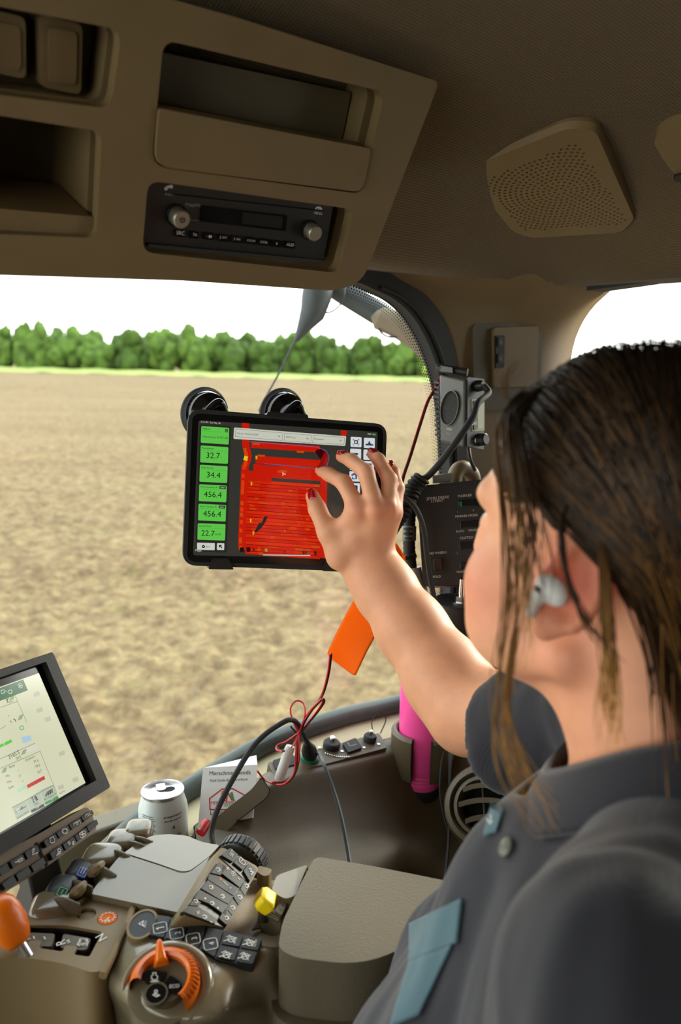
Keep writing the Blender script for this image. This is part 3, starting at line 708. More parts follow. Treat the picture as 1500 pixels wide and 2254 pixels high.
BF = Fr(at(505, 1745, 1.085), unit(EYE - at(505, 1745, 1.085)) + np.array([-.16, 0, .05]))
bk = thing('booklet', BF.w(BF.px(490, 1830), -.004), 'white paper booklet with red barn logo tucked in the side pocket', 'booklet')
mb = MB(); BF.pslab(mb, [(447, 1690), (568, 1683), (556, 1800), (436, 1822)], -.0002, .0004); mb.build('front_cover', WHITE, bk)
pts = BF.pxs([(448, 1690), (567, 1683), (556, 1800), (437, 1822)]); mb = MB()
top = [BF.w(p, -.0003) for p in pts]; bot = [BF.w(pts[0], -.001), BF.w(np.array(pts[1]) + np.array([-.004, .014]), -.016), BF.w(pts[2], -.012), BF.w(pts[3], -.004)]
mid_ = BF.w((np.array(pts[0]) * .55 + np.array(pts[1]) * .45) + np.array([-.006, .011]), -.009)
mb.box8(bot, top); mb.build('pages', mat('paper_edges', (.85, .85, .82), .7), bk)
k3 = lambda x, y: (290 + x / 4.5455, 1650 + y / 4.5455)
mb = MB(); BF.text(mb, 'Merschman Seeds', k3(780, 258), k3(1190, 246), .0007); BF.text(mb, 'Field Guide & Record Book', k3(785, 323), k3(1165, 308), .0007)
letters(mb, mat('dark_print', (.05, .05, .055), .6), bk)
mb = MB(); BF.line(mb, [k3(785, 600), k3(780, 490), k3(905, 395), k3(1015, 392), k3(1155, 470), k3(1150, 600), k3(785, 600)], .0016, .0007)
BF.line(mb, [k3(885, 510), k3(910, 420), k3(960, 415)], .0016, .0007); BF.line(mb, [k3(945, 510), k3(965, 430), k3(1000, 500), k3(1025, 505)], .0018, .0007); BF.line(mb, [k3(885, 512), k3(945, 512)], .0012, .0007)
BF.text(mb, 'MERSCHMAN', k3(795, 550), k3(1040, 538), .0007); letters(mb, mat('red_print', srgb(200, 40, 44), .6), bk, 'red barn shaped logo', 'logo')
mb = MB(); BF.line(mb, [k3(1000, 435), k3(1010, 490)], .0034, .0008); BF.text(mb, 'SEEDS', k3(920, 572), k3(1020, 562), .0007); letters(mb, mat('green_print', srgb(40, 150, 80), .6), bk, 'green stripe of the logo', 'logo')
mb = MB(); BF.text(mb, 'Lower', k3(790, 655), k3(915, 638), .0007); letters(mb, BLK, bk, 'black handwritten word')
mb = MB(); BF.pslab(mb, [(577, 1711), (597, 1740), (589, 1757), (520, 1812), (468, 1866), (425, 1880), (446, 1826), (500, 1782), (556, 1738)], .004, .0085, .004); mb.build('pocket_lip', TAN_D, sc, bevel=.002)
mb = MB(); BF.line(mb, rounded(BF.pxs([(577, 1711), (597, 1740), (589, 1757), (522, 1810)]), .004), .0012, .0089, flat=True); mb.build('panel_seam', DARKHOLE, sc)
lt = thing('lighter', at(444, 1832, 1.02), 'small red lighter with metal top lying below the booklet', 'lighter')
mb = MB(); mb.tube([at(441, 1834, 1.02), at(452, 1816, 1.03), at(456, 1810, 1.035)], [.0065, .0068, .006], 10); mb.build('body', RED_W, lt)
mb = MB(); mb.tube([at(441, 1823, 1.01), at(436, 1818, 1.01)], [.004, .0035], 8); mb.build('metal_top', CHROME, lt)
# ================================================================ electronics on the pillar
def prism_box(L, Mv, R, hl, hm, hr):
    """vertical box from three standing edges: (px, py top, py bottom, depth)"""
    pass
def edge(px0, y0, px1, y1, dep): return at(px0, y0, dep), at(px1, y1, dep * 1.0)
Lt, Lb = edge(966, 824, 968, 972, 1.165); Mt, Mb_ = edge(1025, 834, 1022, 986, 1.125); Rt, Rb = edge(1066, 838, 1062, 988, 1.155)
Bt, Bb = Lt + Rt - Mt, Lb + Rb - Mb_
rd = thing('two_way_radio', (Lb + Rb) / 2, 'dark grey two way radio with round speaker mounted on the pillar', 'radio')
RAD = mat('radio_grey', srgb(74, 74, 68), .42, bump=.3, bscale=900)
mb = MB(); mb.box8([Lb, Mb_, Rb, Bb], [Lt, Mt, Rt, Bt]); mb.build('body', RAD, rd, bevel=.004, seg=3)
RFR = Fr(Mt, np.cross(Mt - Lt, Lb - Lt), Mt - Lt); RSD = Fr(Mt, np.cross(Rt - Mt, Mb_ - Mt), Rt - Mt)
k2 = lambda x, y: (880 + x / 5, 760 + y / 5)
cen = (RFR.px(*k2(470, 680)) + RFR.px(*k2(665, 700))) / 2; rx = np.linalg.norm(RFR.px(*k2(470, 680)) - RFR.px(*k2(665, 700))) / 2; ry = np.linalg.norm(RFR.px(*k2(560, 495)) - RFR.px(*k2(585, 882))) / 2
mb = MB(); RFR.slab(mb, circ(cen, rx, 32, ry), -.001, .004, [circ(cen, rx * .93, 32, ry * .94)]); mb.build('speaker_ring', RAD, rd, bevel=.001)
mb = MB()
for i in range(-11, 12):
    y = i / 12 * ry * .93; hw = rx * .92 * math.sqrt(max(0, 1 - (y / (ry * .94)) ** 2))
    mb.tube([RFR.w(cen + (-hw, y), .0012), RFR.w(cen + (0, y - .001), .0016), RFR.w(cen + (hw, y), .0012)], .0011, 5)
prop(mb.build('speaker_slats', GRY, rd), kind='stuff')
mb = MB(); RFR.slab(mb, circ(cen, rx * .93, 30, ry * .94), -.002, .0004); mb.build('speaker_back', BLK, rd)
mb = MB(); RFR.flatpoly(mb, [k2(522, 905), k2(618, 925), k2(617, 950), k2(521, 930)], .0008); RFR.text(mb, 'RADIO', k2(523, 985), k2(612, 1005), .0008); letters(mb, GREY_P, rd, 'pale maker plate and word', 'nameplate')
for a, z in ((.0, 0),):
    mb = MB()
    for i in range(12):
        q = Lt + (Lb - Lt) * (i + 2.0) / 14; b = (Lt - Mt) * .18; nx = RFR.n * -.02
        mb.box8([q + RFR.n * -.001, q + b, q + b + nx, q + nx], [p + (Lt - Lb) * .03 for p in (q + RFR.n * -.001, q + b, q + b + nx, q + nx)])
    prop(mb.build('heat_fins', BLK, rd), kind='stuff')
mb = MB(); RSD.pslab(mb, [k2(745, 350), k2(925, 372), k2(920, 1150), k2(735, 1110)], -.0005, .0015, .002); mb.build('face_panel', BLK, rd, bevel=.0008)
mb = MB(); RSD.pslab(mb, [k2(782, 595), k2(920, 590), k2(918, 940), k2(782, 950)], .001, .0028, .002); lf = mb.build('display_frame', mat('ivory', srgb(186, 182, 150), .5), rd, bevel=.0006)
mb = MB(); RSD.pslab(mb, [k2(842, 640), k2(905, 640), k2(903, 915), k2(842, 918)], .0027, .0031, .001); mb.build('display', mat('lcd_green', srgb(150, 152, 96), .2), lf)
for y in (640, 730, 815, 905):
    mb = MB(); RSD.pslab(mb, [k2(795, y - 26), k2(826, y - 28), k2(826, y + 28), k2(795, y + 28)], .002, .0042, .001); mb.build('button', BLK, lf, bevel=.0005)
a = RSD.px(*k2(870, 1040)); mb = MB(); mb.lathe(RSD.w(a, 0), RSD.n, [(.0095, 0), (.009, .012), (.007, .014), (0, .014)], 18); mb.build('volume_knob', BLK, rd)
a = RSD.px(*k2(812, 1050)); mb = MB(); mb.lathe(RSD.w(a, 0), RSD.n, [(.004, 0), (.004, .006), (0, .006)], 12); plab(mb.build('small_knob', CHROME, rd), 'bright small knob')
a = RSD.px(*k2(850, 450)); plug0 = RSD.w(a, .004)
mb = MB(); mb.lathe(RSD.w(a, 0), RSD.n, [(.0085, 0), (.008, .008), (.006, .012), (0, .012)], 14); mb.build('microphone_plug', BLK, rd)
tb1 = MB(); tb1.box8(P3([(968, 818, 1.16), (998, 822, 1.14), (1000, 826, 1.19), (972, 820, 1.2)]), P3([(966, 803, 1.16), (997, 808, 1.14), (1000, 812, 1.19), (972, 806, 1.2)]))
tb1.tube(P3([(962, 808, 1.165), (1030, 820, 1.15)]), .006, 10); tb1.build('mount_bracket', GRY, rd, bevel=.001)
# its cord: straight run, then a coil
mc = thing('coiled_cord', at(900, 1120, 1.1), 'black coiled microphone cord running down from the radio behind the hand', 'cord')
mb = MB(); mb.tube(smoothpath([plug0 + RSD.n * .008, plug0 + RSD.n * .016 + np.array([.001, 0, -.012]), at(1052, 888, 1.10), at(1040, 920, 1.09), at(1010, 965, 1.085), at(975, 1012, 1.09), at(945, 1046, 1.10), at(930, 1055, 1.105)], 6), .0048, 10); mb.build('straight_run', BLK_M, mc)
axp = smoothpath(P3([(930, 1052, 1.105), (912, 1072, 1.105), (900, 1100, 1.1), (885, 1128, 1.095), (868, 1150, 1.09), (855, 1170, 1.08)]), 40); T = np.gradient(axp, axis=0); hel = []
for i, (p, t) in enumerate(zip(axp, T)):
    t = unit(t); e1 = unit(np.cross(t, [0, 1, .2])); e2 = np.cross(t, e1); ph = i / len(axp) * 2 * pi * 15
    hel.append(p + .0095 * (e1 * cos(ph) + e2 * sin(ph)))
mb = MB(); mb.tube(hel, .0032, 7); mb.build('coil', BLK_M, mc)

# planter control box
CB = Fr(at(925, 1070, 1.13), np.cross(at(1130, 1050, 1.11) - at(925, 1070, 1.13), at(932, 1290, 1.11) - at(925, 1070, 1.13)), at(1130, 1050, 1.11) - at(925, 1070, 1.13))
kb = thing('control_box', CB.w(CB.px(1030, 1290), -.03), 'black planter control box with rocker switches and white lettering beside the face', 'control box')
k5 = lambda x, y: (880 + x / 5.008, 1000 + y / 5.008)
q = [(917, 1070), (1135, 1048), (1142, 1282), (932, 1291)]
mb = MB(); CB.pslab(mb, q, -.06, 0, .009); mb.build('case', BLK, kb, bevel=.004, seg=3)
mb = MB(); CB.pslab(mb, [k5(222, 365), (1130, 1062), (1136, 1276), k5(262, 1425)], -.001, .0012, .006); mb.build('front_plate', mat('box_face', (.016, .015, .014), .5, bump=.3, bscale=500), kb, bevel=.0006)
for pts in ([(615, 500), (905, 470), (910, 585), (620, 605)], [(640, 735), (920, 705), (925, 815), (640, 835)], [(635, 955), (905, 940), (905, 1055), (635, 1075)], [(640, 1180), (905, 1165), (905, 1265), (640, 1280)], [(360, 1135), (480, 1115), (490, 1300), (370, 1320)]):
    mb = MB(); CB.pslab(mb, [k5(*p) for p in pts], .0005, .004, .002); sw = mb.build('rocker_frame', BLK, kb, bevel=.0008)
    c0 = np.mean(pts, 0); ins = [c0 + (np.array(p) - c0) * np.array([.78, .7]) for p in pts]
    P = CB.pxs([k5(*p) for p in ins]); mb = MB(); V = [CB.w(P[0], .0045), CB.w(P[1], .0075), CB.w(P[2], .0075), CB.w(P[3], .0045)]; Lo = [CB.w(p, .001) for p in P]
    mb.box8(Lo, V); mb.build('rocker', BLK_G, sw, bevel=.0006)
    if pts[0] == (615, 500):
        mb = MB(); CB.pslab(mb, [k5(662, 530), k5(692, 528), k5(694, 582), k5(664, 584)], .004, .0085, .001); plab(mb.build('indicator', GREEN_P, sw), 'green indicator')
mb = MB(); T = lambda s, x0, y0, x1, y1: CB.text(mb, s, k5(x0, y0), k5(x1, y1), .0018)
T('JOHN DEERE', 300, 505, 548, 485); T('1770NT', 355, 535, 490, 522); T('MARKER', 645, 478, 800, 464); T('L', 636, 645, 650, 644); T('R', 808, 628, 824, 626)
T('MARKER MODE', 618, 700, 862, 682); T('AUTO', 622, 864, 714, 858); T('MANUAL', 762, 852, 900, 842); T('CLUTCH', 668, 938, 812, 928); T('L', 634, 1098, 648, 1097)
T('WING WHEELS', 282, 1110, 520, 1092); T('FOLD', 372, 1364, 456, 1358); T('TRANS', 626, 1310, 720, 1302); T('R', 745, 1000, 765, 998)
letters(mb, WHT_P, kb)
# the post under the box: bolt and black puck
pk = thing('mounting_post', at(1008, 1420, 1.10), 'black round mounting puck with a bolt under the control box', 'mount')
pc = at(1010, 1392, 1.12)
mb = MB(); mb.lathe(pc, (0, 0, 1), [(.0, 0), (.037, 0), (.039, .003), (.039, .044), (.037, .047), (.0, .047)], 36); mb.build('puck', BLK_M, pk, bevel=.001)
mb = MB(); b = pc + np.array([-.001, -.012, .047]); mb.lathe(b, (0, 0, 1), [(.0115, 0), (.0115, .002), (0, .002)], 20); mb.lathe(b + (0, 0, .002), (0, 0, 1), [(.0085, 0), (.0085, .008), (0, .008)], 6); mb.tube([b, b + (0, 0, .034)], .0038, 10); mb.build('bolt', CHROME, pk)
mb = MB(); mb.tube([pc + (.012, .01, .0), pc + (.012, .01, -.08)], .009, 12); mb.build('stem', GRY, pk)
mb = MB(); mb.tube([pc + (.012, .01, -.05), pc + (.11, .14, -.06)], .011, 10); mb.build('arm', GRY, pk)
mb = MB(); mb.tube([CB.w(CB.px(1040, 1180), -.055), PIL_MID(1070, 1180) ], .014, 12); mb.build('box_bracket', GRY, kb)
# rounded tan grip and a grey bracket above the box
hd = MB(); hd.tube(smoothpath(P3([(1000, 1080, 1.19), (1003, 1045, 1.19), (1018, 1030, 1.195), (1040, 1045, 1.21), (1046, 1085, 1.23)]), 6), .0115, 12)
prop(hd.build('grab_handle', TAN), 'small tan rounded grip poking up behind the control box', 'handle')
gb = MB(); gb.box8(P3([(952, 1065, 1.18), (1005, 1060, 1.18), (1005, 1060, 1.24), (955, 1065, 1.24)]), P3([(950, 1046, 1.18), (1003, 1040, 1.18), (1003, 1040, 1.24), (952, 1046, 1.24)])); prop(gb.build('bracket', mat('zinc', (.35, .36, .34), .45, .6), bevel=.002), 'pale grey metal bracket behind the top of the control box', 'bracket')
# switch plate on the pillar
pm = onN(980, 790, .958) * .47 + onS(1225, 790, S1 - .012) * .53
PF = Fr(pm - unit(pm - EYE) * .012, np.cross(onS(1225, 790, S1 - .012) - onN(980, 790, .958), [0, 0, 1]))
sp = thing('switch_panel', PF.w(PF.px(1110, 830), -.01), 'tan switch plate with two small black rockers high on the pillar', 'switch')
mb = MB(); PF.pslab(mb, [(1042, 712), (1196, 712), (1192, 900), (1048, 905)], -.02, -.002, .012); mb.build('surround', TAN_D, sp, bevel=.004)
mb = MB(); PF.pslab(mb, [(1084, 722), (1184, 718), (1178, 850), (1086, 852)], -.004, .004, .006); mb.build('plate', TAN, sp, bevel=.002)
mb = MB(); PF.pslab(mb, [k2(1030, -105), k2(1130, -110), k2(1122, 245), k2(1032, 255)], .003, .007, .003); rf_ = mb.build('rocker_frame', BLK, sp, bevel=.001)
for y in (-30, 150):
    mb = MB(); PF.pslab(mb, [k2(1045, y - 55), k2(1112, y - 58), k2(1110, y + 42), k2(1046, y + 45)], .006, .0105, .002); r_ = mb.build('rocker', GRY, rf_, bevel=.001)
mb = MB()
for y in (-30, 150): PF.line(mb, [k2(1066, y - 22), k2(1066, y + 16)], .0012, .0108); PF.line(mb, [k2(1076, y - 22), k2(1076, y + 16)], .0012, .0108)
letters(mb, GREY_P, sp, 'pale marks on the rockers')

# corrugated loom with grey tape, grey sleeve, ribbon
lm = thing('cable_loom', at(905, 1330, 1.15), 'black corrugated cable loom with grey tape wraps beside the control box', 'cable')
pth = smoothpath(P3([(910, 1085, 1.17), (904, 1120, 1.165), (901, 1170, 1.16), (902, 1220, 1.16), (906, 1255, 1.16)]), 10)
mb = MB(); mb.tube(pth, [.0085 + .0007 * (i % 2) for i in range(len(pth))], 12); mb.build('corrugated_tube', BLK_M, lm)
for a, b in (((902, 1158), (901, 1190)), ((908, 1096), (904, 1120))):
    mb = MB(); mb.tube([at(*a, 1.162), at(*b, 1.161)], .0102, 14); plab(mb.build('tape_wrap', mat('grey_tape', (.16, .16, .15), .5), lm), 'grey tape wrap')
mb = MB(); mb.tube(smoothpath(P3([(886, 1228, 1.15), (900, 1226, 1.148), (916, 1222, 1.15)]), 3), .004, 8); mb.build('cable_tie', BLK, lm)
mb = MB(); mb.tube(smoothpath(P3([(908, 1250, 1.16), (912, 1275, 1.16), (922, 1310, 1.16), (932, 1350, 1.16), (938, 1400, 1.16)]), 6), list(np.linspace(.013, .017, 25)), 12); plab(mb.build('sleeve', mat('silver_sleeve', (.42, .43, .43), .35, .3), lm), 'silver grey sleeve')
cb2 = MB(); cb2.tube(smoothpath(P3([(862, 1110, 1.06), (880, 1094, 1.055), (898, 1100, 1.05), (918, 1124, 1.045), (933, 1165, 1.04), (940, 1220, 1.04), (947, 1270, 1.045), (956, 1320, 1.05), (960, 1370, 1.06), (962, 1440, 1.08)]), 8), .0037, 8)
prop(cb2.build('braided_cable', BLK_M), 'black braided charging cable curving from behind the tablet past the control box', 'cable')
cw = MB(); cw.tube(smoothpath(P3([(1032, 985, 1.17), (1036, 1010, 1.16), (1046, 1035, 1.17)]), 5), .003, 7); prop(cw.build('short_cable', BLK_M), 'short black cable hanging under the two way radio', 'cable')
rw = thing('power_wire', at(900, 1060, 1.12), 'thin red and black twin wire curving down from the two way radio', 'wire')
for off, m, nm in ((0, RED_W, 'red_strand'), (.0024, BLK_M, 'black_strand')):
    mb = MB(); mb.tube(smoothpath([p + RGT * off for p in P3([(968, 832, 1.19), (955, 858, 1.18), (940, 885, 1.17), (925, 930, 1.15), (914, 965, 1.14), (900, 1010, 1.13), (888, 1045, 1.12), (878, 1085, 1.11)])], 6), .0014, 6); mb.build(nm, m, rw)
RIB = mat('ribbon_orange', srgb(255, 150, 40), .5); N_ = RIB.node_tree; b_ = N_.nodes['Principled BSDF']
tl_ = N_.nodes.new('ShaderNodeBsdfTranslucent'); tl_.inputs[0].default_value = (*srgb(255, 160, 50), 1); ms = N_.nodes.new('ShaderNodeMixShader'); ms.inputs[0].default_value = .62
N_.links.new(b_.outputs[0], ms.inputs[1]); N_.links.new(tl_.outputs[0], ms.inputs[2]); N_.links.new(ms.outputs[0], N_.nodes['Material Output'].inputs[0])
rb = thing('marking_ribbon', at(780, 1490, 1.1), 'translucent orange plastic marking ribbon hanging below the forearm', 'ribbon')
Lp = smoothpath(P3([(716, 1442, 1.10), (748, 1375, 1.11), (785, 1308, 1.12), (822, 1262, 1.13), (850, 1236, 1.14)]), 6); Rp = smoothpath(P3([(783, 1493, 1.10), (808, 1440, 1.105), (842, 1375, 1.12), (872, 1300, 1.13), (884, 1260, 1.14)]), 6)
mb = MB(); mb.grid([Lp, (Lp + Rp) / 2 + np.array([0, .004, 0]), Rp]); mb.build('tail', RIB, rb, smooth='all', sub=1, solid=.0004)
Lp = smoothpath(P3([(852, 1238, 1.135), (862, 1205, 1.13), (872, 1196, 1.13), (884, 1212, 1.13), (893, 1226, 1.135)]), 5); Rp = smoothpath(P3([(884, 1262, 1.14), (868, 1238, 1.125), (874, 1236, 1.12), (886, 1228, 1.125), (896, 1300, 1.135)]), 5)
mb = MB(); mb.grid([Lp, Rp]); mb.build('knot', RIB, rb, smooth='all', solid=.0004)
# ================================================================ tablet on its suction mount
SCR = mat('screen_light', (0, 0, 0), .09, attr='tint', emit='attr', estr=.86, spec=.5)
TB = Fr((-.175, .967, 1.228), (.256, -.953, .163), (.22, .057, -.014))
tab = thing('tablet_computer', TB.w(TB.px(620, 1250), -.006), 'tablet in a black rugged case showing a red field map and green tiles', 'tablet')
cq = [(415, 899), (852, 934), (838, 1260), (402, 1244)]; sq = [(437, 925), (832, 951), (820, 1231), (425, 1222)]; bq = [(424, 909), (845, 940), (831, 1250), (412, 1236)]
mb = MB(); o = rounded(TB.pxs(cq), .017, 7); TB.slab(mb, o, -.0135, .0018, [rounded(TB.pxs(bq), .011, 7)]); mb.build('case', BLK_M, tab, bevel=.0015, seg=2)
mb = MB(); TB.slab(mb, o, -.0138, -.006); mb.build('case_back', BLK_M, tab)
mb = MB(); TB.pslab(mb, bq, -.006, 0, .011); mb.build('bezel', BLK_G, tab)
c3 = lambda x, y: (380 + x / 2.7778, 830 + y / 2.7778)
c6 = lambda x, y: (420 + x / 6.818, 910 + y / 6.818)
S = MB()
def q(fr, mbx, col, pts, h=.0005, r=0):
    mbx.col = srgb(*col); P = fr.pxs(pts)
    if r: P = rounded(P, r, 4)
    mbx.add([fr.w(p, h) for p in P], [tuple(range(len(P)))])
q(TB, S, (54, 54, 48), sq, .0004, .003)
green = (98, 205, 78); ink = (14, 40, 22)
cards = [[(160, 190), (578, 218), (570, 468), (150, 440)], [(150, 480), (566, 507), (558, 757), (142, 735)], [(138, 770), (555, 793), (545, 1045), (130, 1025)], [(128, 1062), (543, 1085), (533, 1335), (120, 1315)], [(118, 1355), (532, 1375), (524, 1623), (110, 1605)], [(106, 1648), (523, 1660), (514, 1908), (100, 1895)]]
q(TB, S, (40, 40, 36), [c6(135, 160), c6(605, 190), c6(545, 2090), c6(70, 2070)], .00045, .002)
for cd_ in cards:
    q(TB, S, green, [c6(*p) for p in cd_], .0005, .0016)
    a, b, c_, d_ = [np.array(p) for p in cd_]; S.col = srgb(60, 150, 60); TB.line(S, [c6(*(a * .72 + d_ * .28)), c6(*(b * .72 + c_ * .28))], .0002, .0006)
for pts in ([(95, 1938), (362, 1945), (360, 2052), (95, 2045)], [(395, 1945), (505, 1948), (502, 2050), (392, 2048)]): q(TB, S, (214, 216, 206), [c6(*p) for p in pts], .0005, .001)
for pts in ([(432, 1090), (528, 1095), (526, 1138), (430, 1132)], [(422, 1382), (518, 1388), (516, 1428), (420, 1422)]): q(TB, S, (20, 44, 24), [c6(*p) for p in pts], .00062)
S.build('screen', SCR, tab, smooth=False)
# field map
S = MB(); r_ = random.Random(3)
RED, ORG, YEL, BK = (204, 26, 8), (206, 78, 16), (240, 205, 30), (36, 8, 6)
yl = lambda x, y: y + (x - 470) * .068            # rows of the field run slightly downhill on the screen
def strip(x0, x1, y0, y1, col, h=.0006): q(TB, S, col, [c3(x0, yl(x0, y0)), c3(x1, yl(x1, y0)), c3(x1, yl(x1, y1)), c3(x0, yl(x0, y1))], h)
def path_strip(pts, w, col, h=.0006):
    for (x0, y0), (x1, y1) in zip(pts[:-1], pts[1:]): q(TB, S, col, [c3(x0, y0), c3(x0 + w, y0 + 3), c3(x1 + w, y1 + 3), c3(x1, y1)], h)
lp = [(424, 280), (426, 420), (440, 470), (436, 510), (420, 550), (414, 700), (408, 850), (402, 1000), (404, 1050), (440, 1085), (520, 1096)]
path_strip(lp[:9], 44, RED, .00062)
for k in range(26):
    t = r_.uniform(0, 7.9); i = int(t); x = lp[i][0] * (1 - t + i) + lp[i + 1][0] * (t - i); y = lp[i][1] * (1 - t + i) + lp[i + 1][1] * (t - i)
    q(TB, S, r_.choice([ORG, (230, 60, 12)]), [c3(x + 4, y), c3(x + 22, y + 1), c3(x + 22, y + 26), c3(x + 4, y + 25)], .00068)
q(TB, S, YEL, [c3(440, 480), c3(462, 486), c3(456, 514), c3(432, 506)], .0007)
strip(480, 900, 392, 432, RED); strip(508, 905, 478, 525, RED); strip(495, 905, 530, 575, RED); strip(460, 905, 572, 606, RED); strip(460, 605, 600, 640, RED)
q(TB, S, (150, 10, 8), [c3(880, 440), c3(925, 440), c3(955, 490), c3(945, 540), c3(905, 560), c3(890, 545), c3(915, 500), c3(912, 470), c3(880, 462)], .00061)
q(TB, S, (60, 4, 6), [c3(872, 450), c3(912, 438), c3(930, 460), c3(905, 505), c3(880, 470)], .00064)
q(TB, S, RED, [c3(905, 600), c3(945, 606), c3(940, 1110), c3(895, 1105)], .00061)
y = 628; k = 0
while y < 1080:
    x0 = 458 - (y - 628) * .03; strip(x0, 900, y, y + 19.2, RED if r_.random() < .7 else (224, 40, 8)); strip(x0, 900, y + 19.2, y + 20.8 if k % 2 else y + 21.8, BK, .00061)
    for _ in range(5):
        x = r_.uniform(x0, 870); w = r_.uniform(8, 70); strip(x, min(x + w, 900), y + r_.uniform(0, 8), y + r_.uniform(9, 18), r_.choice([ORG, (214, 58, 12), (208, 44, 10), (212, 50, 10)]), .00064)
    y += 20.8; k += 1
for a in ((488, 400, 520), (520, 470, 506), (640, 560, 572), (760, 430, 445), (655, 556, 575)): strip(a[0], a[0] + 45, a[1], a[1] + 12, ORG, .00066)
for x, y in ((508, 478), (478, 640), (474, 866), (490, 940)): strip(x, x + 6, y, y + 22, YEL, .0007); strip(x + 9, x + 12, y, y + 20, (120, 160, 30), .0007)
q(TB, S, (30, 26, 22), [c3(500, 946), c3(530, 890), c3(545, 890), c3(562, 852), c3(582, 850), c3(572, 880), c3(545, 920), c3(512, 950)], .0007)
for x in (410, 450): q(TB, S, (40, 6, 6), [c3(x, 1042), c3(x + 24, 1040), c3(x + 28, 1066), c3(x + 6, 1072)], .0007)
for k in range(9): x = r_.uniform(480, 900); strip(x, x + r_.uniform(4, 16), 1044 + r_.uniform(-8, 4), 1060, r_.choice([ORG, YEL, (70, 10, 8), (140, 170, 40)]), .00069)
q(TB, S, RED, [c3(1030, 325), c3(1066, 329), c3(1062, 362), c3(1028, 358)], .0006)
S.col = srgb(70, 120, 190); TB.line(S, [c3(470, 395), c3(880, 428), c3(940, 450), c3(958, 490), c3(945, 540), c3(900, 560), c3(560, 530)], .0005, .00072)
q(TB, S, (205, 205, 196), [c3(553, 1084), c3(843, 1088), c3(843, 1094), c3(553, 1090)], .00075)
prop(S.build('field_map', SCR, tab, smooth=False), kind='stuff')
# header bar and side buttons
S = MB(); q(TB, S, (206, 208, 192), [c3(376, 308), c3(1062, 362), c3(1056, 422), c3(372, 378)], .0008, .0016)
for pts in ([(386, 318), (675, 342), (670, 388), (384, 364)], [(686, 343), (850, 356), (845, 402), (682, 390)], [(860, 356), (1052, 370), (1048, 412), (856, 402)]):
    S.col = srgb(70, 72, 66); TB.line(S, [c3(*p) for p in pts], .0003, .00085, closed=True)
    x, y = (np.array(pts[1]) * .5 + np.array(pts[2]) * .5) + (-22, -2); TB.line(S, [c3(x - 6, y - 4), c3(x, y + 3), c3(x + 6, y - 3)], .0005, .00085)
for cx in (1122, 1203):
    for k, cy_ in enumerate((398, 470, 540, 608, 680)):
        yy = cy_ + (cx - 1122) * .075; xx = cx - k * 2.5; q(TB, S, (222, 226, 228), [c3(xx - 33, yy - 33), c3(xx + 34, yy - 30), c3(xx + 33, yy + 32), c3(xx - 34, yy + 29)], .0008, .0014)
        S.col = srgb(40, 46, 60)
        if k == 0 and cx < 1150: TB.line(S, [c3(xx - 9, yy - 9), c3(xx + 9, yy - 8), c3(xx + 9, yy + 9), c3(xx - 9, yy + 8)], .0012, .00085, True); [TB.line(S, [c3(xx + a * 18, yy + b * 10), c3(xx + a * 18, yy + b * 18), c3(xx + a * 10, yy + b * 18)], .0006, .00085) for a in (-1, 1) for b in (-1, 1)]
        elif k == 0: S.col = srgb(40, 70, 110); TB.flatpoly(S, [c3(xx - 24, yy + 14), c3(xx - 24, yy + 6), c3(xx - 8, yy + 2), c3(xx, yy - 16), c3(xx + 8, yy + 3), c3(xx + 24, yy + 8), c3(xx + 24, yy + 16)], .00085)
        elif k == 1 and cx < 1150: TB.line(S, [c3(xx - 13, yy - 1), c3(xx + 12, yy + 1)], .0022, .00085)
        elif k == 1: TB.line(S, [c3(xx - 13, yy - 1), c3(xx + 12, yy + 1)], .0022, .00085); TB.line(S, [c3(xx, yy - 13), c3(xx, yy + 13)], .0022, .00085)
        elif k == 3: S.col = srgb(60, 90, 140); TB.line(S, [c3(xx - 18, yy - 8), c3(xx - 6, yy - 16), c3(xx + 8, yy - 8), c3(xx + 8, yy + 14)], .0022, .00085); TB.line(S, [c3(xx - 14, yy + 4), c3(xx - 14, yy + 14), c3(xx - 2, yy + 14)], .0014, .00085)
        else: TB.line(S, [c3(xx - 14, yy - 14), c3(xx + 14, yy - 12), c3(xx + 14, yy + 14)], .0022, .00085); TB.line(S, [c3(xx + 14, yy + 14), c3(xx - 4, yy - 2)], .0018, .00085)
S.col = srgb(70, 190, 80); TB.flatpoly(S, [c3(1222, 346), c3(1242, 348), c3(1242, 356), c3(1222, 354)], .0008)
prop(S.build('screen_buttons', SCR, tab, smooth=False), kind='stuff')
mb = MB(); T = lambda s, x0, y0, x1, y1, h=.0009: TB.text(mb, s, c6(x0, y0), c6(x1, y1), h)
mb.col = srgb(*ink)
T('Hybrid', 180, 242, 292, 250); T('Merschman 25157-30', 178, 362, 552, 384); T('Population', 165, 532, 346, 542); T('Field Acres', 155, 824, 338, 834); T('Acre Counter A', 145, 1112, 398, 1124); T('Acre Counter B', 136, 1405, 386, 1416); T('Acres/Hour', 122, 1698, 312, 1706)
T('32.7', 232, 668, 436, 682); T('k', 456, 668, 472, 669); T('34.4', 238, 960, 442, 974); T('456.4', 196, 1252, 462, 1264); T('456.4', 184, 1542, 454, 1554); T('22.7', 158, 1832, 356, 1842); T('ac/hr', 368, 1825, 466, 1830)
T('EDIT', 224, 2012, 288, 2014); TB.line(mb, [c6(190 + 15 * cos(t), 1998 + 15 * sin(t)) for t in np.linspace(0, 6.28, 12)], .0013, .0009)
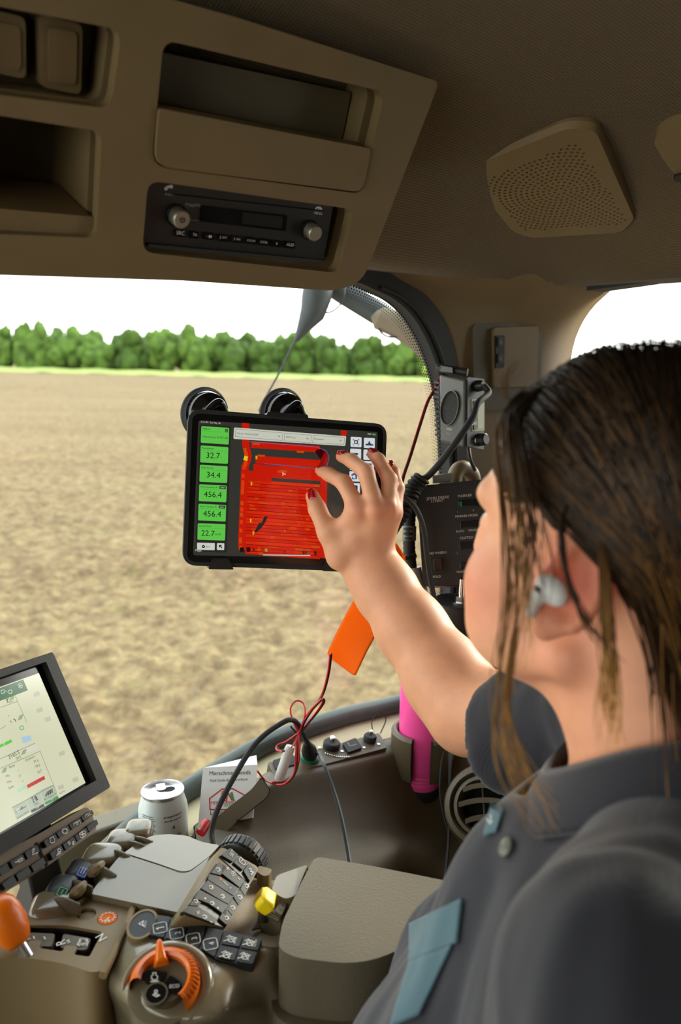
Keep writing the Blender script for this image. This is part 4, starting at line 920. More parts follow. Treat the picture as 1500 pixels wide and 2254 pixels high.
TB.line(mb, [c6(466, 2016), c6(432, 1984)], .0012, .0009); TB.line(mb, [c6(430, 2006), c6(430, 1980), c6(462, 1980)], .0012, .0009); TB.line(mb, [c6(520, 240), c6(520, 275), c6(556, 278), c6(556, 245)], .0007, .0009, True); TB.line(mb, [c6(530, 265), c6(556, 240)], .0007, .0009)
mb.col = srgb(50, 52, 48); T('Glenda- Micheal Road*', 694, 312, 1020, 332); TB.text(mb, '2025 Corn', c3(692, 370), c3(752, 375), .0009); TB.text(mb, 'Population', c3(866, 382), c3(924, 386), .0009)
mb.col = srgb(220, 220, 212); T('5:16 PM', 152, 138, 262, 146); T('Sun May 18', 288, 148, 444, 160); TB.text(mb, '100%', c3(1192, 352), c3(1216, 354), .0009); T('Maps', 70, 2068, 160, 2072)
T('RESET', 446, 1122, 514, 1126, .00095); T('RESET', 436, 1414, 504, 1418, .00095)
mb.col = srgb(250, 235, 220); TB.line(mb, [c3(674, 580), c3(674, 604)], .0006, .0009); TB.line(mb, [c3(676, 592), c3(690, 594)], .0009, .0009)
letters(mb, SCR, tab)
tm = thing('tablet_mount', TB.w(TB.px(620, 1080), -.05), 'black double suction cup holder stuck to the window behind the tablet', 'mount')
mb = MB(); TB.pslab(mb, [(590, 925), (682, 932), (670, 1250), (580, 1246)], -.024, -.0145, .008); mb.build('spine', BLK, tm, bevel=.002)
mb = MB(); TB.pslab(mb, [(430, 1090), (840, 1105), (838, 1140), (428, 1125)], -.024, -.0145, .008); mb.build('crossbar', BLK, tm, bevel=.002)
for pts in ([(462, 1238), (510, 1240), (514, 1253), (458, 1252)], [(712, 1246), (758, 1248), (760, 1258), (708, 1256)]):
    mb = MB(); TB.pslab(mb, [(pts[0][0] + 6, 1228), (pts[1][0] - 8, 1229), (pts[1][0] - 2, 1240), pts[2], pts[3], (pts[0][0] + 1, 1240)], -.022, .0055, .002); mb.build('lower_clip', BLK, tm, bevel=.0012)
mb = MB(); TB.pslab(mb, [(588, 907), (676, 913), (678, 922), (586, 916)], -.022, .0045, .002); mb.build('upper_clip', BLK, tm, bevel=.001)
for (x, y) in ((450, 910), (620, 912)):
    p = onN(x, y, .966); rr = 58 / F * ((p - EYE) @ FWD); ax = -NV
    mb = MB(); mb.lathe(p, ax, [(rr, 0), (rr, .003), (rr * .93, .006), (rr * .9, .009), (rr * .86, .009)], 40); cu = mb.build('suction_cup', BLK_M, tm)
    mb = MB(); mb.lathe(p + ax * .004, ax, [(rr * .86, 0), (rr * .8, .012), (rr * .5, .02), (rr * .46, .032), (0, .034)], 36); mb.build('cup_dome', BLK_G, cu)
    mb = MB(); e1 = unit(np.cross(ax, [0, 0, 1])); up = np.array([0, 0, 1.0]); c0 = p + ax * .034
    mb.tube(smoothpath([c0 - e1 * .024 - up * .012, c0 - e1 * .012 + up * .004, c0 + up * .017 + ax * .006, c0 + e1 * .014 + up * .005, c0 + e1 * .026 - up * .012], 6), .0055, 10); mb.build('lever', BLK_G, cu)
    mb = MB(); mb.tube(smoothpath([p + ax * .03, p + ax * .045 - up * .03, TB.w(TB.px(x * .55 + 285, 1010), -.026)], 6), .011, 12); mb.build('arm', BLK, tm)

# ================================================================ armrest display and its key strip
MF = Fr(at(188, 1724, .92), (.818, -.261, .513), (.357, .929, -.098))
dm = thing('display_monitor', MF.w(MF.px(120, 1800), -.04), 'black framed tractor display with pale green planting screen at the left edge', 'monitor')
a1, b1 = MF.px(106, 1440), MF.px(233, 1737); a2, b2 = MF.px(85.4, 1481.5), MF.px(188.6, 1723)
xr = (a1[0] + b1[0]) / 2; hs_o = rounded([(xr, a1[1]), (xr, b1[1]), (xr - .235, b1[1]), (xr - .235, a1[1])], .004)
xs_ = (a2[0] + b2[0]) / 2; i1 = [(xs_ + .009, a2[1] + .009), (xs_ + .009, b2[1] - .003), (xs_ - .19, b2[1] - .003), (xs_ - .19, a2[1] + .009)]
FRM = mat('monitor_frame', (.012, .011, .009), .62, bump=.4, bscale=800)
mb = MB(); MF.slab(mb, hs_o, -.03, .008, [i1]); mb.build('housing', FRM, dm, bevel=.0025, seg=2)
mb = MB(); MF.slab(mb, hs_o, -.034, -.006); mb.build('back_shell', FRM, dm, bevel=.003)
mb = MB(); MF.slab(mb, i1, -.006, -.0006); mb.build('inner_bezel', BLK_G, dm)
m1 = lambda x, y: (x / 4.508, 1430 + y / 4.508)
S = MB(); S.col = srgb(222, 224, 190); sc4 = [(xs_, a2[1]), (xs_, b2[1]), (xs_ - .178, b2[1]), (xs_ - .178, a2[1])]
S.add([MF.w(p, 0) for p in sc4], [(0, 1, 2, 3)])
def mq(col, pts, h=.0004): q(MF, S, col, [m1(*p) for p in pts], h)
S.col = srgb(40, 104, 62); S.add([MF.w(p, .0004) for p in ((xs_ - .177, a2[1] - .001), (xs_ - .026, a2[1] - .001), (xs_ - .026, a2[1] - .0145), (xs_ - .177, a2[1] - .0145))], [(0, 1, 2, 3)]); mq((226, 226, 206), [(205, 985), (345, 935), (372, 985), (230, 1040)]); 
mq((92, 208, 62), [(38, 925), (108, 890), (120, 918), (48, 955)]); mq((92, 208, 62), [(-60, 965), (30, 930), (40, 955), (-60, 1000)])
mq((176, 210, 232), [(210, 870), (300, 850), (315, 900), (228, 930)]); mq((208, 52, 46), [(262, 1345), (436, 1252), (448, 1285), (275, 1378)]); mq((190, 224, 190), [(172, 1385), (250, 1342), (262, 1376), (184, 1420)])
for a, pts in enumerate(([(122, 1560), (252, 1495), (300, 1612), (168, 1690)], [(258, 1492), (388, 1405), (436, 1540), (304, 1600)], [(392, 1400), (525, 1340), (575, 1470), (440, 1532)])): mq((186, 196, 172), pts)
mq((60, 62, 56), [(300, 1596), (430, 1530), (440, 1556), (312, 1622)], .0006); mq((74, 150, 78), [(438, 1520), (572, 1450), (580, 1480), (448, 1544)], .0006)
S.col = srgb(60, 70, 50)
for pts in ([(0, 575), (172, 515), (150, 455)], [(172, 515), (262, 720)], [(0, 1085), (345, 930)], [(0, 1180), (395, 1010)], [(0, 790), (55, 755)], [(395, 1010), (560, 1420)], [(120, 1570), (525, 1345)]): MF.line(S, [m1(*p) for p in pts], .0004, .0005)
S.col = srgb(60, 130, 60)
for cx, cy_ in ((110, 485), (195, 680), (228, 1025), (35, 1205)):
    for k in range(4): MF.line(S, [m1(cx - 18 + k * 11, cy_ + 22 - k * 4), m1(cx + k * 9, cy_ - 24 - k * 4)], .0006, .0007)
S.col = srgb(50, 60, 44); MF.line(S, [m1(55, 490), m1(68, 505), m1(72, 520)], .001, .0007); MF.line(S, [m1(78, 482), m1(68, 505)], .001, .0007); MF.line(S, [m1(132, 690), m1(146, 698), m1(152, 714)], .001, .0007)
for pts in ([(465, 1450), (480, 1400), (492, 1395), (482, 1445)], [(487, 1440), (496, 1392), (506, 1386), (502, 1434)], [(508, 1428), (510, 1382), (516, 1378), (520, 1420)], [(440, 1460), (466, 1408), (474, 1404), (460, 1454)]): MF.flatpoly(S, [m1(*p) for p in pts], .0007)
for k in range(3): MF.line(S, [m1(312 + k * 8, 1475 + k * 20), m1(320 + k * 8, 1471 + k * 20)], .0014, .0007); MF.line(S, [m1(340 + k * 8, 1472 + k * 14), m1(346 + k * 8, 1456 + k * 14), m1(356 + k * 8, 1464 + k * 14)], .0012, .0007)
MF.line(S, [m1(150, 1615), m1(200, 1590), m1(215, 1560), m1(222, 1575)], .0007, .0007); MF.line(S, [m1(200, 1590), m1(255, 1555)], .0007, .0007)
S.col = srgb(240, 244, 236); MF.line(S, [m1(196 + 22 * cos(t), 362 + 22 * sin(t)) for t in np.linspace(0, 6.28, 16)], .0006, .0008); MF.line(S, [m1(206, 358), m1(186, 366), m1(194, 354)], .0007, .0008); MF.line(S, [m1(186, 366), m1(196, 374)], .0007, .0008)
for x, y in ((20, 420), (95, 420)): MF.line(S, [m1(x - 16, y - 10), m1(x + 14, y - 20), m1(x + 20, y + 10), m1(x - 10, y + 20)], .0006, .0008, True)
MF.line(S, [m1(48, 412), m1(72, 424)], .0006, .0008); MF.line(S, [m1(174 + 14 * cos(t), 1596 + 14 * sin(t)) for t in np.linspace(0, 6.28, 12)], .0007, .0008)
for x, y in ((360, 440), (390, 600), (470, 690), (610, 1030), (745, 1290), (600, 1365)): S.col = srgb(198, 198, 170); mq((200, 200, 176), [(x - 30, y - 10), (x + 25, y - 30), (x + 36, y + 12), (x - 20, y + 30)])
S.col = srgb(100, 190, 110); MF.line(S, [m1(212 + 20 * cos(t), 778 + 20 * sin(t)) for t in np.linspace(0, 6.28, 12)], .001, .0007)
MON = mat('monitor_light', (0, 0, 0), .16, attr='tint', emit='attr', estr=.85, spec=.5)
prop(S.build('screen', MON, dm, smooth=False), 'pale green planting screen', kind='stuff')
mb = MB(); mb.col = srgb(40, 48, 36); T = lambda s, x0, y0, x1, y1: MF.text(mb, s, m1(x0, y0), m1(x1, y1), .0009)
T('3165.5', 88, 1090, 192, 1032); T('[ac]', 162, 1092, 202, 1072); T('(Soybean)', 250, 1112, 342, 1068); T('Row', 92, 1182, 146, 1158); T('7', 178, 1216, 188, 1212); T('17', 190, 1272, 210, 1262); T('6', 218, 1316, 230, 1312)
T('77.5', 334, 1132, 378, 1112); T('19.0', 352, 1178, 396, 1158); T('32.7', 372, 1234, 414, 1212); T('1', 234, 1372, 242, 1368); T('Min', 58, 1272, 92, 1258); T('Max', 72, 1330, 112, 1312); T('Scale', 84, 1388, 134, 1364)
T('Soybean', 68, 534, 132, 518); T('+', 78, 672, 92, 664); T('%', 98, 730, 114, 724); T('-', 130, 798, 140, 794); T('SECTION CTL', 436, 1502, 562, 1436); T('SWATH TRACK', 168, 1684, 285, 1612); T('iTEC', 340, 1556, 384, 1530); T('AUTO', 590, 1440, 640, 1412)
mb.col = srgb(230, 232, 224); T('OFF', 354, 1586, 388, 1566); T('ON', 500, 1502, 520, 1492)
letters(mb, MON, dm)
# key strip below the screen
m2 = lambda x, y: (x / 5.77, 1740 + y / 5.77)
KF = Fr(MF.w((0, 0), -.004), MF.n, MF.ex)
ks = thing('key_strip', KF.w(KF.px(100, 1880), -.02), 'tan key strip with two rows of black symbol keys under the display', 'keypad')
mb = MB(); KF.pslab(mb, [m2(-400, 1000), m2(470, 560), m2(1075, 215), m2(1130, 270), m2(1205, 480), m2(1180, 540), m2(600, 955), m2(0, 1330), m2(-400, 1580)], -.02, .003, [0, .004, .006, .008, .008, .01, .01, 0, 0]); mb.build('panel', mat('key_strip_tan', srgb(112, 94, 62), .5, bump=.3, bscale=800), ks, bevel=.002)
mb = MB(); KF.line(mb, [m2(430, 690), m2(560, 955)], .0045, .0034); mb.build('groove', DARKHOLE, ks)
keys = [[(955, 370), (1105, 265), (1135, 325), (1000, 435)], [(800, 470), (955, 362), (985, 425), (845, 535)], [(640, 570), (800, 465), (835, 535), (685, 645)], [(475, 675), (640, 570), (675, 650), (520, 760)],
        [(1025, 490), (1165, 385), (1190, 450), (1065, 570)], [(875, 610), (1030, 490), (1060, 560), (915, 685)], [(720, 715), (875, 605), (910, 680), (765, 800)], [(555, 825), (710, 710), (750, 800), (600, 920)],
        [(235, 820), (405, 710), (445, 800), (275, 915)], [(45, 935), (220, 830), (262, 915), (90, 1030)], [(-110, 1035), (20, 945), (70, 1050), (-60, 1120)], [(310, 985), (480, 868), (525, 950), (360, 1075)], [(120, 1100), (290, 985), (340, 1070), (165, 1190)], [(-60, 1215), (100, 1095), (155, 1200), (0, 1300)]]
for k in keys: 
    kc_ = np.mean(k, 0); mb = MB(); KF.pslab(mb, [m2(*(kc_ + (np.array(p) - kc_) * .91)) for p in k], .002, .0085, .0015); mb.build('key', mat('key_black', (.006, .006, .006), .4, spec=.3), ks, bevel=.0022, seg=3)
mb = MB(); L_ = lambda pts, w=.0008, cl=False: KF.line(mb, [m2(*p) for p in pts], w, .0092, cl)
KF.text(mb, 'iTEC', m2(1018, 380), m2(1092, 335), .0092)
L_([(868, 478), (862, 452), (935, 412), (948, 446)]); L_([(906 + 14 * cos(t), 448 + 14 * sin(t)) for t in np.linspace(0, 6.28, 10)])
L_([(748 + 27 * cos(t), 548 + 27 * sin(t)) for t in np.linspace(0, 6.28, 18)])
for k in range(12): t = k * pi / 6; L_([(748 + 30 * cos(t), 548 + 30 * sin(t)), (748 + 40 * cos(t), 548 + 40 * sin(t))], .0009)
L_([(555, 640), (560, 672), (560, 692), (590, 700), (618, 680), (618, 650), (605, 640), (600, 618), (555, 640)])
L_([(935, 578), (985, 542), (1008, 552), (1015, 595), (975, 632), (945, 625)], .0009, True); L_([(972, 560), (978, 612)], .0014); L_([(952, 592), (1000, 578)], .0014)
L_([(790, 690), (800, 680), (812, 690), (820, 705), (806, 716), (790, 706)], .0012, True); [L_([(845, 684 + 12 * j), (866, 676 + 12 * j)], .0008) for j in range(4)]
L_([(655, 790), (672, 768), (696, 784), (692, 806), (660, 806)], .0009, True); [L_([(655 + 14 * j, 820 - 2 * j), (642 + 16 * j, 862 - 8 * j)], .0008) for j in range(4)]
L_([(330, 850), (402, 820)], .0009); L_([(338, 830), (330, 800), (345, 770), (358, 775), (348, 815), (338, 830)], .0009)
L_([(115, 946), (150, 932)], .001); L_([(150, 920), (195, 890), (212, 900), (208, 915), (160, 942)], .0009, True)
letters(mb, WHT_P, ks, 'white key symbols', 'key_symbols')
pm_ = MB(); A_ = [at(60, 1935, .90), at(128, 1930, .93), at(190, 2010, .95), at(40, 2080, .9)]; 
pm_.box8([at(-30, 2000, .93), at(105, 1915, .96), at(150, 1960, .93), at(10, 2060, .9)], [p + MF.n * .02 + np.array([0, 0, .0]) for p in (at(-30, 2000, .93), at(105, 1915, .96), at(150, 1960, .93), at(10, 2060, .9))])
mb = MB(); mb.tube([MF.w(((xr - .09), b1[1] + .03), -.03), MF.w(((xr - .09), b1[1] - .06), -.05), onz(60, 2075, .66)], [.026, .026, .03], 4); plab(mb.build('support_arm', FRM, dm, bevel=.003), 'black support arm')
# ================================================================ armrest console (in front of the seat, long axis to the back of the picture)
ac = thing('armrest_console', (-.1, .66, .45), 'large tan armrest control console with keypads, dial and levers at the bottom', 'console')
g1 = lambda x, y: (x / 2.1429, 1750 + y / 2.1429)       # zoom of the lower left
g4 = lambda x, y: (x / 3.261, 1900 + y / 3.261)
g5 = lambda x, y: (380 + x / 4.412, 1800 + y / 4.412)
ZF = lambda z: Fr((0, 0, z), (0, 0, 1), (1, 0, 0))
ACR = unit(np.array([.965, -.262, 0])); ALG = np.array([.262, .965, 0])
# hump: a glossy cover and the lid behind it, both on one plane that rises towards the window
def hz(p, z): return onz(*p, z)
HP = Fr(onz(299, 1988, .7640), unit(np.array([-.262 * .08, -.965 * .08, 1])), ACR); seam_ = HP.w(HP.px(345, 1902)); HL2 = Fr(seam_ + np.array([0, 0, .0006]), unit(np.array([.262 * .04, .965 * .04, 1])), ACR)
cov = [(199, 1967), (230, 1925), (262, 1886), (276, 1881), (345, 1903), (397, 1921), (417, 1920), (440, 1903), (462, 1885), (430, 1950), (402, 2010), (345, 1998), (299, 1988)]
lid = [(263, 1884), (300, 1858), (335, 1838), (372, 1836), (411, 1839), (446, 1854), (484, 1860), (463, 1883), (440, 1901), (417, 1917), (398, 1918), (346, 1900), (277, 1878)]
mb = MB(); HP.pslab(mb, cov, -.05, .0, [.004, 0, .004, .004, 0, .008, .008, 0, .003, 0, .004, 0, 0]); mb.build('hump_cover', TAN_G, ac, bevel=.0028, seg=3)
mb = MB(); HL2.pslab(mb, lid, -.05, .0, [.003, 0, .010, 0, .006, .008, .004, 0, 0, .008, .008, 0, .004]); mb.build('hump_lid', TAN_G, ac, bevel=.0028, seg=3)
mb = MB(); HP.pslab(mb, [(212, 1964), (336, 1862), (411, 1866), (458, 1880), (398, 2000), (300, 1982)], -.06, -.004, .004); mb.build('hump_base', TAN_D, ac)
# paddles and the fins between them, five across the far edge
def sup_ell(mb, c, ax, ay, az, e=.55, n=24, m=12):
    pw = lambda v: math.copysign(abs(v) ** e, v); vs = []
    for i in range(m + 1):
        p = pi * i / m
        for j in range(n): t = 2 * pi * j / n; vs.append(c + ax * pw(sin(p) * 1.0) * pw(cos(t)) + ay * pw(sin(p)) * pw(sin(t)) + az * pw(cos(p)))
    mb.add(vs, [(i * n + j, (i + 1) * n + j, (i + 1) * n + (j + 1) % n, i * n + (j + 1) % n) for i in range(m) for j in range(n)])
def paddle(px0, px1, z, r, m, cap=None):
    A, B = hz(px0, z), hz(px1, z); mb = MB(); d = unit(B - A); up = np.array([0, 0, 1.0]); sd = np.cross(d, up)
    L = np.linalg.norm(B - A); sup_ell(mb, (A + B) / 2, d * L * .54, sd * r, up * r * .78); return mb, (A + B) / 2 + up * r
PB = mat('paddle_black', (.02, .021, .023), .45)
for i, (p0, p1, z, r, m) in enumerate((((276, 1838), (334, 1836), .757, .018, TAN_G), ((236, 1862), (304, 1862), .754, .019, TAN_G), ((186, 1898), (268, 1900), .752, .021, TAN_G), ((148, 1930), (210, 1930), .750, .019, PB), ((106, 1970), (168, 1972), .750, .02, PB), ((70, 2012), (160, 2006), .748, .021, TAN_G))):
    mb, tp = paddle(p0, p1, z, r, m); po = mb.build('paddle' if m is PB else 'paddle_cover', m, ac, smooth='all')
    if m is PB:
        pc_ = ((182, 1921), (137, 1965))[i - 3]; c_ = onz(*pc_, z + r * .70); tn = Fr(c_, unit(unit(EYE - c_) + np.array([0, 0, .9])), ACR)
        mb = MB(); k = .0056; tn.slab(mb, rounded([(-k, -k), (k, -k), (k, k), (-k, k)], .002), -.004, .0016); t_ = mb.build('paddle_tag', (BLUE_P, GREEN_P)[i - 3], po); plab(t_, ('blue numbered tag', 'green numbered tag')[i - 3])
        mb = MB(); tn.line(mb, [(-k * .75, -k * .75), (k * .75, -k * .75), (k * .75, k * .75), (-k * .75, k * .75)], .0006, .0019, True, True); tn.text(mb, ('II', 'I')[i - 3], (-k * .35, -k * .4), (k * .35, -k * .4), .0019, True) if i == 3 else tn.line(mb, [(0, -k * .4), (0, k * .4)], .0008, .0019, flat=True); letters(mb, WHT_P, t_)
for (a, b, c_) in (((238, 1868), (262, 1872), (292, 1888)), ((182, 1906), (214, 1908), (240, 1918)), ((146, 1934), (176, 1940), (204, 1952)), ((190, 1900), (226, 1908), (256, 1926)), ((104, 1978), (140, 1976), (176, 1990)), ((282, 1836), (310, 1842), (338, 1852)), ((268, 1846), (296, 1852), (322, 1862))):
    P = smoothpath([hz(a, .755), hz(b, .772), hz(c_, .768)], 5); mb = MB(); lo = [p - np.array([0, 0, .035]) for p in P]; mb.grid([P, lo]); mb.build('fin', TAN_D, ac, solid=.0035, bevel=.001, offset=0)
for a, b in (((196, 1924), (226, 1900)), ((158, 1972), (186, 1944))):
    mb = MB(); mb.tube(smoothpath([hz(a, .765), hz(((a[0] + b[0]) / 2 + 6, (a[1] + b[1]) / 2 - 2), .772), hz(b, .768)], 5), [.004, .005, .006, .0065, .006, .0055, .005, .0045, .004, .0035, .003][:11], 8); mb.build('guard', TAN, ac)
# gear plate with its gate
GP = ZF(.757)
plate = [g1(-260, 580), g1(110, 575), g1(200, 545), g1(330, 520), g1(430, 466), g1(640, 510), g1(482, 858), g1(300, 790), g1(120, 768), g1(0, 770), g1(-260, 800)]
slot = rounded(GP.pxs([g4(188, 444), g4(480, 446), g4(735, 492), g4(642, 672), g4(528, 656), g4(556, 598), g4(470, 588), g4(448, 634), g4(278, 608), g4(300, 556), g4(215, 556), g4(170, 610), g4(128, 606)]), .0025)
b1_, b2_ = GP.px(191, 2012), GP.px(237, 2021)
prd = rounded(GP.pxs(plate), [0, 0, .01, .01, .004, .004, .02, .03, .02, 0, 0]); hs3 = [slot, circ(b1_, .0092, 22), circ(b2_, .0098, 22)]
mb = MB(); GP.slab(mb, prd, -.003, 0, hs3); mb.build('gear_plate', TAN, ac, bevel=.0012, seg=2)
mb = MB(); GP.slab(mb, prd, -.26, -.045); GP.slab(mb, prd, -.045, -.003, [rounded(GP.pxs([g4(150, 425), g4(775, 475), g4(665, 700), g4(90, 650)]), .004), circ(b1_, .0092, 22), circ(b2_, .0098, 22)]); mb.build('gear_base', TAN, ac)
lp_ = rounded(GP.pxs([g4(152, 427), g4(773, 477), g4(663, 698), g4(92, 648)]), .004); mb = MB(); mb.grid([[GP.w(p, -.0031) for p in lp_ + lp_[:1]], [GP.w(p, -.044) for p in lp_ + lp_[:1]]]); mb.build('gate_liner', DARKHOLE, ac)
mb = MB(); mb.tube(smoothpath([hz(g1(640, 512), .7575), hz(g1(560, 690), .7575), hz(g1(484, 852), .7555)], 4), .0042, 8); mb.build('edge_trim', TAN, ac)
mb = MB(); GP.pslab(mb, [g4(150, 430), g4(760, 480), g4(660, 690), g4(100, 640)], -.05, -.03); mb.build('gate_floor', DARKHOLE, ac)
for pts in ([(206, 480), (396, 490), (370, 582), (300, 578), (282, 604), (180, 600)], [(454, 490), (652, 524), (622, 604), (552, 604), (540, 592), (430, 588)]):
    mb = MB(); GP.pslab(mb, [g4(*p) for p in pts], -.03, -.0025, .003); mb.build('gate_tab', TAN_D, ac, bevel=.002)
mb = MB(); GT = lambda s, x0, y0, x1, y1, h=-.0014: GP.text(mb, s, g4(x0, y0), g4(x1, y1), h)
def L4(pts, w=.0008, h=-.0014): GP.line(mb, [g4(*p) for p in pts], w, h)
GT('F', 222, 540, 214, 505); L4([(240, 515), (246, 532)], .0012); L4([(316, 518), (324, 536)], .0012); GT('R', 474, 568, 462, 530); L4([(480, 545), (502, 556)], .0012); L4([(488, 562), (494, 540)], .0012); GT('P', 612, 572, 603, 540)
L4([(598 + 22 * cos(t), 556 + 24 * sin(t)) for t in np.linspace(0, 6.28, 16)]); L4([(572, 586), (564, 560), (576, 532)]); L4([(622, 584), (632, 556), (622, 530)])
GT('N', 772, 536, 740, 506, .0007); letters(mb, WHT_P, ac, 'white gear letters')
mb = MB(); GP.slab(mb, circ(b1_, .0086, 22), -.012, -.003); mb.build('blank_button', TAN, ac, bevel=.001)
mb = MB(); GP.slab(mb, circ(b2_, .0092, 22), -.012, .0005); ob_ = plab(mb.build('auto_button', mat('orange_matte', srgb(235, 112, 8), .7, spec=.2), ac, bevel=.0015), 'orange round button with gear symbol')
mb = MB(); GP.line(mb, [b2_ + .0062 * np.array([cos(t), sin(t)]) for t in np.linspace(0, 6.28, 18)], .0008, .0011, flat=True)
for k in range(12): t = k * pi / 6; GP.line(mb, [b2_ + .0064 * np.array([cos(t), sin(t)]), b2_ + .0078 * np.array([cos(t), sin(t)])], .001, .0011, flat=True)
GP.text(mb, 'A', g4(798, 418), g4(786, 392), .0011); letters(mb, WHT_P, ob_)
# gear lever
gl = thing('gear_lever', onz(40, 2085, .70), 'shiny orange gear lever knob standing in the gate at the left edge', 'lever')
kb_ = at(45, 2078, .735); kt = at(2, 2008, .735)
mb = MB(); axv = unit(kt - kb_); L = np.linalg.norm(kt - kb_); mb.lathe(kb_, axv, [(0, 0), (.010, .001), (.0125, .005), (.0155, .013), (.0172, .022), (.0172, .032), (.0158, .040), (.012, .046), (.006, .049), (0, .0498)], 32); mb.build('knob', ORANGE, gl, smooth='all')
mb = MB(); mb.tube([kb_ + axv * .006, kb_ - axv * .016], .0055, 12); mb.build('shaft', CHROME, gl)
# dial module
back = [(300, 1990), (345, 1998), (401, 2011), (500, 2034), (607, 2061)]
r2 = [(288, 2016), (340, 2066), (400, 2098), (482, 2118), (592, 2126)]; r3 = [(262, 2070), (330, 2110), (400, 2140), (480, 2150), (590, 2166)]; r4 = [(226, 2152), (310, 2200), (400, 2235), (500, 2225), (588, 2205)]; r5 = [(250, 2230), (330, 2290), (420, 2320), (520, 2290), (620, 2260)]
rz = [(back, [.762] * 5), (r2, [.759, .758, .757, .755, .752]), (r3, [.757, .752, .748, .742, .738]), (r4, [.745, .722, .712, .708, .715]), (r5, [.69, .66, .65, .65, .67])]
DPc = at(360, 2158, .700); DN = unit(unit(EYE - DPc) * .55 + np.array([0, 0, .95]) + np.array([-.05, 0, 0])); dpl = lambda x, y: onp(x, y, DPc - DN * .005, DN)
G = [[onz(*p, z) for p, z in zip(r, zz)] for r, zz in rz]; G[2][1:4] = [dpl(*p) for p in r3[1:4]]; G[3][1:4] = [dpl(*p) for p in r4[1:4]]; G.insert(4, [onz(238, 2190, .715), dpl(315, 2245), dpl(405, 2262), dpl(500, 2240), onz(600, 2225, .70)])
G = [smoothpath(r, 4) for r in G]; G = [[p - np.array([0, -.003, .05]) for p in G[0]]] + G + [[p - np.array([0, 0, .2]) for p in G[-1]]]
G = [list(g) + [g[-1] + np.array([.012, .004, -.03])] for g in G]; G = [[g[0] + np.array([-.004, 0, -.03])] + g for g in G]
mb = MB(); mb.grid(G); mb.build('dial_housing', TAN_G, ac, smooth='all', sub=2)
DPc = at(360, 2158, .700); DN = unit(unit(EYE - DPc) * .55 + np.array([0, 0, .95]) + np.array([-.05, 0, 0])); DF = Fr(DPc, DN, ACR)
DC = DF.px(363, 2166)
mb = MB(); ta = np.linspace(-.55, pi + .35, 40); mb.tube([DF.w(DC + .0365 * np.array([cos(t), sin(t)]), -.006) for t in ta], [.0008 + .0062 * sin(pi * i / 39) ** .6 for i in range(40)], 12); mb.build('dial_rim', TAN_G, ac)
mb = MB(); DF.slab(mb, circ(DC, .0322, 36), -.03, -.006); mb.build('dial_base', TAN_G, ac)
mb = MB(); prof = [(.0195, .0), (.0200, .010), (.0225, .0125), (.0265, .0115), (.0295, .007), (.0305, 0), (.0300, -.02)]
x0 = DF.px(296, 2152) - DC; a_l = math.atan2(*(DF.px(296, 2172) - DC)[::-1]); a_r = math.atan2(*(DF.px(420, 2236) - DC)[::-1])
if a_l < a_r: a_l += 2 * pi
mb.lathe(DF.w(DC, 0), DF.n, prof, 60, a_r, a_l, xref=DF.ex); dl = mb.build('dial_ring', ORANGE, ac); plab(dl, 'orange speed dial ring')
mb = MB(); tp = DF.px(352, 2090); bt = DF.px(357, 2136); u_ = unit(tp - bt); v_ = np.array([-u_[1], u_[0]])
mb.box8([DF.w(bt - v_ * .0085, .004), DF.w(bt + v_ * .0085, .004), DF.w(tp + v_ * .004, .0), DF.w(tp - v_ * .004, .0)], [DF.w(bt - v_ * .004 , .0155), DF.w(bt + v_ * .004, .0155), DF.w(tp + v_ * .0022, .0165), DF.w(tp - v_ * .0022, .0165)]); mb.build('dial_pointer', ORANGE, dl, bevel=.0022, seg=3)
mb = MB()
for k in range(14):
    t = a_r + (a_l - a_r) * (.03 + k * .033); d_ = np.array([cos(t), sin(t)]); mb.tube([DF.w(DC + d_ * .023, .0126), DF.w(DC + d_ * .0268, .0116), DF.w(DC + d_ * .0303, .0068)], .0006, 4)
prop(mb.build('dial_ribs', mat('orange_dark', srgb(190, 84, 4), .5), dl), kind='stuff')  # ribs in a darker orange than the ring
mb = MB(); DF.slab(mb, circ(DC, .0198, 40), -.01, .0055); mb.build('dial_face', TAN_D, ac, bevel=.0008)
def dpoly(pts, h0, h1, m, nm, r=.002): 
    mb = MB(); DF.pslab(mb, [g4(*p) for p in pts], h0, h1, r); return mb.build(nm, m, ac, bevel=.0006)
dpoly([(1005, 832), (1090, 800), (1205, 822), (1150, 905), (1062, 905)], .004, .0072, BLK_G, 'dial_key'); dpoly([(1222, 838), (1290, 880), (1335, 960), (1318, 985), (1215, 965), (1172, 915)], .004, .0072, BLK_G, 'dial_key')
e0 = DF.px(*g4(1125, 975)); mb = MB(); DF.slab(mb, circ(e0, .0100, 24), .002, .0085, [circ(e0, .0086, 24)]); mb.build('button_rim', TAN_D, ac, bevel=.0006)
mb = MB(); DF.slab(mb, circ(e0, .0086, 24), .002, .0078); mb.build('dial_button', BLK_G, ac, bevel=.0008)
mb = MB(); DF.text(mb, 'ECO', g4(1220, 936), g4(1290, 930), .0078)
DF.line(mb, [g4(1100, 826), g4(1124, 824), g4(1122, 840), g4(1136, 852), g4(1132, 872), g4(1112, 878), g4(1092, 868), g4(1092, 848), g4(1104, 840)], .0008, .0078, True); DF.line(mb, [g4(1088, 888), g4(1142, 886)], .001, .0078)
DF.line(mb, [g4(1102, 985), g4(1128, 1000), g4(1150, 990), g4(1130, 984), g4(1112, 976)], .0009, .0084); DF.line(mb, [g4(1124 + 10 * cos(t), 962 + 10 * sin(t)) for t in np.linspace(0, 6.28, 10)], .0008, .0084)
letters(mb, WHT_P, ac, 'white dial symbols')
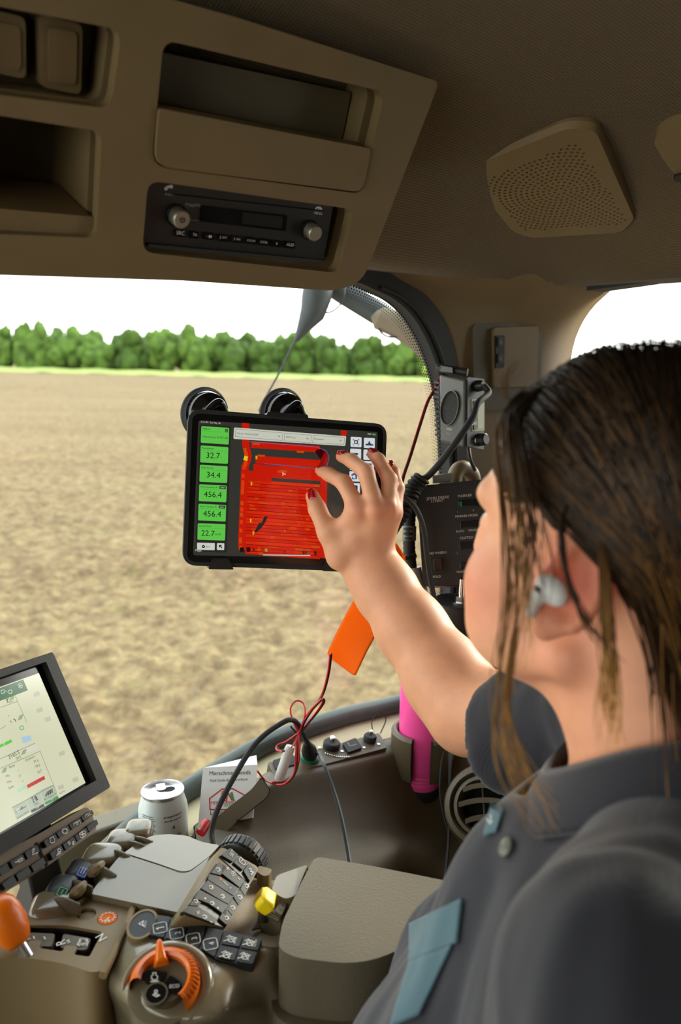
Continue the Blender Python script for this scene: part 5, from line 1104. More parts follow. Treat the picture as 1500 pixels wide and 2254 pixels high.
mb = MB(); TF = Fr(onz(447, 2200, .711), DN, ACR); TF.flatpoly(mb, [g4(1450, 1000), g4(1452, 975), g4(1466, 955), g4(1476, 965), g4(1474, 990), g4(1462, 1015)], .004); letters(mb, GREY_P, ac, 'small pale tortoise mark', 'speed_mark')
# keypad with auto oval, 1 to 4 and four symbol keys
KP = Fr(onz(440, 2060, .762), unit(np.array([.02, -.1, 1])), ACR)
mb = MB(); KP.pslab(mb, [g1(735, 566), g1(860, 592), g1(1000, 628), g1(1238, 680), g1(1195, 812), g1(1030, 780), g1(955, 735), g1(830, 690), g1(700, 668)], -.006, .0004, .002); mb.build('keypad_bed', BLK, ac, bevel=.0006)
kq = [[(738, 572), (806, 582), (772, 678), (704, 664)], [(814, 586), (890, 602), (856, 700), (780, 680)], [(898, 606), (972, 622), (936, 725), (864, 704)], [(984, 632), (1054, 646), (1012, 770), (948, 730)], [(1062, 650), (1146, 668), (1128, 722), (1044, 708)], [(1154, 670), (1234, 686), (1214, 740), (1136, 726)], [(1040, 716), (1122, 732), (1106, 786), (1022, 768)], [(1132, 734), (1212, 748), (1192, 804), (1114, 790)]]
for k in kq: mb = MB(); KP.pslab(mb, [g1(*p) for p in k], 0, .0020, .0012); mb.build('key', KEY, ac, bevel=.0007)
mb = MB()
for s, x, y in (('1', 756, 636), ('2', 834, 662), ('3', 912, 688), ('4', 994, 712)):
    cpt = KP.px(*g1(x, y)); upd = unit(KP.px(*g1(x, y)) - KP.px(*g1(x + 30, y - 6))); lf = np.array([upd[1], -upd[0]])      # tops of the digits point to the left of the picture
    R_ = [cpt + lf * a * .0063 + upd * b * .0063 for a, b in ((-1, -1), (1, -1), (1, 1), (-1, 1))]; KP.line(mb, rounded(R_, .003), .0007, .0026, True, True)
    KP.text(mb, s, cpt - lf * .0022 - upd * .0036, cpt + lf * .0026 - upd * .0036, .0026, True) if s != '1' else KP.line(mb, [cpt - upd * .0036, cpt + upd * .0036, cpt + upd * .0022 - lf * .0016], .0011, .0026, flat=True)
for x, y in ((1092, 690), (1180, 708), (1070, 765), (1158, 772)):
    cpt = KP.px(*g1(x, y)); KP.line(mb, [cpt + .0032 * np.array([cos(t), sin(t)]) for t in np.linspace(0, 6.28, 12)], .0008, .0026, flat=True); KP.line(mb, [cpt + (-.006, -.004), cpt + (.004, .003)], .0008, .0026, flat=True); KP.line(mb, [cpt + (-.0055, .001), cpt + (-.003, .004), cpt + (.004, -.003)], .0007, .0026, flat=True)
KP.text(mb, 'AUTO', g1(1110, 712), g1(1120, 682), .0026); KP.text(mb, 'AUTO', g1(1206, 726), g1(1214, 694), .0026)
letters(mb, WHT_P, ac, 'white key digits and symbols')
ao = KP.px(*g1(672, 615)); e_ = KP.px(*g1(697, 562)) - KP.px(*g1(645, 668)); ro = math.atan2(e_[1], e_[0]); la = np.linalg.norm(e_) / 2
mb = MB(); KP.slab(mb, circ(ao, la * 1.34, 32, la * 1.0, ro), -.012, .002, [circ(ao, la * 1.16, 32, la * .83, ro)]); mb.build('oval_rim', TAN, ac, bevel=.0012)
mb = MB(); KP.slab(mb, circ(ao, la * 1.16, 32, la * .83, ro), -.004, .0014); mb.build('oval_key', KEY, ac, bevel=.0008)
mb = MB(); KP.text(mb, 'AUTO', g1(688, 632), g1(694, 600), .0018); KP.line(mb, [g1(655, 614), g1(678, 600), g1(672, 614), g1(680, 626), g1(655, 614)], .0008, .0018); letters(mb, WHT_P, ac)
# steep keypad with climate and lamp keys
Pa, Pb, Pc = hz(g1(1035, 300), .787), hz(g1(870, 555), .783), hz(g1(1165, 410), .764)
BP = Fr(Pa, np.cross(Pb - Pa, Pc - Pa), ACR)
mb = MB(); BP.pslab(mb, [g1(1045, 240), g1(1225, 340), g1(1065, 632), g1(858, 560)], -.06, -.0006, .006); mb.build('keypad_shell', TAN, ac, bevel=.003)
mb = MB(); BP.pslab(mb, [g5(548, 300), g5(815, 515), g5(742, 640), g5(450, 372)], -.004, .0002, .003); mb.build('set_bed', BLK, ac)
for k in ([(548, 306), (630, 372), (575, 440), (462, 372)], [(638, 378), (722, 446), (672, 520), (582, 446)], [(728, 452), (808, 516), (742, 632), (680, 528)]):
    mb = MB(); BP.pslab(mb, [g5(*p) for p in k], 0, .0024, .0015); mb.build('key', KEY, ac, bevel=.0007)
mb = MB(); BP.pslab(mb, [g5(438, 430), g5(740, 665), g5(515, 1072), g5(80, 922)], -.004, .0002, .003); mb.build('climate_bed', BLK, ac)
ck_ = [[(440, 440), (515, 490), (455, 570), (362, 548)], [(470, 465), (690, 620), (640, 690), (470, 556)], [(350, 560), (450, 585), (630, 700), (580, 770), (330, 612)], [(330, 620), (575, 780), (545, 860), (470, 820), (265, 700)], [(250, 712), (540, 868), (500, 960), (350, 850), (200, 790)], [(195, 800), (265, 835), (240, 870), (150, 862)], [(140, 870), (240, 880), (425, 1000), (400, 1040), (92, 925)], [(690, 625), (736, 672), (690, 770), (645, 705)], [(640, 710), (684, 776), (630, 865), (580, 780)], [(565, 790), (625, 872), (570, 965), (510, 885)], [(500, 890), (565, 970), (520, 1060), (440, 990)]]
for k in ck_: mb = MB(); BP.pslab(mb, [g5(*p) for p in k], 0, .0026, .0012); mb.build('key', KEY, ac, bevel=.0008)
mb = MB(); B5 = lambda pts, w=.0007, cl=False: BP.line(mb, [g5(*p) for p in pts], w, .0031, cl)
BP.text(mb, 'SET', g5(565, 398), g5(592, 342), .0031); B5([(632, 416), (650, 400), (690, 440), (690, 470), (672, 470), (634, 438)], .0007, True); B5([(650, 436), (672, 420)]); B5([(730, 516), (744, 506), (752, 520), (740, 540), (772, 542), (750, 570)], .0008)
def plus(x, y, s=14): B5([(x - s, y - s * .7), (x + s, y + s * .7)]); B5([(x - s * .6, y + s), (x + s * .6, y - s)])
plus(520, 508); plus(232, 938); B5([(622, 600), (634, 616)], .0009); B5([(352, 1022), (366, 1034)], .0009)
for a in range(4): t = a * pi / 2 + .4; B5([(577 + 14 * cos(t) + 11 * cos(u), 556 + 14 * sin(t) + 11 * sin(u)) for u in np.linspace(0, 6.28, 8)], .0005)
for cx, cy_ in ((428, 520), (358, 692), (468, 780), (212, 826), (368, 848), (706, 678), (640, 788), (570, 890), (510, 990), (296, 980)):
    r0_ = random.Random(cx); B5([(cx - 20 + r0_.uniform(-4, 4), cy_ - 10), (cx, cy_ - 20), (cx + 16, cy_ + 2), (cx + 4, cy_ + 20), (cx - 12, cy_ + 8)], .0007); B5([(cx + 12, cy_ - 20), (cx + 24, cy_ + 12)], .0006)
BP.flatpoly(mb, [g5(286, 800), g5(312, 790), g5(306, 812)], .0031); BP.flatpoly(mb, [g5(414, 890), g5(436, 884), g5(424, 908)], .0031)
B5([(478, 634), (522, 672)], .0006); letters(mb, WHT_P, ac, 'white key symbols')
mb = MB(); plus(450, 612); letters(mb, mat('red_mark', srgb(230, 50, 60), .5), ac, 'red plus'); mb = MB(); B5([(540, 702), (556, 694)], .001); letters(mb, mat('blue_mark', srgb(70, 150, 230), .5), ac, 'blue minus')
# ribbed scroll wheel at the far end
wc = at(524, 1906, .89); wax = unit(np.array([.30, .90, .10])); mb = MB()
mb.lathe(wc - wax * .002, wax, [(.0, 0), (.024, 0), (.0275, .002), (.0285, .005), (.0285, .018), (.027, .021), (0, .021)], 60); wh = mb.build('scroll_wheel', BLK, ac)
mb = MB(); e1 = unit(np.cross(wax, [0, 0, 1])); e2 = np.cross(e1, wax)
for k in range(30):
    t = 2 * pi * k / 30; d_ = e1 * cos(t) + e2 * sin(t); tg = -e1 * sin(t) + e2 * cos(t); w_ = tg * .0021
    p = wc + d_ * .0278; lo = [p - w_ + wax * .002, p + w_ + wax * .002, p + w_ + wax * .016, p - w_ + wax * .016]; mb.box8(lo, [v + d_ * .0022 for v in lo])
prop(mb.build('wheel_ribs', mat('rib_rubber', (.035, .036, .036), .5), wh, bevel=.0004, smooth=False), kind='stuff')
# channel beside it with the yellow lever
chan = [[(505, 1868), (566, 1912), (620, 1900), (684, 1876)], [(548, 1944), (590, 1955), (640, 1950), (668, 1930)], [(500, 2034), (545, 2044), (600, 2050), (640, 2040)], [(480, 2060), (540, 2075), (600, 2085), (640, 2080)]]
cz = [[.755, .748, .752, .768], [.75, .738, .744, .766], [.745, .736, .74, .764], [.742, .736, .74, .76]]
G = [smoothpath([onz(*p, z) for p, z in zip(r, zz)], 4) for r, zz in zip(chan, cz)]; G = [[p - np.array([0, 0, .1]) for p in G[0]]] + G
mb = MB(); mb.grid(G); mb.build('channel', TAN, ac, smooth='all', sub=1)
mb = MB(); ZF(.757).pslab(mb, [g5(838, 462), g5(972, 500), g5(935, 560), g5(880, 565), g5(815, 520)], -.02, 0, .004); mb.build('corner_cap', TAN, ac, bevel=.001)
mb = MB(); ZF(.772).pslab(mb, [g5(1010, 560), g5(1315, 452), g5(1190, 760), g5(1095, 790), g5(960, 712)], -.03, 0, .006); mb.build('side_tray', TAN_G, ac, bevel=.003)
YB = ZF(.765); mb = MB(); YB.pslab(mb, [g5(940, 708), g5(1135, 808), g5(1055, 975), g5(850, 860)], -.03, .001, .003, [rounded(YB.pxs([g5(962, 728), g5(1065, 790), g5(990, 905), g5(880, 845)]), .002)]); mb.build('lever_box', TAN_D, ac, bevel=.0015)
mb = MB(); A, B, C_, D_ = hz(g5(845, 862), .766), hz(g5(1050, 970), .766), hz(g5(1010, 1040), .738), hz(g5(765, 1105), .738); E_ = hz(g5(830, 990), .742)
mb.add([A, B, C_, D_, E_], [(0, 1, 2, 4), (4, 2, 3)]); mb.build('lever_box_side', TAN_D, ac, solid=.004, bevel=.001)
yl_ = thing('yellow_lever', hz(g5(905, 830), .752), 'small ribbed yellow lever in the slot beside the armrest pad', 'lever')
y0, y1 = hz(g5(845, 868), .768), hz(g5(950, 750), .782); ud = unit(y1 - y0); sd_ = unit(np.cross(ud, [0, 0, 1])); up_ = np.cross(sd_, ud); Lh = np.linalg.norm(y1 - y0)
mb = MB(); st_ = [(0, .006, .004), (.15, .0095, .007), (.5, .0105, .0085), (.85, .0105, .0085), (1, .008, .006)]; G = []
for t, w_, h_ in st_: G.append([y0 + ud * Lh * t + sd_ * w_ * 1.05 * c1 + up_ * h_ * s1 for c1, s1 in ((-1, -1), (1, -1), (1, .6), (.65, 1), (-.65, 1), (-1, .6), (-1, -1))])
mb.grid(G); mb.add(G[0][:-1], [tuple(range(6))]); mb.add(G[-1][:-1], [tuple(range(6))[::-1]]); mb.build('knob', YELLOW, yl_, bevel=.0012, weld=True)
mb = MB()
for k in (-.6, -.2, .2, .6): mb.tube([y0 + ud * Lh * .2 + sd_ * k * .009 + up_ * .0088, y0 + ud * Lh * .9 + sd_ * k * .009 + up_ * .0092], .0006, 5)
prop(mb.build('ribs', mat('yellow_dark', srgb(150, 120, 0), .5), yl_), kind='stuff')
mb = MB(); mb.tube([y0 + ud * Lh * .5, y0 + ud * Lh * .5 - np.array([0, 0, .022])], .004, 8); mb.build('stalk', BLK, yl_)
mb = MB(); YB.pslab(mb, [g5(1070, 796), g5(1130, 812), g5(1060, 962), g5(992, 925)], -.0, .002, .002); plt = mb.build('lever_plate', TAN_D, ac, bevel=.0006)
mb = MB(); YB.line(mb, [g5(1050, 900), g5(1046, 870), g5(1062, 872), g5(1062, 850), g5(1078, 846)], .0007, .0026); [YB.line(mb, [g5(cx + 9 * cos(t), cy_ + 10 * sin(t)) for t in np.linspace(0, 6.28, 9)], .0006, .0026) for cx, cy_ in ((1072, 858), (1054, 905))]; letters(mb, GREY_P, plt, 'pale hitch symbol')
# padded lid of the armrest
PZ = ZF(.778)
mb = MB(); PZ.pslab(mb, [(694, 1885), (820, 1906), (1010, 1944), (1022, 1990), (945, 2060), (800, 2126), (650, 2108), (612, 2088), (622, 2030), (660, 1950)], -.10, 0, [.01, .01, .01, .01, .02, .03, .02, .01, .01, .01]); mb.build('pad', PAD, ac, bevel=.03, seg=6)
mb = MB(); PZ.pslab(mb, [(680, 1884), (1012, 1944), (1022, 1992), (945, 2066), (800, 2140), (625, 2125), (596, 2090), (610, 2030), (650, 1950)], -.20, -.06, .02); mb.build('pad_base', TAN_D, ac, bevel=.006)
mb = MB(); lo = [(-.34, .60), (-.06, .56), (-.02, .70), (-.25, .80)]; mb.box8([(x, y, .28) for x, y in lo], [(x, y, .60) for x, y in lo]); mb.build('pedestal', TAN_D, ac, bevel=.02)

# ================================================================ power plug with its cable, and the coiled red wire
pc0 = LED.w(LED.px(*k6(415, 930)), .008); pd = unit(at(668, 1606, 1.115) - pc0)
pl_ = thing('power_plug', pc0, 'black power plug in the green ringed socket with its cable arching to the left', 'plug')
mb = MB(); mb.lathe(pc0, pd, [(0, 0), (.0105, 0), (.0118, .006), (.0115, .022), (.0095, .030), (.008, .036), (.0065, .044), (.0045, .052), (0, .053)], 20); mb.build('plug_body', BLK, pl_)
tip = pc0 + pd * .052
mb = MB(); mb.tube(smoothpath([tip, tip + pd * .012, at(648, 1586, 1.07), at(610, 1598, 1.05), at(560, 1640, 1.03), at(510, 1720, 1.0), at(478, 1785, .985), at(466, 1830, .975), at(470, 1862, .965), at(480, 1900, .96)], 8), .0036, 9); mb.build('cable', BLK_M, pl_)
dc = MB(); dc.tube(smoothpath([pc0 + LED.ex * .012 + np.array([0, 0, .006]), at(712, 1680, 1.12), at(735, 1740, 1.10), at(752, 1800, 1.08), at(764, 1860, 1.06), at(772, 1910, 1.04), at(778, 1960, 1.02)], 6), .0028, 8)
prop(dc.build('grey_cable', mat('slate_cable', (.03, .04, .045), .5)), 'dark slate braided cable crossing the side console from the power socket down', 'cable')
wr = thing('tied_wire', at(655, 1600, 1.09), 'red and black wire bundle tied in loops with an inline fuse above the outlets', 'wire')
dp = 1.085
loops = [[(727, 1440), (722, 1480), (712, 1520), (700, 1545), (684, 1565), (668, 1590), (660, 1612)], [(660, 1612), (672, 1580), (692, 1555), (708, 1540), (710, 1548), (695, 1570), (672, 1598), (658, 1618)],
         [(656, 1610), (645, 1585), (640, 1560), (652, 1543), (668, 1548), (672, 1570), (664, 1600), (656, 1616)], [(656, 1614), (630, 1632), (612, 1640), (609, 1650), (622, 1655)], [(656, 1612), (650, 1632), (642, 1645)],
         [(658, 1616), (660, 1650), (655, 1690), (640, 1715), (618, 1722), (600, 1722)], [(600, 1724), (585, 1718), (575, 1708), (567, 1697)], [(654, 1616), (652, 1660), (648, 1700), (632, 1722), (615, 1728), (598, 1724)]]
for i, lpnts in enumerate(loops):
    mb = MB(); pth = smoothpath([at(x, y, dp + .012 * sin(i * 2.1 + j)) for j, (x, y) in enumerate(lpnts)], 7); mb.tube(pth, .0013, 6); mb.build('red_strand', RED_W, wr)
    if i in (0, 1, 3, 7): mb = MB(); mb.tube(pth + RGT * .0022 + np.array([0, .002, 0]), .0013, 6); mb.build('black_strand', BLK_M, wr)
mb = MB(); mb.tube(smoothpath([at(648, 1604, dp), at(656, 1608, dp - .008), at(666, 1606, dp), at(656, 1614, dp + .006), at(646, 1606, dp), at(640, 1598, dp)], 5), .0012, 5); mb.build('twist_tie', BLK, wr)
FUS = mat('fuse_holder', (.78, .76, .72), .3, trans=.25)
mb = MB(); mb.tube([at(640, 1642, 1.09), at(637, 1650, 1.09), at(618, 1705, 1.10), at(613, 1716, 1.10)], [.006, .0072, .0074, .006], 10); plab(mb.build('fuse_holder', FUS, wr), 'clear white inline fuse holder')

# ================================================================ outside: mirror arm, lamp boot, whip antenna
STEEL = mat('painted_steel', srgb(40, 45, 44), .6, bump=.3, bscale=60)
an = thing('antenna', at(690, 640, 1.75), 'dark rubber antenna boot with thin whip hanging down outside the glass', 'antenna')
mb = MB(); pth = P3([(704, 608, 1.79), (703, 625, 1.76), (697, 655, 1.75), (688, 690, 1.75), (668, 722, 1.75), (652, 750, 1.75)]); mb.tube(pth, [.034, .034, .033, .028, .015, .005], 18); mb.build('boot', STEEL, an)
mb = MB(); mb.tube(smoothpath(P3([(652, 748, 1.75), (640, 770, 1.75), (618, 815, 1.75), (590, 866, 1.75), (570, 905, 1.75)]), 4), [.0022] * 17, 6); mb.build('whip', STEEL, an)
mb = MB(); mb.tube(smoothpath(P3([(710, 686, 1.75), (724, 688, 1.75), (740, 680, 1.75), (754, 664, 1.75), (758, 650, 1.75), (760, 630, 1.76)]), 5), .0022, 6); mb.build('wire_loop', BLK_M, an)
ma = thing('mirror_arm', at(850, 700, 1.8), 'grey steel mirror arm slanting outside the top right corner of the window', 'mirror arm')
mb = MB(); mb.tube(P3([(700, 605, 1.8), (760, 645, 1.8), (835, 692, 1.8), (960, 770, 1.8)]), [.027, .027, .026, .026], 16); mb.tube([at(700, 605, 1.8), W(.72, 1.06, 1.52)], .02, 10); mb.build('tube', STEEL, ma)
mb = MB(); mb.tube(P3([(826, 690, 1.77), (835, 700, 1.77), (880, 716, 1.77), (930, 750, 1.77), (960, 790, 1.77)]), [.012, .026, .03, .03, .026], 14); mb.build('clamp', mat('dusty_steel', srgb(104, 92, 74), .8, vary=.2), ma)
mb = MB(); mb.tube(smoothpath(P3([(838, 716, 1.76), (836, 726, 1.76), (844, 736, 1.76), (860, 742, 1.76), (885, 741, 1.76), (905, 738, 1.76)]), 5), .0022, 6); mb.build('wire_loop', BLK_M, ma)
# ================================================================ the woman: one continuous body grown from a distance field
class Field:
    def __init__(s, lo, hi, h):
        s.lo = np.array(lo, float); s.h = h; s.n = np.ceil((np.array(hi) - s.lo) / h).astype(int) + 1
        s.a = np.full(s.n, .05, np.float32)
    def region(s, lo, hi):
        i0 = np.clip(np.floor((np.array(lo) - s.lo) / s.h).astype(int), 0, s.n - 1); i1 = np.clip(np.ceil((np.array(hi) - s.lo) / s.h).astype(int) + 1, 1, s.n)
        ax = [(s.lo[k] + s.h * np.arange(i0[k], i1[k])).astype(np.float32) for k in range(3)]
        return tuple(slice(i0[k], i1[k]) for k in range(3)), ax[0][:, None, None], ax[1][None, :, None], ax[2][None, None, :]
    def comb(s, sl, b, k, op):
        a = s.a[sl]
        if a.size == 0: return
        if op == 'add':
            h = np.clip(.5 + .5 * (a - b) / k, 0, 1); s.a[sl] = a * (1 - h) + b * h - k * h * (1 - h)
        else:
            b = -b; h = np.clip(.5 - .5 * (a - b) / k, 0, 1); s.a[sl] = a * (1 - h) + b * h + k * h * (1 - h)
    def cap(s, p, q, r0, r1, k=.01, op='add'):
        p, q = np.asarray(p, float), np.asarray(q, float); m = max(r0, r1) + 3 * k + .006
        sl, X, Y, Z = s.region(np.minimum(p, q) - m, np.maximum(p, q) + m); d = q - p; L2 = d @ d
        t = np.clip(((X - p[0]) * d[0] + (Y - p[1]) * d[1] + (Z - p[2]) * d[2]) / L2, 0, 1)
        b = np.sqrt((X - p[0] - t * d[0]) ** 2 + (Y - p[1] - t * d[1]) ** 2 + (Z - p[2] - t * d[2]) ** 2) - (r0 + (r1 - r0) * t)
        s.comb(sl, b, k, op); return s
    def chain(s, pts, k=.01):
        for (p, r0), (q, r1) in zip(pts[:-1], pts[1:]): s.cap(p, q, r0, r1, k)
    def ell(s, c, ax, r, k=.012, op='add'):
        c = np.asarray(c, float); r = np.asarray(r, float); m = r.max() + 3 * k + .006
        sl, X, Y, Z = s.region(c - m, c + m); X, Y, Z = X - c[0], Y - c[1], Z - c[2]
        u = [(X * a[0] + Y * a[1] + Z * a[2]) for a in ax]
        k0 = np.sqrt(sum((v / q) ** 2 for v, q in zip(u, r))); k1 = np.sqrt(sum((v / (q * q)) ** 2 for v, q in zip(u, r))) + 1e-9
        s.comb(sl, k0 * (k0 - 1) / k1, k, op); return s
    def half(s, p, n, lo, hi, k=.004):
        """cut away everything on the n side of a plane inside a box"""
        sl, X, Y, Z = s.region(lo, hi); b = -((X - p[0]) * n[0] + (Y - p[1]) * n[1] + (Z - p[2]) * n[2]); s.comb(sl, b, k, 'sub')
    def mesh(s):
        a = s.a; sg = a < 0; c = np.zeros(np.array(a.shape) - 1, np.int8)
        O = [(i, j, k) for i in (0, 1) for j in (0, 1) for k in (0, 1)]
        n = np.array(a.shape) - 1
        for i, j, k in O: c += sg[i:n[0] + i, j:n[1] + j, k:n[2] + k]
        act = (c > 0) & (c < 8); idx = np.full(act.shape, -1, np.int64); ijk = np.argwhere(act); idx[act] = np.arange(len(ijk))
        acc = np.zeros((len(ijk), 3)); cnt = np.zeros(len(ijk))
        for A in O:
            for d in range(3):
                if A[d]: continue
                B = list(A); B[d] = 1
                va = a[ijk[:, 0] + A[0], ijk[:, 1] + A[1], ijk[:, 2] + A[2]]; vb = a[ijk[:, 0] + B[0], ijk[:, 1] + B[1], ijk[:, 2] + B[2]]
                m = (va < 0) != (vb < 0); t = np.where(m, va / np.where(m, va - vb, 1), 0)
                p = np.tile(np.array(A, float), (len(ijk), 1)); p[:, d] += t; acc[m] += p[m]; cnt[m] += 1
        V = s.lo + s.h * (ijk + acc / cnt[:, None]); Q = []
        for d in range(3):
            sl0 = [slice(None)] * 3; sl1 = [slice(None)] * 3; sl0[d] = slice(0, -1); sl1[d] = slice(1, None)
            ch = sg[tuple(sl0)] != sg[tuple(sl1)]; e, f_ = [x for x in range(3) if x != d]
            P = np.argwhere(ch); P = P[(P[:, e] > 0) & (P[:, f_] > 0) & (P[:, e] < n[e]) & (P[:, f_] < n[f_])]
            inside = sg[tuple(P.T)]
            q = []
            for oe, of in ((1, 1), (0, 1), (0, 0), (1, 0)):
                R = P.copy(); R[:, e] -= oe; R[:, f_] -= of; q.append(idx[tuple(R.T)])
            q = np.stack(q, 1); flip = inside if d != 1 else ~inside; q[flip] = q[flip][:, ::-1]; Q.append(q[:, ::-1] if d != 9 else q)
        Q = np.vstack(Q); return V, Q[(Q >= 0).all(1)]
def relax(V, Q, it=2, lam=.5):
    E = np.vstack([Q[:, [0, 1]], Q[:, [1, 2]], Q[:, [2, 3]], Q[:, [3, 0]]]); E = np.vstack([E, E[:, ::-1]])
    for _ in range(it):
        acc = np.zeros_like(V); cnt = np.zeros(len(V)); np.add.at(acc, E[:, 0], V[E[:, 1]]); np.add.at(cnt, E[:, 0], 1); V = V + lam * (acc / np.maximum(cnt, 1)[:, None] - V)
    return V
def skinmesh(name, V, Q, m, parent, tint=None):
    me = bpy.data.meshes.new(name); o = np.zeros(3); p = parent
    while p is not None: o = o + np.array(p.location); p = p.parent
    V = V - o
    me.vertices.add(len(V)); me.vertices.foreach_set('co', V.astype(np.float32).ravel())
    me.loops.add(Q.size); me.loops.foreach_set('vertex_index', Q.astype(np.int32).ravel())
    me.polygons.add(len(Q)); me.polygons.foreach_set('loop_start', np.arange(len(Q), dtype=np.int32) * Q.shape[1]); me.polygons.foreach_set('loop_total', np.full(len(Q), Q.shape[1], np.int32))
    me.polygons.foreach_set('use_smooth', np.ones(len(Q), bool)); me.update(calc_edges=True); me.validate()
    if tint is not None:
        ca = me.color_attributes.new('tint', 'FLOAT_COLOR', 'POINT'); ca.data.foreach_set('color', np.hstack([tint, np.ones((len(V), 1))]).astype(np.float32).ravel())
    me.materials.append(m); ob = bpy.data.objects.new(name, me); COL.objects.link(ob); ob.parent = parent
    bm = bmesh.new(); bm.from_mesh(me); bmesh.ops.recalc_face_normals(bm, faces=bm.faces); bm.to_mesh(me); bm.free()
    return ob
UZ = np.array([0, 0, 1.0])
# head frame: HF where the face points, HL its left side (towards the camera), HU up
E0 = at(1222, 1298, .50); az = math.atan2(E0[0], E0[1]); vw = np.array([sin(az), cos(az), 0]); rt = np.array([cos(az), -sin(az), 0]); ph = radians(33)
HF = -cos(ph) * rt + sin(ph) * vw; HL = -sin(ph) * rt - cos(ph) * vw; HU = UZ
HO = E0 - .074 * HL
def H(f, l, z): return HO + HF * f + HL * l + HU * z
HAX = (HF, HL, HU)
# torso frame
TF_ = unit(np.array([-.90, .43, 0])); TR_ = np.array([-TF_[1] * -1, TF_[0] * -1, 0]); TR_ = unit(np.array([.43, .90, 0])); TAX = (TR_, TF_, UZ)
NB = H(-.048, .0, -.120)
shR = NB + TR_ * .165 + TF_ * .045 - UZ * .035; shL = NB - TR_ * .165 - TF_ * .005 - UZ * .055
elb = at(1034, 1566, .845); wri = at(812, 1240, .962)
def Tq(r, f, z): return NB + TR_ * r + TF_ * f + UZ * z
SKIN = mat('skin', (.6, .35, .25), .48, attr='tint', sss=.12, bump=.25, bscale=900, vary=.05, vscale=60, spec=.35)
woman = thing('person', (NB[0], NB[1], .42), 'woman in a dark shirt with brown hair and white earbud, tapping the tablet screen', 'person')
B = Field((-.16, .20, .45), (.46, 1.06, 1.36), .0026)
# head
B.ell(H(-.012, 0, .052), HAX, (.094, .073, .086), .02); B.ell(H(.030, 0, .045), HAX, (.066, .064, .075), .02)
B.ell(H(.040, 0, -.015), HAX, (.058, .060, .072), .02); B.cap(H(.055, .030, -.060), H(.0, .054, -.050), .020, .016, .02); B.cap(H(.055, -.030, -.060), H(.0, -.054, -.050), .020, .016, .02)
B.ell(H(.078, 0, -.078), HAX, (.020, .026, .018), .018)
for sgn in (1, -1):
    B.ell(H(.062, .036 * sgn, -.016), HAX, (.034, .032, .034), .014); B.ell(H(.058, .038 * sgn, -.048), HAX, (.034, .027, .028), .016)
    B.cap(H(.090, .010 * sgn, .046), H(.078, .044 * sgn, .048), .010, .010, .012)
    B.ell(H(.094, .032 * sgn, .024), HAX, (.016, .017, .011), .012, 'sub')
    B.ell(H(.080, .031 * sgn, .023), HAX, (.0125, .0145, .0115), .004)
B.chain([(H(.096, 0, .035), .007), (H(.110, 0, .008), .0085), (H(.114, 0, -.004), .010)], .008); B.ell(H(.100, .011, -.010), HAX, (.011, .007, .007), .006); B.ell(H(.100, -.011, -.010), HAX, (.011, .007, .007), .006)
B.ell(H(.094, 0, -.034), HAX, (.010, .022, .0065), .007); B.ell(H(.092, 0, -.046), HAX, (.010, .019, .0075), .007)
# ears
for sgn in (1, -1):
    c = H(-.014, .076 * sgn, .012); out = unit(HL * sgn + HF * -.45 + HU * .1); fw = unit(HF - out * (HF @ out)); up = np.cross(out, fw); up = up if up[2] > 0 else -up; up = unit(up - fw * .22)
    fw = unit(fw - up * (fw @ up)); ea = (fw, out, up); c = c + out * .010
    ring = [(c + fw * (.0145 * cos(t) - .004) + up * (.031 * sin(t)), .0048 if abs(t - 1.3) < 1.6 else .0042) for t in np.linspace(.1, 4.6, 12)]
    B.ell(c - out * .003, ea, (.0155, .006, .031), .006); B.chain(ring, .004); B.ell(c + fw * .004 - up * .032, ea, (.0095, .0055, .011), .006)
    B.ell(c + fw * .002 - up * .004 + out * .006, ea, (.0085, .006, .015), .004, 'sub'); B.cap(c + fw * .013 - up * .004, c + fw * .012 - up * .014, .0048, .004, .005)
# neck, shoulders, torso
B.chain([(H(-.026, 0, -.020), .056), (H(-.032, 0, -.075), .053), (NB + UZ * .02 + HF * .006, .054), (NB - UZ * .03, .062)], .02)
B.cap(H(.055, 0, -.075), H(-.005, 0, -.085), .020, .035, .025)
B.cap(NB - UZ * .03 - TF_ * .02, shR - UZ * .006, .042, .040, .025); B.cap(NB - UZ * .03 - TF_ * .02, shL - UZ * .006, .042, .040, .025)
B.ell(Tq(0, .034, -.215), TAX, (.14, .10, .175), .04); B.ell(Tq(0, .07, -.42), TAX, (.155, .125, .17), .05)
# right arm to the tablet
B.chain([(shR, .045), (shR * .5 + elb * .5 - UZ * .008, .046), (elb, .0425), (at(985, 1496, .877), .0445), (at(905, 1382, .918), .0385), (at(850, 1300, .945), .0325), (wri, .0285)], .02)
wx = unit(np.cross(unit(wri - elb), unit(wri - EYE)))                       # across the wrist in the picture
for k in (-1, 1): B.cap(wri + wx * .013 * k, at(850, 1300, .945) + wx * .010 * k, .0215, .026, .012)
# left arm, mostly below the frame
lel = shL - UZ * .27 + TF_ * .03 - TR_ * .02; B.chain([(shL, .046), (lel, .041), (lel + TF_ * .2 - UZ * .05 + TR_ * .06, .03)], .02)
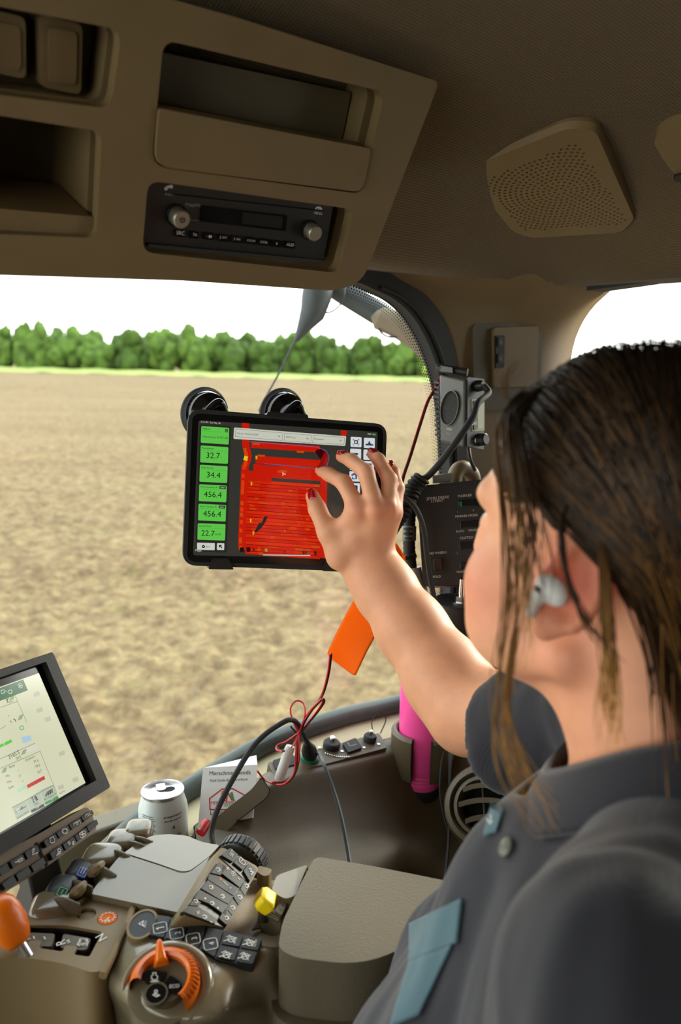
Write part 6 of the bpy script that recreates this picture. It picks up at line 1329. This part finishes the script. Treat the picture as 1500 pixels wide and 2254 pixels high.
# hand
MC = dict(i=at(789, 1122, .932), m=at(829, 1122, .924), r=at(855, 1120, .930), p=at(868, 1130, .943)); back = (wri - at(829, 1120, .924)); vn_ = unit(wri - EYE)
for kk, r0, r1 in (('i', .0145, .0125), ('m', .0145, .0125), ('r', .0140, .012), ('p', .013, .0105)): 
    st_pt = wri + wx * {'i': .012, 'm': .004, 'r': -.004, 'p': -.012}[kk] * (1 if (MC['i'] - MC['p']) @ wx > 0 else -1); B.cap(st_pt, MC[kk] + vn_ * .004, r0, r1, .012)
FING = dict(i=[(MC['i'], .0112), (at(757, 1062, .945), .0095), (at(724, 1044, .966), .0085), (at(706, 1036, .984), .0072)],
            m=[(MC['m'], .0114), (at(806, 1040, .938), .0098), (at(774, 1014, .960), .0085), (at(752, 1005, .983), .0074)],
            r=[(MC['r'], .0108), (at(858, 1056, .948), .0094), (at(834, 1012, .972), .0080), (at(819, 999, .990), .0070)],
            p=[(MC['p'], .0096), (at(876, 1075, .962), .0082), (at(868, 1040, .985), .0072), (at(862, 1026, .998), .0064)],
            t=[(at(752, 1222, .956), .0165), (at(722, 1170, .952), .0128), (at(699, 1120, .957), .0108), (at(688, 1092, .972), .0088)])
for kk, c in FING.items(): B.chain(c, .0045)
B.cap(at(752, 1222, .956), at(775, 1190, .948), .0165, .015, .012); B.cap(at(728, 1178, .955), MC['i'], .008, .010, .012)
for kk in 'imr': B.ell(MC[kk] - vn_ * .0045, (wx, np.cross(wx, vn_), vn_), (.0095, .0095, .008), .006)
V, Q = B.mesh(); V = relax(V, Q, 2, .45)
# skin tones that belong to the skin itself: pinker ears, cheeks, knuckles, lips, brows
T_ = np.tile(np.array(srgb(233, 168, 131)), (len(V), 1))
def tintat(c, r, col, amt):
    global T_
    w = np.clip(1 - np.linalg.norm(V - c, axis=1) / r, 0, 1)[:, None]; w = amt * w * w * (3 - 2 * w); T_ = T_ * (1 - w) + np.array(srgb(*col)) * w
for sgn in (1, -1):
    tintat(H(-.014, .084 * sgn, .01), .05, (208, 84, 58), .9); tintat(H(.07, .055 * sgn, -.02), .05, (226, 130, 108), .6); tintat(H(.0, .07 * sgn, -.05), .06, (220, 140, 112), .5)
    for k in range(7): tintat(H(.094 - .003 * k, (.012 + .006 * k) * sgn, .047 + .004 * sin(k * .6)), .008, (90, 60, 40), .6)
tintat(H(.10, 0, -.04), .022, (196, 92, 88), .8); tintat(H(-.04, .02, -.11), .10, (214, 138, 106), .5)
for kk in 'imr': tintat(MC[kk] - vn_ * .008, .018, (222, 132, 104), .6)
for kk in 'imrpt': tintat(FING[kk][2][0], .016, (222, 146, 116), .4); tintat(FING[kk][3][0], .014, (232, 150, 124), .5)
body = skinmesh('body', V, Q, SKIN, woman, T_)
# red fingernails
NAIL = mat('nail_varnish', srgb(170, 8, 22), .12, coat=.6)
def nail(c, tipdir, nrm, L=.0075, w=.0056):
    t = unit(tipdir); n = unit(nrm - t * (nrm @ t)); s_ = np.cross(t, n); G = []
    for a in np.linspace(-1, 1, 7):
        row = []
        for b in np.linspace(-1, 1, 7):
            ww = w * (1 - .35 * max(0, a) ** 2 - .12 * max(0, -a) ** 3); row.append(c + t * a * L + s_ * b * ww + n * (.0026 * (1 - b * b) - .0008 * a * a))
        G.append(row)
    mb = MB(); mb.grid(G); return mb.build('fingernail', NAIL, woman, smooth='all', solid=.0006)
for kk, (cx, cy_, dd), (tx, ty, td), nr in (('i', (708, 1030, .9775), (-14, -4, .012), (-.2, -.5, .9)), ('m', (752, 996, .976), (-16, -2, .012), (-.1, -.5, 1)), ('r', (821, 991, .983), (-14, -6, .012), (.15, -.5, 1)), ('p', (864, 1024, .991), (-4, -14, .006), (.9, -.55, .3)), ('t', (684, 1090, .9635), (-4, -16, .01), (-.75, -.75, .25))):
    c = at(cx, cy_, dd); nail(c, at(cx + tx, cy_ + ty, dd + td) - c, np.array(nr), .0078 if kk != 't' else .0095, .0056 if kk != 't' else .0074)
EYEM = mat('eye_white', (.8, .78, .74), .15)
for sgn in (1, -1):
    mb = MB(); mb.ellipsoid(H(.0825, .031 * sgn, .023), HF * .0112, HL * .0112, HU * .0112); ey = mb.build('eye', EYEM, woman, smooth='all')
    mb = MB(); mb.ellipsoid(H(.0925, .031 * sgn, .023), HF * .0016, HL * .0055, HU * .0055, 12, 6); mb.build('iris', mat('iris', (.05, .08, .09), .15), ey, smooth='all')
# earbud, held in the ear
ep = at(1216, 1298, .480)
eb = thing('earbud', ep, 'white wireless earbud sitting in the ear', 'earbud')
mb = MB(); mb.ellipsoid(ep, HF * .0108 + HU * .003, HL * .008, HU * .0092, 18, 12); mb.build('bud', WHITE, eb, smooth='all')
mb = MB(); mb.tube([ep + HF * .004 + HL * .004 - UZ * .001, ep + HF * .0085 + HL * .0045 - UZ * .010, ep + HF * .0105 + HL * .0045 - UZ * .018], [.006, .0044, .004], 12); mb.build('stem', WHITE, eb)
mb = MB(); mb.ellipsoid(ep + HF * .0055 + HL * .0072 + UZ * .0005, HF * .0034, HL * .001, HU * .0016, 10, 6); mb.build('sensor', BLK_G, eb)
# ---------------------------------------------------------------- shirt
SHIRT = mat('shirt_cloth', srgb(27, 27, 36), .85, sheen=.25, vary=.06, vscale=30)
def ripstop(m):
    N = m.node_tree.nodes; L = m.node_tree.links; b = N['Principled BSDF']; co = N.new('ShaderNodeTexCoord'); out = None
    for ax in range(2):
        w = N.new('ShaderNodeTexWave'); w.bands_direction = 'XZ'[ax] if ax else 'Y'; w.inputs['Scale'].default_value = 160; L.new(co.outputs['Object'], w.inputs[0])
        r = N.new('ShaderNodeMapRange'); r.inputs[1].default_value = .9; r.inputs[2].default_value = 1.0; L.new(w.outputs['Fac'], r.inputs[0])
        if out is None: out = r.outputs[0]
        else:
            mx = N.new('ShaderNodeMath'); mx.operation = 'MAXIMUM'; L.new(out, mx.inputs[0]); L.new(r.outputs[0], mx.inputs[1]); out = mx.outputs[0]
    l0 = b.inputs['Base Color'].links[0].from_socket; mx = N.new('ShaderNodeMix'); mx.data_type = 'RGBA'; mu = N.new('ShaderNodeMath'); mu.operation = 'MULTIPLY'; mu.inputs[1].default_value = .12
    L.new(out, mu.inputs[0]); L.new(mu.outputs[0], mx.inputs[0]); L.new(l0, mx.inputs[6]); mx.inputs[7].default_value = (*srgb(120, 120, 132), 1); L.new(mx.outputs[2], b.inputs['Base Color'])
ripstop(SHIRT)
S_ = Field((-.20, .14, .42), (.50, 1.0, 1.16), .0038)
S_.ell(Tq(0, .038, -.215), TAX, (.158, .116, .19), .04); S_.ell(Tq(0, .08, -.41), TAX, (.178, .150, .20), .06)
for sg_ in (1, -1): S_.ell(Tq(.072 * sg_, .112, -.262), TAX, (.085, .080, .085), .05)
S_.cap(NB - UZ * .03 - TF_ * .02, shR + UZ * .0, .054, .052, .03); S_.cap(NB - UZ * .03 - TF_ * .02, shL + UZ * .0, .054, .056, .03); S_.cap(NB - UZ * .056, NB - UZ * .11 + TF_ * .02, .070, .088, .03)
hem = elb * .62 + shR * .38; hem = at(1122, 1630, .80)
sd = unit(hem - shR); S_.cap(shR, hem + sd * .03, .058, .0605, .02)
lhem = shL + (lel - shL) * .75; S_.cap(shL, lhem, .060, .060, .07)
# openings
S_.half(hem, sd, np.minimum(hem, hem + sd * .08) - .10, np.maximum(hem, hem + sd * .08) + .10)
S_.cap(hem + sd * .03, hem - sd * .055, .0565, .049, .003, 'sub')
ldn = unit(lel - shL); S_.half(lhem, ldn, lhem - .09 + ldn * .06, lhem + .09 + ldn * .06)
S_.cap(lhem + ldn * .03, lhem - ldn * .05, .057, .05, .003, 'sub')
for p, q, r0, r1 in ((H(-.032, 0, -.06), NB + UZ * .0, .058, .060), (NB, NB - UZ * .03, .060, .05), (NB + TF_ * .03 + UZ * .02, NB + TF_ * .085 - UZ * .055, .045, .012)): S_.cap(p, q, r0, r1, .004, 'sub')
V, Q = S_.mesh(); V = relax(V, Q, 8, .5)
# folds: the cloth is drawn towards the raised arm, so the creases run from the chest up to the right shoulder
cn_ = np.cross(V[Q[:, 2]] - V[Q[:, 0]], V[Q[:, 3]] - V[Q[:, 1]]); vn = np.zeros_like(V)
for k_ in range(4): np.add.at(vn, Q[:, k_], cn_)
vn /= np.linalg.norm(vn, axis=1)[:, None] + 1e-12
if ((V - Tq(0, 0, -.25)) * vn).sum(1).mean() < 0: vn = -vn
pull = unit(shR - Tq(-.10, .08, -.42)); rel = V - Tq(0, 0, -.2); al = rel @ pull; ac_ = rel - al[:, None] * pull; c1_ = ac_ @ unit(np.cross(pull, TF_)); c2_ = ac_ @ TF_
dsp = np.array([mn.noise((c1_[i] * 19, c2_[i] * 17, al[i] * 4)) * .013 + mn.noise((c1_[i] * 60 + 7, c2_[i] * 50, al[i] * 11)) * .003 for i in range(len(V))])
nearneck = np.clip((np.linalg.norm(V - NB, axis=1) - .085) / .06, 0, 1); V = V + vn * (dsp * nearneck)[:, None]; V = relax(V, Q, 2, .4); shirt = skinmesh('shirt', V, Q, SHIRT, woman)
from mathutils.bvhtree import BVHTree
sb = BVHTree.FromPolygons([Vector(v) for v in V], [tuple(map(int, q_)) for q_ in Q])
def onshirt(px, py, lift=.001):
    d = Vector(ray(px, py)).normalized(); h = sb.ray_cast(Vector(EYE), d)
    return (np.array(h[0]) - np.array(d) * lift, np.array(h[1])) if h[0] is not None else (at(px, py, .5), -np.array(d))
def patch(name, quad, m, lift=.0022, n=14, parent=None, thick=.0016):
    """a piece of cloth sewn on the shirt: follows its surface"""
    G = []; a, b, c, d = [np.array(p, float) for p in quad]
    for i in range(n + 1):
        row = []
        for j in range(n + 1):
            u, v = i / n, j / n; p = (a * (1 - v) + b * v) * (1 - u) + (d * (1 - v) + c * v) * u; P, N_2 = onshirt(*p); N_2 = N_2 if N_2 @ (EYE - P) > 0 else -N_2; row.append(P + N_2 * lift)
        G.append(row)
    mb = MB(); mb.grid(G); return mb.build(name, m, parent or shirt, smooth='all', solid=thick)
TEAL = mat('teal_cloth', srgb(72, 102, 112), .8, sheen=.2, vary=.05)
plab(patch('chest_panel', [(905, 2035), (1022, 1978), (1010, 2075), (905, 2120)], TEAL), 'teal panel on the chest'); plab(patch('chest_panel', [(905, 2120), (1000, 2080), (925, 2235), (862, 2262)], TEAL), 'teal panel on the chest')
# collar: a band round the neck with folded leaves
ang = np.linspace(-2.75, 2.75, 48); bandb, bandt, fold, leaf = [], [], [], []
for t in ang:
    dr = TF_ * cos(t) + TR_ * sin(t); fr_ = max(0, cos(t)); c = NB + TF_ * (.004 + .008 * fr_)
    zb = .000 - .050 * fr_ ** 1.3 + .030 * max(0, -cos(t)) + .010 * max(0, -sin(t))
    bandb.append(c + dr * .066 + UZ * (zb - .012)); bandt.append(c + dr * .0625 + UZ * (zb + .030)); fold.append(c + dr * .067 + UZ * (zb + .031)); leaf.append(c + dr * (.086 + .004 * fr_) + UZ * (zb - .016 - .012 * fr_ ** 2))
mb = MB(); mb.grid([bandb, bandt, fold, leaf]); mb.build('collar', SHIRT, shirt, smooth='all', solid=.003, sub=1)
for px, py in ((1120, 1868),):
    P, N_2 = onshirt(px, py, .0); N_2 = N_2 if N_2 @ (EYE - P) > 0 else -N_2; BFm = Fr(P + N_2 * .002, N_2); mb = MB(); mb.lathe(BFm.o, BFm.n, [(.0068, 0), (.0068, .0016), (.0055, .0024), (.004, .0016), (0, .0016)], 20); bo = mb.build('button', mat('button_olive', srgb(96, 98, 84), .35), shirt)
    mb = MB(); [BFm.slab(mb, circ((x, y), .0007, 6), .0016, .002) for x in (-.0014, .0014) for y in (-.0014, .0014)]; prop(mb.build('button_holes', DARKHOLE, bo), kind='stuff')
tg = plab(patch('tag_panel', [(1086, 1772), (1112, 1782), (1096, 1832), (1068, 1842)], TEAL, .002), 'small teal panel with a white letter')
P, N_2 = onshirt(1090, 1808, 0); N_2 = N_2 if N_2 @ (EYE - P) > 0 else -N_2; KT = Fr(P + N_2 * .0045, N_2 * .4 + unit(EYE - P)); mb = MB(); KT.text(mb, 'K', (1084, 1822), (1100, 1808)); letters(mb, WHT_P, tg)
# trousers and lower legs (below the frame), on the seat
TRO = mat('trouser_cloth', srgb(40, 44, 54), .9)
hip = Tq(0, -.01, -.47); hip[2] = .60; legs = Field((-.62, -.35, .02), (.50, .80, .72), .011)
bk_ = -SV * 1.0; legs.ell(hip, TAX, (.17, .14, .12), .05)
for sgn in (1, -1):
    h0 = hip + TR_ * .085 * sgn - UZ * .03; kn = h0 + unit(bk_ * .85 + TF_ * .15) * .40 + NV * -.02 * 0 - UZ * .02; legs.chain([(h0, .085), (kn, .062), (kn + bk_ * .04 - UZ * .40, .045)], .03)
V, Q = legs.mesh(); skinmesh('trousers', relax(V, Q, 2, .5), Q, TRO, woman)
SEAT = mat('seat_fabric', srgb(60, 58, 52), .9, bump=.4, bscale=300)
st2 = thing('operator_seat', (hip[0], hip[1], 0), 'dark fabric operator seat under the woman, mostly out of the frame', 'seat')
sfr = lambda a, b, z: np.array([hip[0], hip[1], 0]) + bk_ * a + NV * b + UZ * z
mb = MB(); mb.box8([sfr(a, b, .36) for a, b in ((-.26, -.26), (.30, -.26), (.30, .20), (-.26, .20))], [sfr(a, b, .485) for a, b in ((-.26, -.26), (.30, -.26), (.30, .20), (-.26, .20))]); mb.build('cushion', SEAT, st2, bevel=.035, seg=4)
mb = MB(); mb.box8([sfr(a, b, .0) for a, b in ((-.2, -.2), (.2, -.2), (.2, .15), (-.2, .15))], [sfr(a, b, .37) for a, b in ((-.2, -.2), (.2, -.2), (.2, .15), (-.2, .15))]); mb.build('base', BLK, st2, bevel=.02)
mb = MB(); mb.box8([sfr(a, b, .46) for a, b in ((-.36, -.25), (-.25, -.25), (-.25, .19), (-.36, .19))], [sfr(a, b, .92) for a, b in ((-.40, -.22), (-.33, -.22), (-.33, .16), (-.40, .16))]); mb.build('backrest', SEAT, st2, bevel=.03, seg=4)

# ---------------------------------------------------------------- hair: dark cap plus strands that sweep back, loose blond ends
HAIRM = mat('hair', (.05, .03, .02), .5, attr='tint', spec=.22)
Hd = Field(H(0, 0, .03) - .16, H(0, 0, .03) + .16, .004)
Hd.ell(H(-.018, 0, .056), HAX, (.100, .0805, .0925), .012); Hd.ell(H(-.055, 0, .01), HAX, (.062, .066, .07), .02)
Hd.ell(H(-.016, .085, .008), HAX, (.026, .03, .040), .004, 'sub'); Hd.ell(H(-.016, -.085, .008), HAX, (.026, .03, .040), .004, 'sub')
pl, nl = H(.060, 0, .075), unit(HF * .85 - HU * .55); Hd.half(pl, nl, H(0, 0, .03) - .2, H(0, 0, .03) + .2, .006)
pl2 = H(.0, 0, .030); Hd.half(pl2, unit(HF * .62 - HU * .78), H(0, 0, .03) - .2, H(0, 0, .03) + .2, .01)
V, Q = Hd.mesh(); V = relax(V, Q, 2, .5)
DK, MD, LT, BL_ = [np.array(c) for c in ((.011, .006, .003), (.080, .034, .009), (.36, .165, .036), (.72, .38, .09))]
t0 = np.tile(DK * 1.2, (len(V), 1)); hair = skinmesh('hair', V, Q, HAIRM, woman, t0)
hv, hf, hc = [], [], []
def strand(P, r, c0, c1, n=3):
    P = np.asarray(P); k = len(P); T = np.gradient(P, axis=0); T /= np.linalg.norm(T, axis=1)[:, None] + 1e-9
    a = unit(np.cross(T[0], HL + .01)); o = len(hv)
    for i in range(k):
        a = a - T[i] * (a @ T[i]); a /= np.linalg.norm(a) + 1e-9; b = np.cross(T[i], a); q_ = i / (k - 1); rr = r * (1 - .75 * q_ ** 3) * min(1, .4 + 4 * q_); cc = c0 * (1 - q_ ** 1.8) + c1 * q_ ** 1.8
        for j in range(n): th_ = 2 * pi * j / n; hv.append(P[i] + rr * (a * cos(th_) + b * sin(th_))); hc.append(cc)
    for i in range(k - 1):
        for j in range(n): hf.append((o + i * n + j, o + i * n + (j + 1) % n, o + (i + 1) * n + (j + 1) % n, o + (i + 1) * n + j))
EC, ER = np.array([-.018, 0, .056]), np.array([.1015, .0815, .0935])
def surf(v, lift): v = np.asarray(v, float); v = v / np.linalg.norm(v / 1.0); k = 1 / math.sqrt(((v / ER) ** 2).sum()); p = v * k; return EC + p * (1 + lift / .09)
rh = random.Random(11)
gather = np.array([-.100, .0, -.095])
for i in range(2600):
    # start on the parting / hairline, flow over the side and back to the nape
    u = rh.random(); side = 1 if rh.random() < .78 else -1
    if rh.random() < .55:
        f0 = .098 - .175 * u; st = np.array([f0 * .92, side * rh.uniform(.0, .012), .09 + .02 * (1 - abs(u - .45))])           # along the parting
    else:
        v = rh.random(); st = np.array([.088 - .058 * v, side * (.012 + .060 * v ** .8), .080 - .030 * v ** 1.2])        # along the hairline of the temple
    en = gather + np.array([rh.gauss(0, .012), side * abs(rh.gauss(.022, .018)), rh.gauss(-.004, .016)]); lift0 = rh.uniform(.001, .009)
    mid_ = np.array([-.062, side * rh.uniform(.075, .10), rh.uniform(.085, .122)]) - EC; P = []; a = st - EC; b = en - EC
    for t in np.linspace(0, 1, 16):
        m_ = a * (1 - t) ** 2 + 2 * mid_ * t * (1 - t) + b * t * t; w_ = surf(m_, lift0 + .004 * sin(pi * t))
        if t > .55: kk_ = (t - .55) / .45; w_ = w_ * (1 - kk_ ** 1.5) + (en) * kk_ ** 1.5
        P.append(w_)
    P = [H(*p) for p in P]; q_ = rh.random()
    c1 = DK * 1.5 if q_ < .38 else (MD * 1.2 if q_ < .72 else LT * rh.uniform(.6, 1.4)); c0 = DK * rh.uniform(.8, 1.6)
    strand(P, rh.uniform(.0006, .0013), c0, c1)
# tail hanging back and down from the nape
for i in range(420):
    s0 = gather + np.array([rh.gauss(0, .016), rh.gauss(.012, .02), rh.gauss(0, .014)]); L = rh.uniform(.10, .24); P = []
    for t in np.linspace(0, 1, 10): P.append(H(s0[0] - .05 * t - .05 * t * (1 - t), s0[1] + rh.gauss(0, .001) + .012 * t, s0[2] - L * t))
    strand(P, rh.uniform(.0007, .0013), MD * rh.uniform(.5, 1.3), LT * rh.uniform(.6, 1.5))
# loose locks, each a thin bundle along a real path from scalp to tip
def lock(pts, n, spread, c0, c1, r=.0008, tip=1.0):
    C_ = smoothpath(P3(pts), 6)
    for i in range(n):
        o = np.array([rh.gauss(0, spread), rh.gauss(0, spread), rh.gauss(0, spread * .4)]); w = rh.uniform(.5, 1.5); e = rh.uniform(.75, 1) * tip; k = max(4, int(len(C_) * e))
        P = [C_[j] + o * (.35 + w * (j / len(C_))) + RGT * .0035 * sin(j * .35 + i) * j / len(C_) for j in range(k)]; strand(P, r * rh.uniform(.7, 1.4), c0 * rh.uniform(.7, 1.3), c1 * rh.uniform(.7, 1.3))
lock([(1160, 860, .50), (1122, 905, .495), (1128, 965, .49), (1148, 1080, .485), (1160, 1200, .48), (1160, 1330, .475), (1152, 1450, .47), (1138, 1540, .465)], 24, .0050, DK * 1.4, BL_ * .8, .0005)
lock([(1190, 850, .49), (1142, 920, .485), (1150, 1010, .48), (1168, 1130, .472), (1172, 1220, .468), (1176, 1320, .465), (1168, 1420, .462)], 22, .0044, DK * 1.2, MD * 1.6, .0006)
lock([(1120, 900, .50), (1098, 960, .492), (1112, 1120, .48), (1122, 1300, .47), (1108, 1440, .465), (1104, 1580, .455), (1132, 1700, .445), (1190, 1800, .435), (1215, 1842, .43)], 12, .0032, MD, BL_ * 1.0, .0005)
lock([(1140, 1380, .468), (1118, 1500, .462), (1124, 1620, .455), (1170, 1720, .448), (1240, 1800, .44)], 7, .0026, LT, BL_, .0005)
lock([(1322, 1200, .452), (1334, 1280, .446), (1338, 1380, .444), (1342, 1480, .443), (1346, 1570, .442), (1354, 1665, .442)], 30, .0026, MD * 1.4, BL_, .0006)
lock([(1250, 1110, .458), (1236, 1160, .452), (1244, 1250, .446), (1280, 1350, .442), (1325, 1420, .440), (1400, 1490, .445)], 9, .0014, DK * 1.5, MD, .0006)
lock([(1120, 880, .50), (1112, 850, .50), (1130, 815, .505), (1165, 785, .51)], 10, .006, MD, MD, .0003)
hm = MB(); 
hv_ = np.array(hv); hf_ = np.array(hf); skinmesh('hair_strands', hv_, hf_, HAIRM, woman, np.array(hc))['kind'] = 'stuff'
# fine hairs on the forearm
mb = MB()
